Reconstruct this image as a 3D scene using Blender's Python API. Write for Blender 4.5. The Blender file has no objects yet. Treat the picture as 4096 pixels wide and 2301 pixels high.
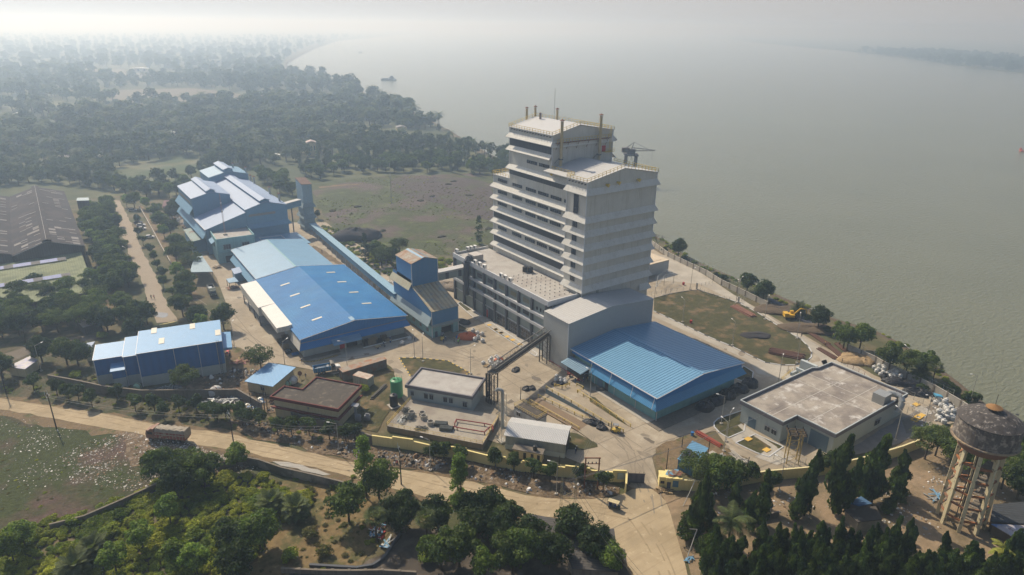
import bpy,bmesh,math,random
import numpy as np
from mathutils import Matrix,Vector
PI = math.pi
SC = bpy.context.scene
COL = SC.collection
rnd = random.Random(7)
nr = np.random.RandomState(11)
H = 100.0
FPX,CX,CY = 2715.0,2048.0,1150.5
R = np.array([[0.8230,0.1966,-0.5330],[-0.5679,0.3044,-0.7647],[0.0119,0.9320,0.3621]])
def _basis():
 ray = lambda x,y:np.array([(x-CX)/FPX,-(y-CY)/FPX,-1.0])
 up = -ray(1968,8170);up/=np.linalg.norm(up)
 a = ray(-5,75);Y = a-up*np.dot(a,up);Y/=np.linalg.norm(Y)
 return np.array([np.cross(Y,up),Y,up])
R = _basis()
cam = bpy.data.cameras.new('camera');cam_o = bpy.data.objects.new('camera',cam);COL.objects.link(cam_o)
M = Matrix([[R[i][j]for j in range(3)]for i in range(3)]).to_4x4();M.translation = (0,0,H)
cam_o.matrix_world = M
cam.sensor_width = 36;cam.lens = FPX/4096*36;cam.clip_start = 1;cam.clip_end = 200000
SC.camera = cam_o
def P(x,y,z=0.0):
 d = R@np.array([(x-CX)/FPX,-(y-CY)/FPX,-1.0]);t = (z-H)/d[2]
 return(d[0]*t,d[1]*t)
F = lambda x,y,z=0.0:P(x*1.59006,y*1.59006,z)
def zone(ox,oy,s):return lambda x,y,z=0.0:P(ox+x/s,oy+y/s,z)
a1=zone(0,600,2.412);a2=zone(600,600,2.894);a3=zone(800,950,2.342);a4=zone(0,1200,2.412);a5=zone(800,1350,2.412);a8=zone(1500,1400,2.193)
b1=zone(2500,900,2.412);b2=zone(2200,1200,2.412);b3=zone(2900,1350,2.067);b4=zone(2500,1650,2.223);b5=zone(3300,1500,1.8065);b6=zone(0,1600,2.0645);b7=zone(1000,1700,2.342)
k1=zone(1540,960,3.445);k2=zone(1180,1250,4.824);k3=zone(1900,1300,3.618);k4=zone(2050,1480,4.293);k5=zone(680,640,3.288)
w1=zone(3650,1550,2.2265);w2=zone(3450,1400,3.618);w3=zone(2550,1700,3.617);a6=zone(1700,400,2.412);a7=zone(1700,900,2.412)
SUN_EL,SUN_AZ = math.radians(44.5),math.radians(-5.5)
sdir = Vector((math.sin(SUN_AZ)*math.cos(SUN_EL),math.cos(SUN_AZ)*math.cos(SUN_EL),math.sin(SUN_EL)))
W = bpy.data.worlds.new('World');SC.world = W;W.use_nodes = True
nt = W.node_tree;bg = nt.nodes['Background']
sky = nt.nodes.new('ShaderNodeTexSky');sky.sky_type = 'NISHITA';sky.sun_disc = False
sky.sun_elevation = SUN_EL;sky.sun_rotation = SUN_AZ;sky.altitude = 50
sky.air_density = 1.0;sky.dust_density = 2.0;sky.ozone_density = 1.0
tcw = nt.nodes.new('ShaderNodeTexCoord');vn = nt.nodes.new('ShaderNodeVectorMath');vn.operation = 'NORMALIZE';sx = nt.nodes.new('ShaderNodeSeparateXYZ')
nt.links.new(tcw.outputs['Generated'],vn.inputs[0]);nt.links.new(vn.outputs[0],sx.inputs[0])
dt = nt.nodes.new('ShaderNodeVectorMath');dt.operation = 'DOT_PRODUCT';dt.inputs[1].default_value = (math.sin(SUN_AZ),math.cos(SUN_AZ),0);nt.links.new(vn.outputs[0],dt.inputs[0])
br_ = nt.nodes.new('ShaderNodeMapRange');br_.inputs['From Min'].default_value = -.2;br_.inputs['From Max'].default_value = 1;nt.links.new(dt.outputs['Value'],br_.inputs['Value'])
hc = nt.nodes.new('ShaderNodeMix');hc.data_type = 'RGBA';hc.inputs['A'].default_value = (2.75,2.72,2.7,1);hc.inputs['B'].default_value = (5.7,5.6,5.5,1);nt.links.new(br_.outputs[0],hc.inputs['Factor'])
hf = nt.nodes.new('ShaderNodeMapRange');hf.inputs['From Min'].default_value = .03;hf.inputs['From Max'].default_value = .42;hf.inputs['To Min'].default_value = 1;hf.inputs['To Max'].default_value = 0;nt.links.new(sx.outputs[2],hf.inputs['Value'])
hm_ = nt.nodes.new('ShaderNodeMix');hm_.data_type = 'RGBA';nt.links.new(hf.outputs[0],hm_.inputs['Factor']);nt.links.new(sky.outputs[0],hm_.inputs['A']);nt.links.new(hc.outputs['Result'],hm_.inputs['B'])
nt.links.new(hm_.outputs['Result'],bg.inputs[0]);bg.inputs[1].default_value = 0.105
sl = bpy.data.lights.new('sun','SUN');sl.energy = 4.8;sl.angle = math.radians(0.5);sl.color = (1.0,0.885,0.71)
so = bpy.data.objects.new('sun',sl);COL.objects.link(so)
so.rotation_mode = 'QUATERNION';so.rotation_quaternion = sdir.to_track_quat('Z','Y')
vs = SC.view_settings;vs.view_transform = 'Standard';vs.look = 'None';vs.exposure = 0.25;vs.gamma = 1.0
HAZE_D = 0.00060
cy = SC.cycles
cy.use_denoising = True;cy.sample_clamp_indirect = 4.0
try:cy.denoiser = 'OPENIMAGEDENOISE';cy.denoising_input_passes = 'RGB_ALBEDO_NORMAL';cy.denoising_prefilter = 'ACCURATE'
except Exception:pass
cy.max_bounces = 6;cy.diffuse_bounces = 2;cy.glossy_bounces = 2;cy.transmission_bounces = 3;cy.volume_bounces = 2
cy.transparent_max_bounces = 8;cy.caustics_reflective = False;cy.caustics_refractive = False
MATS = {}
def _n(nt,t,**k):
 n = nt.nodes.new(t)
 for a,b in k.items():setattr(n,a,b)
 return n
def _val(nt,x):
 return x
def mat(name,col,rough=0.8,metal=0.0,var=0.15,scale=0.6,col2=None,c2scale=0.15,c2pos=0.55,c2w=0.08,rib=None,ribscale=1.0,ribbump=0.6,ribdark=0.25,bump=0.15,bscale=6.0,streak=None,streakamt=0.35,spec=0.3,transl=0.0,rand=0.0,col3=None,c3scale=1.3,c3pos=0.62,c3w=0.05,isl=0.0,bdist=0.05,sq=None,srot=0.0):
 """base colour with fine variation; a second and third colour in noise patches; ribs of profiled sheet; vertical streaks"""
 if name in MATS:return MATS[name]
 m = bpy.data.materials.new(name);m.use_nodes = True;nt = m.node_tree;L = nt.links.new
 bs = nt.nodes['Principled BSDF'];bs.inputs['Roughness'].default_value = rough;bs.inputs['Metallic'].default_value = metal
 bs.inputs['Specular IOR Level'].default_value = spec
 tc = _n(nt,'ShaderNodeTexCoord');geo = _n(nt,'ShaderNodeNewGeometry')
 co = geo.outputs['Position']
 def noise(sc,det=4.0,vec=None,rg=0.6):
  t = _n(nt,'ShaderNodeTexNoise');t.inputs['Scale'].default_value = sc;t.inputs['Detail'].default_value = det
  t.inputs['Roughness'].default_value = rg
  L(vec or co,t.inputs['Vector']);return t.outputs['Fac']
 def mix(fac,a,b,bt='MIX'):
  x = _n(nt,'ShaderNodeMix',data_type='RGBA',blend_type=bt)
  for s,v in((x.inputs['Factor'],fac),(x.inputs['A'],a),(x.inputs['B'],b)):
   if isinstance(v,(float,int)):s.default_value = v
   elif isinstance(v,tuple):s.default_value = v if len(v)==4 else(*v,1)
   else:L(v,s)
  return x.outputs['Result']
 def ramp(v,lo,hi):
  r = _n(nt,'ShaderNodeMapRange');r.inputs['From Min'].default_value = lo;r.inputs['From Max'].default_value = hi
  L(v,r.inputs['Value']);return r.outputs['Result']
 def mth(op,a,b=0.0):
  x = _n(nt,'ShaderNodeMath',operation=op)
  for i,v in enumerate((a,b)):
   if isinstance(v,(float,int)):x.inputs[i].default_value = v
   else:L(v,x.inputs[i])
  return x.outputs[0]
 c = (*col,1)
 if col2:c = mix(ramp(noise(c2scale,5.0),c2pos-c2w,c2pos+c2w),c,(*col2,1))
 if col3:c = mix(ramp(noise(c3scale,6.0,rg=0.7),c3pos-c3w,c3pos+c3w),c,(*col3,1))
 n1 = noise(scale,6.0)
 v = mth('ADD',mth('MULTIPLY',mth('SUBTRACT',n1,0.5),2.4*var),1.0)
 if isl or rand:
  o = geo.outputs['Random Per Island']if isl else _n(nt,'ShaderNodeObjectInfo').outputs['Random']
  v = mth('MULTIPLY',v,mth('ADD',mth('MULTIPLY',mth('SUBTRACT',o,0.5),2*(isl or rand)),1.0))
  if isl and rand:v = mth('MULTIPLY',v,mth('ADD',mth('MULTIPLY',mth('SUBTRACT',_n(nt,'ShaderNodeObjectInfo').outputs['Random'],0.5),2*rand),1.0))
 vm = _n(nt,'ShaderNodeCombineColor')
 for i in range(3):L(v,vm.inputs[i])
 c = mix(1.0,c,vm.outputs[0],'MULTIPLY')
 if streak:
  mp = _n(nt,'ShaderNodeMapping');mp.inputs['Scale'].default_value = (1.3,1.3,0.09)if sq is None else sq;mp.inputs['Rotation'].default_value = (0,0,srot);L(co,mp.inputs['Vector'])
  c = mix(mth('MULTIPLY',ramp(noise(1.0,4.0,mp.outputs[0],0.7),0.5,0.75),streakamt),c,(*streak,1))
 hgt = None
 if rib:
  mp = _n(nt,'ShaderNodeSeparateXYZ');L(co if rib!='U' else tc.outputs['Object'],mp.inputs[0])
  if rib in('XY','U'):u = mth('ADD',mp.outputs[0],mp.outputs[1])
  else:u = mp.outputs['XYZ'.index(rib)]
  s = mth('SINE',mth('MULTIPLY',u,2*PI*ribscale))
  s = mth('POWER',mth('ABSOLUTE',s),3.0)
  c = mix(mth('MULTIPLY',s,ribdark),c,(0.02,0.02,0.03,1));hgt = mth('MULTIPLY',s,-ribbump)
 nb = mth('MULTIPLY',noise(bscale,5.0),bump)
 hgt = mth('ADD',hgt,nb)if hgt is not None else nb
 bp = _n(nt,'ShaderNodeBump');bp.inputs['Distance'].default_value = bdist;bp.inputs['Strength'].default_value = 1.0
 L(hgt,bp.inputs['Height']);L(bp.outputs[0],bs.inputs['Normal'])
 if isinstance(c,tuple):bs.inputs['Base Color'].default_value = c
 else:L(c,bs.inputs['Base Color'])
 if transl:
  tr = _n(nt,'ShaderNodeBsdfTranslucent');mx = _n(nt,'ShaderNodeMixShader');mx.inputs[0].default_value = transl
  L(mix(1.0,c,(1.5,1.7,0.8,1),'MULTIPLY'),tr.inputs[0])
  L(bs.outputs[0],mx.inputs[1]);L(tr.outputs[0],mx.inputs[2]);L(mx.outputs[0],nt.nodes['Material Output'].inputs['Surface'])
 MATS[name] = m;return m
GREYW = mat('grey sheet wall',(0.55,0.535,0.48),0.55,rib='XY',ribscale=1.1,ribbump=0.5,ribdark=0.16,var=0.12,scale=.3,streak=(0.30,0.27,0.19),streakamt=0.45)
AWN = mat('grey sheet awning',(0.62,0.605,0.55),0.5,rib='XY',ribscale=1.1,ribbump=0.6,ribdark=0.14,var=0.12,scale=0.35,streak=(0.38,0.32,0.22),streakamt=0.4)
ROOFW = mat('white sheet roof',(0.46,0.455,0.44),0.45,rib='Y',ribscale=0.5,ribdark=0.12,var=0.08)
ROOFWX = mat('white sheet roof across',(0.56,0.55,0.52),0.5,rib='U',ribscale=0.8,ribdark=0.22,var=0.1)
TRIM = mat('pale trim',(0.55,0.56,0.57),0.5,var=0.05)
BLUER = mat('bright blue roof',(0.026,0.165,0.39),0.6,spec=.15,var=0.2,scale=0.25,col2=(0.04,0.20,0.42),c2scale=0.06,rib='Y',ribscale=0.5,ribdark=0.10,ribbump=0.3,streak=(0.12,0.23,0.36),streakamt=0.3,sq=(0.06,0.5,1))
BLUEL = mat('faded blue roof',(0.135,0.27,0.40),0.45,var=0.16,scale=0.3,streak=(.2,.3,.4),streakamt=.3,sq=(.08,.5,1),rib='Y',ribscale=0.5,ribdark=0.12,ribbump=0.3)
BLUEP = mat('pale lilac blue roof',(0.25,0.33,0.47),0.6,var=0.07,scale=0.3,rib='Y',ribscale=0.5,ribdark=0.14,ribbump=0.3,spec=0.3,streak=(.25,.3,.38),streakamt=.3,sq=(.08,.5,1))
BLUEW = mat('deep blue sheet wall',(0.010,0.165,0.45),0.5,rib='XY',ribscale=1.0,ribdark=0.2,var=0.08)
BLUEF = mat('faded blue wall',(0.14,0.28,0.41),0.55,rib='XY',ribscale=1.0,ribdark=0.14,var=0.10,streak=(0.22,0.30,0.34),streakamt=0.3)
SHEDR = mat('sky blue roof',(0.14,0.30,0.45),0.36,var=0.08,scale=0.4,spec=0.6)
SHEDD = mat('roof rib blue',(0.04,0.12,0.24),1.0,spec=0)
TEAL = mat('teal plaster',(0.24,0.42,0.43),0.85,var=0.14,streak=(0.10,0.14,0.13),streakamt=0.5)
GREYP = mat('grey plaster',(0.36,0.40,0.38),0.85,var=0.08,streak=(0.24,0.26,0.25),streakamt=0.35)
FACG = mat('green grey facade',(0.26,0.30,0.28),0.85,var=0.08,streak=(0.18,0.2,0.19),streakamt=0.35)
COLG = mat('dark column grey',(0.075,0.082,0.095),0.8,var=0.12)
BANDW = mat('white band',(0.50,0.51,0.52),0.75,var=0.10,streak=(0.3,0.3,0.3),streakamt=0.3)
PARG = mat('dark parapet',(0.13,0.125,0.14),0.8,var=0.1)
DARKB = mat('dark louvre',(0.06,0.068,0.078),0.6,rib='XY',ribscale=0.6,ribdark=0.5,var=0.15,streak=(0.14,0.14,0.12),streakamt=0.5)
GLASS = mat('dark window glass',(0.02,0.025,0.035),0.25,var=0.3,spec=0.6)
CURT = mat('curtained glass',(0.26,0.24,0.13),0.5,var=0.25,scale=2,rib='XY',ribscale=1.5)
FRAME = mat('window frame',(0.22,0.225,0.23),0.5)
YEL = mat('safety yellow',(0.60,0.43,0.09),0.5,var=0.15)
YELP = mat('yellow pipe',(0.42,0.34,0.19),0.6,var=0.2,streak=(0.25,0.12,0.06))
RUST = mat('rust',(0.17,0.075,0.045),0.8,var=0.3)
RUSTR = mat('rusty sheet roof',(0.30,0.30,0.25),0.7,rib='U',ribscale=0.45,ribdark=0.2,var=0.2,col2=(0.24,0.11,0.045),c2scale=0.35,c2pos=0.5,c2w=0.12,streak=(0.22,0.10,0.04),streakamt=0.6)
CONR = mat('concrete roof',(0.32,0.285,0.24),0.95,var=0.22,scale=0.4,col2=(0.19,0.165,0.145),c2scale=0.13,c2pos=0.52,c2w=0.09,col3=(0.46,0.44,0.41),c3scale=0.28,c3pos=0.60,c3w=0.05)
CONRL = mat('pale concrete roof',(0.37,0.355,0.33),0.95,var=0.12,scale=0.5,col2=(0.29,0.265,0.245),c2scale=0.2,c2pos=0.56,c2w=0.12)
CONRD = mat('dark mossy roof',(0.07,0.06,0.05),0.95,var=0.35,scale=0.8,col2=(0.15,0.13,0.105),c2scale=0.5,c2pos=0.6,c2w=0.06)
CONC = mat('concrete',(0.36,0.335,0.29),0.9,var=0.12,scale=1.2,streak=(0.15,0.13,0.11),streakamt=0.5)
CONCD = mat('stained concrete',(0.17,0.145,0.115),0.9,var=0.25,scale=1.0,streak=(0.06,0.05,0.04),streakamt=0.6)
YWALL = mat('pale yellow wall',(0.68,0.57,0.25),0.85,var=0.06,streak=(0.42,0.34,0.15),streakamt=0.3)
CREAM = mat('cream plaster',(0.47,0.40,0.24),0.85,var=0.1,streak=(0.2,0.16,0.1),streakamt=0.5)
MAROON = mat('maroon band',(0.13,0.025,0.02),0.8,var=0.15)
STEEL = mat('dark steel',(0.055,0.05,0.045),0.6,var=0.2)
STEELB = mat('brown steel',(0.12,0.085,0.05),0.65,var=0.25)
GALV = mat('galvanised steel',(0.34,0.35,0.34),0.42,metal=0.4,var=0.15)
REDP = mat('red pipe paint',(0.22,0.04,0.035),0.5,var=0.2)
REDD = mat('red door',(0.42,0.03,0.035),0.5,var=0.1)
BLACK = mat('black plastic',(0.013,0.014,0.017),0.5,var=0.3)
TARPB = mat('black tarpaulin',(0.018,0.019,0.024),0.38,var=0.5,scale=1.5,bump=1.0,bscale=1.5,bdist=0.3)
TARPO = mat('orange tarpaulin',(0.50,0.11,0.03),0.6,var=0.25,bump=0.8,bscale=2,bdist=0.2)
TARPG = mat('grey brown tarpaulin',(0.30,0.26,0.20),0.8,var=0.3,scale=1.0,bump=0.9,bscale=1.2,bdist=0.25)
BAGW = mat('white woven bag',(0.50,0.50,0.48),0.8,var=0.25,scale=3,bump=1.0,bscale=3,bdist=0.2)
BLUEPL = mat('blue plastic',(0.03,0.14,0.36),0.5,var=0.3)
GREENT = mat('green tank paint',(0.055,0.27,0.12),0.4,var=0.08)
WHITE = mat('white paint',(0.70,0.70,0.68),0.45,var=0.06)
SKYL = mat('skylight sheet',(0.50,0.48,0.40),0.5,var=0.15)
ASB = mat('old asbestos sheet',(0.036,0.033,0.037),0.95,var=0.2,scale=0.5,rib='Y',ribscale=0.8,ribdark=0.25,col2=(0.06,0.05,0.05),c2scale=0.15)
ASBL = mat('newer asbestos sheet',(0.24,0.225,0.215),0.9,var=0.2,rib='Y',ribscale=0.8,ribdark=0.25)
GREENR = mat('moss green roof',(0.20,0.22,0.125),0.9,var=0.2,rib='X',ribscale=0.6,ribdark=0.15,col2=(0.13,0.15,0.085),c2scale=0.2)
PADM = mat('yellow cover plate',(0.60,0.38,0.08),0.7,var=0.12)
TIMB = mat('pallet timber',(0.33,0.24,0.13),0.85,var=0.25)
SKIN = mat('skin',(0.16,0.08,0.045),0.6)
NAVY = mat('navy cloth',(0.02,0.04,0.13),0.9,var=0.2);KHAK = mat('khaki cloth',(0.2,0.16,0.1),0.9);DCLO = mat('dark cloth',(0.03,0.03,0.035),0.9)
HIVI = mat('green vest',(0.25,0.6,0.10),0.8);WCLO = mat('white cloth',(0.6,0.6,0.58),0.9);RCLO = mat('red cloth',(0.35,0.05,0.05),0.9)
BRIK = mat('brick debris',(0.28,0.13,0.08),0.9,var=0.3)
SAND = mat('heap of sand',(0.33,0.235,0.13),0.95,var=0.45,scale=1.5,bump=1,bscale=2,bdist=0.5)
COAL = mat('dark aggregate',(0.035,0.033,0.036),0.95,var=0.4,scale=4,bump=0.8,bscale=4,bdist=0.1)
EARTH = mat('dug earth',(0.10,0.075,0.05),0.95,var=0.4,scale=1.5,bump=1.0,bscale=1.5,bdist=0.3)
RUBBER = mat('tyre rubber',(0.02,0.02,0.02),0.8)
class MB:
 def __init__(s):s.v = [];s.f = [];s.m = [];s.T = None;s.mi = 0
 def add(s,vs,fs):
  b = len(s.v)
  if s.T is not None:vs = [tuple(s.T@Vector(v))for v in vs]
  s.v+=[tuple(map(float,v))for v in vs];s.f+=[tuple(b+i for i in f)for f in fs];s.m+=[s.mi]*len(fs);return s
 def hexa(s,p):
  return s.add(p,[(3,2,1,0),(4,5,6,7),(0,1,5,4),(1,2,6,5),(2,3,7,6),(3,0,4,7)])
 def box(s,x0,x1,y0,y1,z0,z1):
  return s.hexa([(x0,y0,z0),(x1,y0,z0),(x1,y1,z0),(x0,y1,z0),(x0,y0,z1),(x1,y0,z1),(x1,y1,z1),(x0,y1,z1)])
 def cbox(s,cx,cy_,z0,w,d,h,rz=0):
  c,n = math.cos(rz),math.sin(rz);q = [(-w/2,-d/2),(w/2,-d/2),(w/2,d/2),(-w/2,d/2)]
  q = [(cx+c*a-n*b,cy_+n*a+c*b)for a,b in q]
  return s.hexa([(*a,z0)for a in q]+[(*a,z0+h)for a in q])
 def prism(s,pts,z0,z1):
  n = len(pts)
  if sum(pts[i][0]*pts[(i+1)%n][1]-pts[(i+1)%n][0]*pts[i][1]for i in range(n))<0:pts = pts[::-1]
  vs = [(x,y,z0)for x,y in pts]+[(x,y,z1)for x,y in pts]
  return s.add(vs,[tuple(range(n-1,-1,-1)),tuple(range(n,2*n))]+[(i,(i+1)%n,n+(i+1)%n,n+i)for i in range(n)])
 def profile(s,pts,a0,a1,axis='Y'):
  """closed outline in (x,z) [axis Y] or (y,z) [axis X], extruded from a0 to a1"""
  n = len(pts);f = (lambda p,a:(p[0],a,p[1]))if axis=='Y' else(lambda p,a:(a,p[0],p[1]))
  vs = [f(p,a0)for p in pts]+[f(p,a1)for p in pts]
  return s.add(vs,[tuple(range(n)),tuple(range(2*n-1,n-1,-1))]+[(i,n+i,n+(i+1)%n,(i+1)%n)for i in range(n)])
 def slab(s,a,b,c,d,t):
  """quad a b c d (ccw from above) given thickness t downwards"""
  g = lambda p:(p[0],p[1],p[2]-t)
  return s.hexa([g(a),g(b),g(c),g(d),a,b,c,d])
 def skq(s,a,t=.1):return s.add(a+[(x,y,z-t)for x,y,z in a],[(0,1,2,3),(7,6,5,4),(0,3,7,4),(1,0,4,5),(2,1,5,6),(3,2,6,7)])
 def tube(s,p,q,r,n=6,r2=None,cap=True):
  p,q = Vector(p),Vector(q);d = (q-p)
  if d.length<1e-6:return s
  d.normalize();u = d.orthogonal().normalized();w = d.cross(u);r2 = r if r2 is None else r2
  vs = [p+(u*math.cos(2*PI*i/n)+w*math.sin(2*PI*i/n))*r for i in range(n)]+[q+(u*math.cos(2*PI*i/n)+w*math.sin(2*PI*i/n))*r2 for i in range(n)]
  fs = [(i,(i+1)%n,n+(i+1)%n,n+i)for i in range(n)]
  if cap:fs+=[tuple(range(n-1,-1,-1)),tuple(range(n,2*n))]
  return s.add([tuple(v)for v in vs],fs)
 def bar(s,p,q,w=0.1):
  return s.tube(p,q,w*0.7,4)
 def path(s,pts,r,n=6):
  for a,b in zip(pts,pts[1:]):s.tube(a,b,r,n)
  return s
 def lathe(s,prof,cx=0,cy_=0,n=16):
  k = len(prof);vs = []
  for r,z in prof:vs+=[(cx+r*math.cos(2*PI*i/n),cy_+r*math.sin(2*PI*i/n),z)for i in range(n)]
  fs = [(j*n+i,j*n+(i+1)%n,(j+1)*n+(i+1)%n,(j+1)*n+i)for j in range(k-1)for i in range(n)]
  fs+=[tuple(range(n-1,-1,-1)),tuple(range((k-1)*n,k*n))]
  return s.add(vs,fs)
 def mesh(s,name,mats):
  me = bpy.data.meshes.new(name);me.from_pydata(s.v,[],s.f)
  for m in(mats if isinstance(mats,(list,tuple))else[mats]):me.materials.append(m)
  if any(s.m):me.polygons.foreach_set('material_index',s.m)
  me.update();return me
 def build(s,name,mats,parent=None,smooth=False,**tg):
  me = s.mesh(name,mats)
  if smooth:me.polygons.foreach_set('use_smooth',[True]*len(me.polygons))
  return link(name,me,parent,**tg)
def link(name,me,parent=None,loc=None,rz=0,label=None,cat=None,group=None,kind=None,scale=None):
 o = bpy.data.objects.new(name,me);COL.objects.link(o)
 if parent:o.parent = parent
 if loc is not None:o.location = loc if len(loc)==3 else(*loc,0)
 if rz:o.rotation_euler = (0,0,rz)
 if scale is not None:o.scale = scale if isinstance(scale,(tuple,list))else(scale,)*3
 for k,v in(('label',label),('category',cat),('group',group),('kind',kind)):
  if v:o[k] = v
 return o
def thing(name,label,cat,loc=(0,0,0),rz=0,group=None):
 return link(name,None,None,loc,rz,label,cat,group)
def copy_tree(o,parent=None):
 c = o.copy();COL.objects.link(c)
 if parent:c.parent = parent
 for ch in list(o.children):copy_tree(ch,c)
 return c
def place(proto,used,loc,rz=0,label=None,scale=None,group=None):
 """first call uses the prototype itself, later ones copies of it"""
 o = proto if id(proto)not in used else copy_tree(proto)
 used.add(id(proto));o.location = loc if len(loc)==3 else(*loc,0);o.rotation_euler = (0,0,rz)
 if label:o['label'] = label
 if group:o['group'] = group
 if scale:o.scale = (scale,)*3 if isinstance(scale,(int,float))else scale
 return o
USED = set()
def gable_walls(mb,x0,x1,y0,y1,z0,ze,zr,xr=None):
 xr = (x0+x1)/2 if xr is None else xr
 return mb.profile([(x0,z0),(x1,z0),(x1,ze),(xr,zr),(x0,ze)],y0,y1,'Y')
def gable_roof(mb,x0,x1,y0,y1,ze,zr,xr=None,o=0.5,oy=0.4,t=0.18,lift=0.05):
 """ridge along y"""
 xr = (x0+x1)/2 if xr is None else xr;ml = (zr-ze)/(xr-x0);m2 = (zr-ze)/(x1-xr);L_ = lift+t
 A,B = y0-oy,y1+oy
 mb.slab((x0-o,A,ze-ml*o+L_),(xr,A,zr+L_),(xr,B,zr+L_),(x0-o,B,ze-ml*o+L_),t)
 mb.slab((xr,A,zr+L_),(x1+o,A,ze-m2*o+L_),(x1+o,B,ze-m2*o+L_),(xr,B,zr+L_),t)
 return mb
def ribs(mb,x0,x1,y0,y1,ze,zr,step,w=0.12,h=0.1,xr=None,off=0.24,o=0.5):
 xr = (x0+x1)/2 if xr is None else xr;n = int((y1-y0)/step)
 for i in range(n+1):
  y = y0+i*step
  for xa,xb,za,zb in((x0-o,xr,ze-(zr-ze)/(xr-x0)*o,zr),(xr,x1+o,zr,ze-(zr-ze)/(x1-xr)*o)):
   mb.hexa([(xa,y,za+off-.01),(xb,y,zb+off-.01),(xb,y+w,zb+off-.01),(xa,y+w,za+off-.01),(xa,y,za+off+h),(xb,y,zb+off+h),(xb,y+w,zb+off+h),(xa,y+w,za+off+h)])
 return mb
def railing(mb,pts,h=1.1,step=1.6,r=0.06,mids=1):
 for a,b in zip(pts,pts[1:]):
  a,b = Vector(a),Vector(b);L_ = (b-a).length;n = max(1,int(L_/step))
  for i in range(n+1):
   p = a.lerp(b,i/n);mb.tube(p,p+Vector((0,0,h)),r,4)
  for k in range(mids+1):
   z = Vector((0,0,h*(1-k/(mids+1.0))));mb.tube(a+z,b+z,r,4)
 return mb
def window_x(parent,x,y0,y1,z0,z1,n=5,glass=None,face=-1,name='window'):
 """window in a wall of constant x, facing -x (face=-1)"""
 g = MB();g.box(*sorted((x+face*0.03,x+face*0.10)),y0,y1,z0,z1);w = g.build(name,glass or GLASS,parent)
 f = MB();e = 0.05;xa,xb = sorted((x+face*0.101,x+face*0.17))
 f.box(xa,xb,y0-e,y1+e,z1,z1+e);f.box(xa,xb,y0-e,y1+e,z0-e,z0)
 for i in range(n+1):
  y = y0+(y1-y0)*i/n;f.box(xa,xb,y-e/2,y+e/2,z0+.001,z1-.001)
 f.build('frame',FRAME,w);return w
def window_y(parent,y,x0,x1,z0,z1,n=2,glass=None,face=-1,name='window'):
 g = MB();g.box(x0,x1,*sorted((y+face*0.03,y+face*0.10)),z0,z1);w = g.build(name,glass or GLASS,parent)
 f = MB();e = 0.07;ya,yb = sorted((y+face*0.101,y+face*0.17))
 f.box(x0-e,x1+e,ya,yb,z1,z1+e);f.box(x0-e,x1+e,ya,yb,z0-e,z0)
 for i in range(n+1):
  x = x0+(x1-x0)*i/n;f.box(x-e/2,x+e/2,ya,yb,z0+.001,z1-.001)
 f.build('frame',FRAME,w);return w
# ================================================================ the grey process tower
T = thing('process_tower','tall pale grey sheet-clad factory tower with rows of sloping awnings and a stepped roof','factory building',(137,154,0))
TO = Vector((137,154,0))
def tb():m = MB();m.T = Matrix.Translation(-TO);return m
m = tb();gable_walls(m,140,167.4,163.5,175.5,0,55.2,57.9,152.5);m.build('middle_wall',GREYW,T)
m = tb();gable_walls(m,137,167.4,154,163.5,0,55.2,58.3,152.2);m.build('front_wall',GREYW,T)
m = tb();gable_walls(m,140,166.8,175.5,199.8,0,66.4,69.1,151.5);m.build('upper_wall',GREYW,T)
m = tb();m.box(140,167.4,199.8,210,0,47.9);m.build('wing_wall',GREYW,T)
m = tb();gable_roof(m,137,167.4,154,175.45,55.2,58.1,152.3,o=0.35,oy=0.3);
m.build('lower_roof',ROOFW,T)
m = tb();gable_roof(m,140,166.8,175.5,199.8,66.4,69.1,151.5,o=0.35,oy=0.3);m.build('upper_roof',ROOFW,T)
m = tb();m.slab((139.7,199.9,48.2),(167.7,199.9,48.2),(167.7,210.4,47.9),(139.7,210.4,47.9),.2);m.build('wing_roof',ROOFW,T)
for x,y,z0,z1 in((136.95,153.95,17,55.2),(139.97,175.45,57,66.4),(139.97,199.85,50,66.4),(139.97,210.0,18,47.9),(136.97,163.5,24,55),(167.4,153.97,14,55.2),(166.8,175.47,55,66.4)):
 m = tb();m.box(x-.13,x+.13,y-.13,y+.13,z0,z1);m.build('corner_trim',TRIM,T)
def awn_x(x,y0,y1,z,o=1.15,d=1.6,my0=0,my1=0,face=-1):
 m = tb();t = .08;q = x+face*o
 a = [(x+face*.02,y0,z),(x+face*.02,y1,z),(q,y1+my1*o,z-d),(q,y0-my0*o,z-d)]
 if face>0:a = [a[0],a[3],a[2],a[1]]
 b = [(p[0]+0.0,p[1],p[2]-t*1.6)for p in a]
 m.add(b+a,[(0,1,2,3),(7,6,5,4),(4,5,1,0),(5,6,2,1),(6,7,3,2),(7,4,0,3)])
 w = m.build('awning',AWN,T)
 m = tb();m.bar((q,y0-my0*o,z-d),(q,y1+my1*o,z-d),.06)
 for yy,s in((y0,-my0),(y1,my1)):m.bar((x,yy,z+.02),(q,yy+s*o,z-d+.02),.08)
 m.build('edge_trim',TRIM,w);return w
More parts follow.
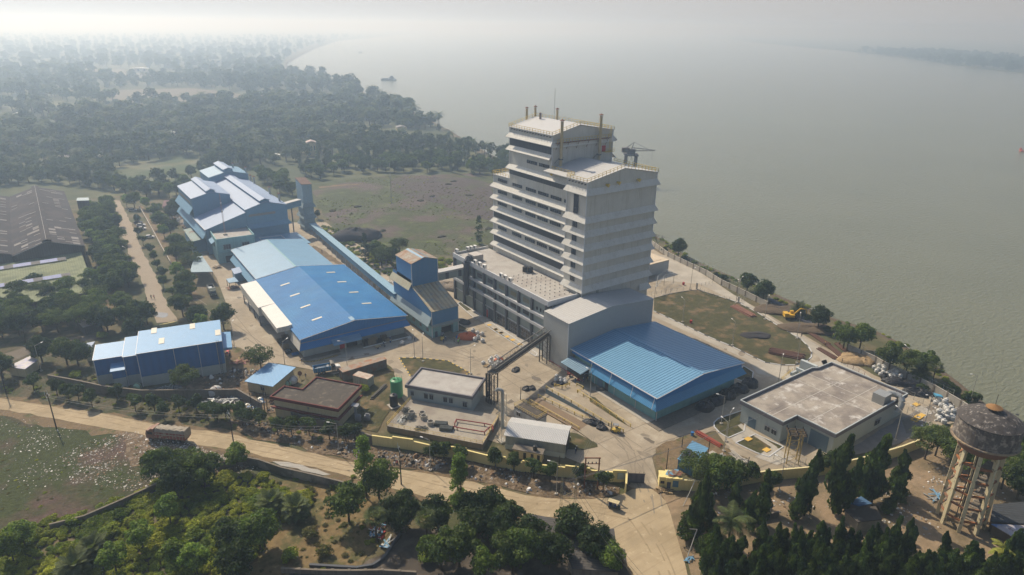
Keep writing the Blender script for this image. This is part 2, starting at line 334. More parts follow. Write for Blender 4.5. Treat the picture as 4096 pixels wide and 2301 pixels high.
def awn_y(y,x0,x1,z,o=1.0,d=1.95,mx0=1,mx1=1):
 m = tb();t = .08;q = y-o
 a = [(x0,y-.02,z),(x0-mx0*o,q,z-d),(x1+mx1*o,q,z-d),(x1,y-.02,z)]
 b = [(p[0],p[1],p[2]-t*1.6)for p in a]
 m.add(b+a,[(0,3,2,1),(4,5,6,7),(0,1,5,4),(1,2,6,5),(2,3,7,6),(3,0,4,7)])
 w = m.build('awning',AWN,T)
 m = tb();m.bar((x0-mx0*o,q,z-d),(x1+mx1*o,q,z-d),.05)
 for xx,s in((x0,-mx0),(x1,mx1)):m.bar((xx,y,z+.02),(xx+s*o,q,z-d+.02),.07)
 m.build('edge_trim',TRIM,w);return w
FZ = [53.3,44.5,40.0,35.45,30.9,26.1,21.3]
for z in FZ:
 awn_y(154,137,167.4,z);awn_x(137,154,163.5,z,o=1.0,d=1.95,my0=1,my1=.8);awn_x(167.4,154,175,z,o=1.0,d=1.95,my0=1,my1=1,face=1)
awn_y(154,163.5,167.4,16.6)
for z in(64.7,60.2):awn_x(140,175.5,199.8,z,my0=0.6 if z>62 else 0,my1=1)
awn_y(175.5,140,166.8,64.7,mx0=1,mx1=1)
awn_x(166.8,175.5,199.8,64.7,my0=1,my1=1,face=1);awn_x(166.8,175.5,199.8,58.5,my0=1,my1=1,face=1)
awn_x(140,163.5,199.8,53.6,my0=0,my1=1)
for z in(45.0,40.5,36.0,31.4,26.8,22.1):awn_x(140,163.5,210,z,my0=0,my1=1)
for y0,y1,z0,z1 in((175.7,199.6,60.3,62.6),(163.6,199.6,49.9,51.5),(163.6,209.8,31.7,33.8),(163.6,209.8,22.2,24.5)):
 m = tb();m.box(139.9,139.97,y0,y1,z0,z1);m.build('louvre_band',DARKB,T)
TL = link('x',None);bpy.data.objects.remove(TL)
def twx(x,y0,y1,z0,z1,n):
 w = window_x(T,x-TO.x,y0-TO.y,y1-TO.y,z0,z1,n)
for z0,z1 in((45.85,46.95),(41.4,42.5),(36.95,38.05),(27.55,28.7)):
 for y0,y1 in((201.2,207),(191.8,197.6),(183.6,189.5),(176.6,182.4),(169.6,175.4),(164.2,168.2)):twx(140,y0,y1,z0,z1,5 if y1-y0>5 else 3)
for y0,y1 in((183.4,189.2),(176.6,182.3)):twx(140,y0,y1,55.5,56.6,5)
twx(137,157.6,159.9,44.7,50.8,1)
for z in(40.2,35.6,31.0,26.5,21.9):twx(137,157.8,160.0,z,z+1.9,3)
E1 = 0.5
for pts in([(139.7,199.9,66.4),(139.7,175.3,66.4),(151.5,175.2,69.2),(167.1,175.3,66.4),(167.1,200,66.4),(151.5,200.1,69.2),(139.7,200,66.4)],[(139.8,175,55.4),(139.8,163.4,55.4),(136.7,163.4,55.2),(136.7,153.8,55.3),(152.2,153.8,58.4),(167.7,153.8,55.3),(167.7,175,55.3)],[(139.7,200,48.2),(139.7,210.4,48.0),(167,210.4,48.0)]):
 m = tb();railing(m,pts,1.25,1.5,.075);m.build('roof_railing',YEL,T)
for x,y,z in[(136.7,y,54.5)for y in np.arange(154.6,163.4,1.5)]+[(139.65,y,54.6)for y in np.arange(164.6,175.4,1.5)]+[(139.65,y,65.8)for y in np.arange(176.4,199.6,1.55)]:
 m = tb();m.cbox(x,y,z,.6,.25,.35);m.build('gutter_spout',COLG,T)
def stack(x,y,z0,z1,r=.42,mt=None,cap=True,nm='vent_stack'):
 m = tb();m.tube((x,y,z0),(x,y,z1),r,12);o = m.build(nm,mt or YELP,T)
 if cap:
  m = tb();m.lathe([(r*1.8,z1+.25),(r*1.7,z1+.32),(.1,z1+.75)],x,y,12)
  for i in range(4):m.tube((x+r*.8*math.cos(i*PI/2),y+r*.8*math.sin(i*PI/2),z1-.1),(x+r*.8*math.cos(i*PI/2),y+r*.8*math.sin(i*PI/2),z1+.35),.04,4)
  m.build('rain_cap',RUST,o)
def u_(zx,zy,z):
 return P(1950+zx/4.134,430+zy/4.134,z)
for(qx,qy,zb,zt)in((648,190,68.2,71.2),(790,145,69.2,71.7),(1150,210,68.0,71.0)):
 p = u_(qx,qy,zb);stack(p[0],p[1],zb-1,zt+.6)
p = u_(873,220,68.4);stack(p[0],p[1],68,71.2,.42,mat('brown stack',(0.22,0.17,0.15),0.7),False)
stack(142.7,174.1,55.2,71.0,.5);stack(159.6,174.1,57,71.8,.5)
p = u_(1103,205,68.6);m = tb();m.tube((p[0],p[1],68.5),(p[0],p[1],79.5),.06,5);m.build('lightning_rod',COLG,T)
m = tb();m.box(141,164.6,174.0,175.4,64.0,64.15)
for x in np.arange(141.5,164.5,4.4):m.bar((x,174.1,64.0),(x,175.5,61.6),.1)
wk = m.build('walkway',RUST,T)
m = tb();railing(m,[(141,174.05,64.15),(164.6,174.05,64.15),(164.6,175.2,64.15)],1.2,1.2,.07);m.build('handrail',YEL,wk)
m = tb();m.box(162.6,166.6,174.0,175.4,59.2,59.35);railing(m,[(162.6,174.05,59.35),(166.6,174.05,59.35)],1.1,1,.05)
for x in(164.2,164.9):m.tube((x,174.2,59.3),(x,174.2,67.5),.06,4)
for z in np.arange(59.6,67.4,.5):m.tube((164.2,174.2,z),(164.9,174.2,z),.04,4)
m.build('cage_ladder',YEL,T)
m = tb();m.box(161.9,163.6,175.38,175.46,59.35,61.4);m.build('door',REDD,T)
m = tb()
for x in(142.7,159.6):
 m.lathe([(.75,58.6),(.75,58.9)],x,174.1,10);m.bar((x-1.2,174.1,59.2),(x+1.2,174.1,59.2),.1);m.bar((x-1.0,174.1,59),(x-1.6,175.4,57.4),.1)
m.build('stack_clamp',COLG,T)
for x,z in((144.7,53.9),(149.4,54.1),(158.2,54.0)):
 m = tb();m.tube((x,153.95,z),(x+.35,152.9,z-.25),.30,10,.62);m.build('cowl_vent',YEL,T)
m = tb();m.tube((139.95,174.6,54.4),(139.0,174.4,54.1),.28,10,.55);m.build('cowl_vent',YEL,T)
m = tb()
for x in(143.3,144.0):m.tube((x,153.85,17.2),(x,153.85,21),.05,4)
for z in np.arange(17.4,21,.45):m.tube((143.3,153.85,z),(144.0,153.85,z),.04,4)
m.build('ladder',COLG,T)
# ================================================================ annex with columns and bands
A = thing('annex_building','three storey green grey concrete annex with dark columns and white bands under a flat roof','factory building',(124.5,155.4,0))
AO = Vector((124.5,155.4,0))
def ab():m = MB();m.T = Matrix.Translation(-AO);return m
m = ab();m.box(124.5,139.9,155.4,213.6,0,17.9);m.build('wall',FACG,A)
m = ab();m.box(124.9,139.85,155.8,213.2,17.905,17.95);m.build('roof',CONRL,A)
m = ab();m.box(123.9,124.35,154.9,214.0,17.0,18.75);m.box(124.36,136.9,154.9,155.3,17.0,18.75);m.box(124.36,139.8,213.65,214.0,17.0,18.75);m.build('parapet',BANDW,A)
NY = [155.9,163.6,171.0,178.2,185.4,192.4,199.3,206.4,213.2]
for y in NY:
 m = ab();m.box(123.75,124.5,y-.45,y+.45,0,16.9);m.lathe([(.5,16.9),(.5,17.1),(.2,17.3)],124.0,y,8);m.build('column',COLG,A)
m = ab();m.box(124.5,125.3,154.6,155.4,0,17.0);m.box(131.2,132.0,155.0,155.38,0,17);m.build('column',COLG,A)
for z0,z1 in((12.0,12.9),(8.2,9.2)):
 m = ab();m.box(123.6,124.45,155.0,213.9,z0,z1);m.build('white_band',BANDW,A)
m = ab();m.box(124.2,124.48,155.4,213.4,4.6,4.85);m.build('ledge',BANDW,A)
def awx(y0,y1,z0,z1,n,g=None):window_x(A,0,y0-AO.y,y1-AO.y,z0,z1,n,g)
for i in range(1,6):
 yc = (NY[i]+NY[i+1])/2
 awx(yc-1.6,yc+1.6,14.0,15.7,5,None if i>=4 else CURT);awx(yc-1.6,yc+1.6,9.8,11.3,5,CURT if i==5 else None)
for y in(157.2,158.9,160.8):
 awx(y,y+.8,13.6,14.8,1)
for i in range(1,4):
 m = ab();m.box(124.38,124.46,NY[i]+.9,NY[i+1]-.9,.3,4.2);g = m.build('glass_front',GLASS,A)
 m = ab()
 for y in np.arange(NY[i]+.9,NY[i+1]-.8,1.3):m.box(124.3,124.37,y-.05,y+.05,.3,4.2)
 for z in(.3,1.6,2.9,4.1):m.box(124.3,124.37,NY[i]+.9,NY[i+1]-.9,z,z+.1)
 m.build('frame',FRAME,g)
m = ab();m.box(124.36,124.46,190.4,191.4,.1,3.2);m.build('door',REDD,A)
m = ab();m.box(124.36,124.46,186.3,190.0,.1,4.2);m.build('roller_shutter',COLG,A)
for j in range(6):
 for i in range(10):
  m = ab();x,y = 127.4+j*2.05,158.6+i*2.55
  m.tube((x,y,17.95),(x,y,18.2),.11,6);m.tube((x,y,18.15),(x+.2,y-.1,18.2),.08,5);m.build('roof_vent',COLG,A)
m = ab();m.tube((122.9,202.6,5.6),(122.9,202.6,18.3),1.05,12);m.tube((122.9,202.6,18.3),(124.0,203.2,19.4),1.05,12);m.tube((124.0,203.2,19.4),(126.2,204.4,19.2),1.05,12)
m.build('air_duct',COLG,A)
m = ab();m.box(126.0,130.0,202.0,206.5,17.96,20.3);m.build('duct_housing',mat('beige metal',(.42,.39,.36),.6),A)
m = ab();m.box(120.5,124.4,155.5,200,.0,.25);m.build('plinth',CONC,A)
def ac_unit():
 t = thing('air_conditioner','','air conditioner',(0,0,0),group='air conditioners on the annex parapet')
 m = MB();m.box(-.45,.45,-.7,.7,.15,1.35);m.build('casing',WHITE,t)
 m = MB();m.lathe([(.48,0),(.48,.03)],n=12);m.T = None
 m.v = [(-.46-v[2],v[1],v[0]+.75)for v in m.v];m.build('fan_grille',BLACK,t)
 m = MB();m.box(-.4,-.3,-.6,.6,0,.15);m.box(.3,.4,-.6,.6,0,.15);m.build('foot',COLG,t);return t
AC = ac_unit()
for i,(x,y,lab)in enumerate([(124.4,198.6,'white air conditioner on the annex parapet beside the grey duct, farthest of its three'),(124.4,195.6,'white air conditioner in the middle of three by the grey duct'),(124.4,192.5,'white air conditioner nearest the camera of the three by the grey duct'),(124.4,181.8,'white air conditioner at mid parapet, farthest of a row of three'),(124.4,179.4,'white air conditioner at mid parapet, middle of a row of three'),(124.4,176.4,'white air conditioner at mid parapet, nearest of a row of three'),(125.4,213.4,'white air conditioner alone on the far left corner of the annex'),(130.4,213.5,'left of the three air conditioners on the far parapet'),(131.9,213.5,'middle of the three air conditioners on the far parapet'),(133.6,213.5,'right one of the three air conditioners on the far parapet')]):
 place(AC,USED,(x,y,18.755),0,lab)
def water_tank(name,r,h,mt,lab,loc,cat='water tank',group=None):
 t = thing(name,lab,cat,loc,group=group)
 m = MB();pr = []
 k = 6
 for i in range(k+1):
  z = h*.85*i/k;pr+=[(r*(1.0 if i%2 else .97),z)]
 pr+=[(r*.9,h*.92),(r*.45,h*.97),(.3*r,h*.98)]
 m.lathe(pr,n=16);m.build('body',mt,t,smooth=False)
 m = MB();m.lathe([(.3*r,h*.98),(.3*r,h*1.05),(.1,h*1.07)],n=12);m.build('lid',mt,t);return t
m = MB();m.box(-1.9,1.7,-1.2,1.2,0,.2);m.build('tank_slab',CONC,None,label='low concrete slab under the two black tanks on the annex roof',cat='slab').location = (136.2,182.2,17.96)
water_tank('water_tank',.95,1.9,BLACK,'left one of two black plastic water tanks on the annex roof',(135.4,183.0,18.165))
water_tank('water_tank',.95,1.9,BLACK,'right one of two black plastic water tanks on the annex roof',(136.7,181.6,18.165))
# ================================================================ grey block between tower and blue shed
t = thing('grey_block','plain pale grey sheet-clad block with low gable roof between the tower and the blue shed','factory building',(121.8,142,0))
m = MB();gable_walls(m,0,36.1,0,12.3,0,16.3,18.1,17.6);m.build('wall',mat('grey block wall',(0.37,0.385,0.375),0.6,rib='XY',ribscale=1.0,ribbump=.3,ribdark=.08,var=.06),t)
m = MB();gable_roof(m,0,36.1,0,11.4,16.3,18.1,17.6,o=.15,oy=.1);m.build('roof',ROOFW,t)
m = MB();m.box(-.06,.1,-.06,.1,0,16.2);m.bar((0,-.12,16.45),(17.6,-.12,18.3),.1);m.bar((17.6,-.12,18.3),(36.1,-.12,16.45),.1);m.build('edge_trim',TRIM,t)
m = MB();m.path([(-.5,8,.9),(-.5,-8.5,.9)],.12);m.path([(-.5,-3,.9),(-1.4,-3,.9),(-1.4,-3,0)],.1)
m.tube((-1.0,-1.9,.9),(-1.0,-2.8,.9),.45,10);m.tube((-1.0,-6.4,.9),(-1.0,-7.2,.9),.45,10);m.build('red_pipe',REDP,t)
m = MB();m.box(121.9,158.2,0,.25,0,.5)
# ================================================================ blue shed at the right
t = thing('storage_shed','low wide shed with sky blue ribbed gable roof, blue sloping skirts and teal walls','shed',(123,106.2,0));SHED = t
m = MB();gable_walls(m,1.3,34.7,1.2,35.2,0,7.7,9.7,18);m.build('wall',mat('teal shed wall',(0.16,0.33,0.34),0.8,var=.12,streak=(.08,.12,.11),streakamt=.4),t)
m = MB();gable_walls(m,.12,35.9,.3,35.3,6.6,7.85,9.75,18);m.build('fascia',BLUEW,t)
m = MB();gable_roof(m,0,36,0,35.4,7.9,9.8,18,o=.25,oy=.25);r_ = m.build('roof',SHEDR,t)
m = MB();ribs(m,0,36,0.3,35,7.9,9.8,.95,.085,.04,18,o=.2);m.build('rib',SHEDD,r_)
m = MB();m.box(17.6,18.4,-.2,35.4,9.95,10.13);m.build('ridge_cap',SHEDR,r_)
m = MB();m.tube((-.35,-.3,7.95),(-.35,35.6,7.95),.14,6);m.bar((-.3,-.38,8.0),(18,-.38,9.95),.12);m.bar((18,-.38,9.95),(36.2,-.38,8.0),.12);m.tube((36.3,-.3,7.95),(36.3,35.6,7.95),.12,6);m.build('gutter',TRIM,t)
SK = mat('blue skirt',(0.06,0.24,0.46),0.5,rib='XY',ribscale=1.1,ribdark=.35,var=.1)
m = MB();a = [(.1,0.3,6.6),(.1,25.6,6.6),(-1.1,25.6,4.6),(-1.1,-1.0,4.6)];m.skq(a,.1);m.build('skirt',SK,t)
m = MB();a = [(.1,.28,6.6),(-1.1,-1.0,4.6),(37.1,-1.0,4.6),(35.9,.28,6.6)];m.skq(a,.1);m.build('skirt',SK,t)
m = MB();m.slab((-4.0,26.2,4.5),(.1,26.2,5.5),(.1,35.6,5.5),(-4.0,35.6,4.5),.12)
for y in np.arange(26.4,35.4,.75):m.hexa([(-4,y,4.49),(.05,y,5.49),(.05,y+.12,5.49),(-4,y+.12,4.49),(-4,y,4.6),(.05,y,5.6),(.05,y+.12,5.6),(-4,y+.12,4.6)])
for y in(26.6,35.2):m.bar((-3.7,y,4.4),(1.2,y,3.2),.08)
m.build('door_canopy',mat('canopy blue grey',(.16,.27,.36),.5),t)
for y in(.6,8.6,17.2,25.6):
 m = MB();m.path([(-.35,y,7.9),(-.45,y-.1,7.2),(-1.25,y-.2,5.0),(-1.2,y-.2,4.5),(1.15,y,3.9),(1.15,y,.1)],.09);m.build('downpipe',TRIM,t)
for y,z in((5.2,3.2),(14.7,3.6)):window_x(t,1.3,y,y+1.1,z,z+.9,3,CURT)
m = MB();m.box(1.15,1.28,22.3,24.4,0,3.0);m.build('door',mat('slate blue door',(.12,.2,.27),.6),t)
m = MB();m.box(1.15,1.28,28.5,33.5,0,3.6);m.build('door_opening',BLACK,t)
m = MB();m.box(-1.7,1.28,.2,24,0,.18);m.build('drain_plinth',CONC,t)
m = MB();m.box(-1.9,36.5,-3.4,1.1,0,.22);m.build('rear_plinth',CONCD,t)
# ================================================================ bright blue warehouse (turned 2.2 degrees)
WR = math.radians(-2.2)
t = thing('blue_warehouse','large warehouse with bright blue gable roof, pale skylight strips and red side door','warehouse',(57.5,196.0,0),WR);WH = t
Wd,Wl = 36.4,61.3
m = MB();gable_walls(m,.8,Wd-.8,.8,Wl,0,6.5,9.1);m.build('wall',GREYP,t)
m = MB();gable_walls(m,.1,Wd-.1,.25,Wl,5.2,6.65,9.25);m.build('fascia',BLUEW,t)
m = MB();gable_roof(m,0,Wd,0,Wl,6.8,9.4,o=.3,oy=.2);rf = m.build('roof',BLUER,t)
m = MB();ribs(m,0,Wd,.5,Wl-.3,6.8,9.4,1.0,.07,.035,o=.25);m.build('rib',mat('blue rib',(.03,.15,.37),.5),rf)
m = MB()
for ya in np.arange(9.5,55,12.5):
 for xa,s in((7.0,1),(Wd-7.0-3.4,-1)):
  za = 6.8+(9.4-6.8)/(Wd/2)*xa if s>0 else 6.8+(9.4-6.8)/(Wd/2)*(Wd-xa);sl_ = (9.4-6.8)/(Wd/2)*s;q = ya+(4 if s<0 else 0)
  m.hexa([(xa,q,za+.2),(xa+3.4,q,za+.2+sl_*3.4),(xa+3.4,q+1,za+.2+sl_*3.4),(xa,q+1,za+.2),(xa,q,za+.34),(xa+3.4,q,za+.34+sl_*3.4),(xa+3.4,q+1,za+.34+sl_*3.4),(xa,q+1,za+.34)])
m.build('skylight',SKYL,rf)
m = MB();m.hexa([(16.9,-.1,9.45),(18.2,-.1,9.64),(18.2,3,9.64),(16.9,3,9.45),(16.9,-.1,9.52),(18.2,-.1,9.71),(18.2,3,9.71),(16.9,3,9.52)]);m.build('patch_sheet',BLUEL,rf)
m = MB();m.bar((-.3,-.3,6.85),(Wd/2,-.3,9.5),.12);m.bar((Wd/2,-.3,9.5),(Wd+.3,-.3,6.85),.12);m.bar((-.3,Wl+.2,7.1),(Wd/2,Wl+.2,9.75),.1);m.bar((Wd/2,Wl+.2,9.75),(Wd+.3,Wl+.2,7.1),.1)
m.bar((Wd+.35,-.3,6.85),(Wd+.35,Wl,6.85),.1);m.build('eave_trim',WHITE,t)
a = [(0,.2,5.4),(-.9,-.9,3.4),(Wd+.9,-.9,3.4),(Wd,.2,5.4)]
m = MB();m.skq(a,.1);m.build('skirt',BLUEW,t)
m = MB();m.box(-.1,Wd+.1,.02,.12,5.4,5.62);m.build('band_trim',FRAME,t)
a = [(.1,0,6.4),(.1,9,6.4),(-.9,9,3.4),(-.9,-.9,3.4)]
m = MB();m.skq(a,.1);m.build('skirt',GREYW,t)
m = MB();m.slab((9.6,-3.0,3.5),(19.2,-3.0,3.5),(19.2,-.2,4.6),(9.6,-.2,4.6),.1);m.build('door_canopy',BLUEL,t)
m = MB();m.box(12.6,14.3,.6,.79,.1,3.0);m.build('red_door',REDD,t)
m = MB();m.box(14.9,18.6,.62,.79,.1,3.1);m.build('door_opening',BLACK,t)
m = MB();m.box(.5,12,-1.6,.78,0,.2);m.box(19.5,36,-2.6,.78,0,.2);m.build('plinth',CONCD,t)
m = MB();m.box(19.4,35.6,-2.8,-2.61,0,.32);m.build('painted_kerb',WHITE,t)
m = MB();m.profile([(-4.2,7.5),(.6,8.05),(.6,7.85),(-4.2,7.3)],10.5,31.5,'Y');m.profile([(-5.0,7.6),(.6,8.1),(.6,7.9),(-5.0,7.4)],31.5,58,'Y');cn = m.build('loading_canopy',ROOFWX,t)
m = MB();m.box(-5.15,-5.0,31.4,58.1,4.4,7.62);m.box(-4.3,-4.2,10.4,31.4,5.9,7.52);m.box(-5.0,-3.0,31.3,31.4,4.4,7.5);m.box(-4.3,.4,10.3,10.4,6.2,7.9);m.build('canopy_fascia',GREYW,cn)
for y in(33,41,49,57):
 m = MB();m.box(-4.9,-4.6,y-.15,y+.15,0,7.4);m.build('post',COLG,cn)
m = MB();m.box(-4.6,.5,33,58,0,1.1);m.build('loading_dock',CONC,t)
# ================================================================ paler warehouse behind it
t = thing('pale_blue_warehouse','long warehouse with faded pale blue gable roof directly behind the bright blue one','warehouse',(61.8,258.6,0),math.radians(-1.8))
m = MB();gable_walls(m,.3,30.3,.2,42.5,0,6.7,8.9,15.3);m.build('wall',BLUEF,t)
m = MB();gable_roof(m,0,30.6,0,42.5,6.9,9.1,15.3,o=.3,oy=.2);m.build('roof',BLUEL,t)
m = MB();m.box(15.0,15.6,-.1,42.6,9.22,9.36);m.build('ridge_cap',mat('greenish ridge',(.2,.36,.38),.5),t)
m = MB();m.bar((-.35,-.2,6.95),(-.35,42.7,6.95),.12);m.bar((-.3,42.8,7.1),(15.3,42.8,9.35),.1);m.bar((15.3,42.8,9.35),(30.9,42.8,7.1),.1);m.build('eave_trim',TRIM,t)
a = [(.28,1,5.8),(.28,40,5.8),(-1.8,40,3.6),(-1.8,1,3.6)]
m = MB();m.skq(a,.1);m.build('skirt',BLUEF,t)
t = thing('lean_to_roof','low flat blue roof with a rectangular opening between the pale warehouse and the blue plant','shed',(77,303.0,0))
m = MB();m.box(.2,18.6,.2,17.5,0,4.8);m.build('wall',BLUEF,t)
m = MB();m.slab((0,0,5.3),(21,-3,4.6),(21,17,4.8),(0,19,5.5),.2);m.build('roof',BLUEL,t)
m = MB();m.path([(2.5,3,5.35),(2.5,15,5.5),(12.5,14,5.2),(12.5,3,5.1),(2.5,3,5.35)],.25,4);m.build('curb_frame',TRIM,t)
# ================================================================ teal office block in front of the plant
t = thing('teal_office','two storey teal plastered block with stained parapet and flat concrete roof','office building',(58.2,306.0,0),math.radians(-4))
m = MB();m.box(0,16.2,0,17,0,10.3);m.build('wall',TEAL,t)
m = MB();m.box(0,16.2,0,.3,10.3,11.3);m.box(0,.3,.3,17,10.3,11.3);m.box(15.9,16.2,.3,17,10.3,11.3);m.build('parapet',TEAL,t)
m = MB();m.box(.3,15.9,.3,17,10.301,10.36);m.build('roof',CONRL,t)
for x0 in(2.7,10.6):window_y(t,0,x0,x0+3,6.3,8.4,3)
m = MB();m.box(3.0,7,-.06,-.01,.1,3.2);m.build('door_opening',BLACK,t)
m = MB();m.box(-.3,16.5,-.5,-.02,4.9,5.1);m.build('ledge',TEAL,t);window_x(t,0,6,9,6.3,8.2,3)
m = MB();m.slab((-1.6,4.5,8.3),(0,4.5,9.2),(0,12,9.2),(-1.6,12,8.3),.1);m.build('window_hood',BLUEF,t)
tm = thing('radio_mast','thin lattice radio mast standing on the teal block roof','mast',(*P(680+728/3.288,640+985/3.288,10.4),10.4))
m = MB()
for k in range(3):
 a = k*2*PI/3;m.tube((.35*math.cos(a),.35*math.sin(a),0),(.2*math.cos(a),.2*math.sin(a),19),.05,4)
 for j in range(19):
  b = a+2*PI/3;m.tube((.35*math.cos(a),.35*math.sin(a),j),(.33*math.cos(b),.33*math.sin(b),j+1),.035,3)
m.build('lattice',mat('pale mast',(.4,.3,.3),.6),tm);m = MB();m.box(-.8,.8,-.8,.8,-.03,.6);m.build('base_block',CONC,tm)
m = MB();m.box(-.3,.3,-.1,.1,10.5,11.2);m.box(-.3,.3,-.3,-.1,14.5,15);m.build('antenna',WHITE,tm)
# ================================================================ blue process plant with monitor roofs
t = thing('blue_plant','big pale blue multi-level plant hall with ridge monitors and round roof stacks','factory building',(58,322,0))
m = MB();m.hexa([(0,0,0),(17.9,0,0),(17.9,25,0),(0,25,0),(0,0,11.8),(17.9,0,17.2),(17.9,25,17.2),(0,25,11.8)]);m.build('low_wall',BLUEF,t)
m = MB();m.slab((-.6,-.3,11.9),(18,-.3,17.45),(18,25,17.45),(-.6,25,11.9),.2);m.build('low_roof',BLUEP,t)
m = MB();m.box(-.8,-.55,-.35,25,11.5,11.95);m.build('gutter',TRIM,t)
m = MB();gable_walls(m,0,17.6,25.02,58,0,20.8,23.0,9.2);m.build('high_wall',BLUEF,t)
m = MB();gable_roof(m,0,17.6,25.02,58,20.9,23.1,9.2,o=.3,oy=.2);m.build('high_roof',BLUEP,t)
def monitor(x0,x1,y0,y1,z0,z1,nm='roof_monitor'):
 m = MB();gable_walls(m,x0+.3,x1-.3,y0+.2,y1-.2,z0,z1,z1+.6);o = m.build(nm,BLUEF,t)
 m = MB();gable_roof(m,x0,x1,y0,y1,z1+.05,z1+.9,o=.25,oy=.2);m.build('monitor_roof',BLUEP,o)
monitor(7.0,11.2,25,58,22.2,23.7)
m = MB();gable_walls(m,18.0,37.2,-.02,66,0,18.2,20.9,27.4);m.build('east_wall',BLUEF,t)
m = MB();gable_roof(m,18.0,37.2,0,66,18.4,21.1,27.4,o=.3,oy=.2);m.build('east_roof',BLUEP,t)
monitor(25.0,29.6,.2,66,20.3,21.7)
m = MB();gable_walls(m,17.2,37.6,66.02,88,0,21.6,24.0,27.4);m.build('rear_wall',BLUEF,t)
m = MB();gable_roof(m,17.2,37.6,66,88,21.8,24.2,27.4,o=.3,oy=.2);m.build('rear_roof',BLUEL,t)
monitor(25.0,30.0,66,88,23.4,25.2)
m = MB();m.box(19.2,31.5,-.1,-.03,15.0,16.1);m.build('translucent_strip',mat('tan strip',(.24,.23,.2),.7),t)
m = MB();m.box(-.1,-.03,30,55,17.5,18.6);m.build('translucent_strip',mat('tan strip',(.24,.23,.2),.7),t)
a = [(18.3,-.04,11.4),(18.3,-1.4,9.4),(38.6,-1.4,9.4),(37.2,-.04,11.4)]
m = MB();m.skq(a,.12);m.build('skirt',BLUEF,t)
for z,y1 in((16.5,58),(11.0,58)):
 a = [(-.04,25.2 if z>12 else-.2,z),(-.04,y1,z),(-2.2,y1+1,z-3.2),(-2.2,25.2 if z>12 else-.2,z-3.2)]
 m = MB();m.skq(a,.12);m.build('skirt',BLUEF,t)
m = MB();m.box(-.5,.9,-.6,-.05,0,11.2);m.build('corner_duct',BLUEL,t)
for x,y,h in((93.9,328.2,5),(94.7,346.4,4.6),(95.2,375.8,4.6),(95.4,383.3,4),(95.4,391.4,3.6),(92,405,4)):
 m = MB();x-=58;y-=322;z = 17.5 if y<66 else 21;m.tube((x,y,z),(x,y,z+h),.5,10);o = m.build('roof_stack',GALV,t)
 m = MB();m.lathe([(.85,z+h+.2),(.8,z+h+.3),(.1,z+h+.8)],x,y,10);m.tube((x,y,z+h),(x,y,z+h+.4),.1,5);m.build('rain_cap',RUST,o)
m = MB();m.cbox(46.7,8,13.6,0,0,0)
t = thing('link_gallery','short enclosed pale blue gallery linking the plant to the slim blue tower','gallery',(95.3,330,0),math.radians(25))
m = MB();m.box(0,11.2,-1.3,1.3,14.0,17.0);m.build('wall',BLUEF,t);m = MB();gable_roof(m,0,1,0,1,0,.1);m = MB();m.box(-.1,11.3,-1.6,1.6,17.02,17.2);m.build('roof',ROOFW,t)
m = MB();m.box(5.5,5.9,-.2,.2,0,13.98);m.build('support',COLG,t)
# ================================================================ slim blue tower
t = thing('slim_blue_tower','slim pale blue sheet tower with flared skirts and a rusty top behind the pale warehouse','conveyor tower',(107.4,334.5,0))
m = MB();m.hexa([(0,0,0),(5,0,0),(5,9,0),(0,9,0),(0,0,24.2),(5,0,23.8),(5,9,25.6),(0,9,26.0)]);m.build('wall',mat('pale slim tower wall',(.25,.36,.43),.55,rib='XY',ribscale=1.0,ribdark=.14,var=.1,streak=(.3,.28,.24),streakamt=.4),t)
m = MB();m.slab((-.2,-.2,24.5),(5.2,-.2,24.1),(5.2,9.2,25.9),(-.2,9.2,26.3),.15);m.build('roof',mat('dark rusty top',(.13,.075,.055),.8,var=.3),t)
for z in(14.6,8.8,4.5):
 m = MB();o_,d = 1.1,2.1
 top = [(-.05,-.05,z),(5.05,-.05,z),(5.05,9.05,z),(-.05,9.05,z)];bot = [(-o_,-o_,z-d),(5+o_,-o_,z-d),(5+o_,9+o_,z-d),(-o_,9+o_,z-d)]
 m.add(top+bot,[(0,4,5,1),(1,5,6,2),(2,6,7,3),(3,7,4,0)]);m.build('skirt',mat('weathered skirt',(.22,.29,.32),.6,rib='XY',ribscale=.8,var=.2),t)
# ================================================================ long covered conveyor
t = thing('covered_conveyor','long narrow blue covered conveyor gallery running beside the warehouses on short legs','conveyor',(99.6,213,0))
m = MB();A_,B_ = Vector((0,0,6.9)),Vector((9.6,117,4.4));n_ = Vector((1,-.08,0))*1.35
def seg(a,b,w,z0,z1):
 return[tuple(a-w+Vector((0,0,z0))),tuple(a+w+Vector((0,0,z0))),tuple(b+w+Vector((0,0,z0))),tuple(b-w+Vector((0,0,z0))),tuple(a-w+Vector((0,0,z1))),tuple(a+w+Vector((0,0,z1))),tuple(b+w+Vector((0,0,z1))),tuple(b-w+Vector((0,0,z1)))]
m.hexa(seg(A_,B_,n_,-1.6,.75));m.build('gallery_wall',mat('conveyor wall',(.055,.21,.36),.5,rib='XY',ribscale=.7),t)
m = MB();m.hexa(seg(A_,B_,n_*1.15,.76,.9));u = Vector((0,0,.14));m.build('roof',mat('conveyor roof',(.19,.33,.43),.5,rib='Y',ribscale=.8,ribdark=.2,var=.12),t)
for k in range(1,16):
 c = A_.lerp(B_,k/16);m = MB();m.cbox(c.x-1,c.y,0,.35,.5,c.z-1.62);m.cbox(c.x+1,c.y,0,.35,.5,c.z-1.62);m.build('trestle',CONC,t)
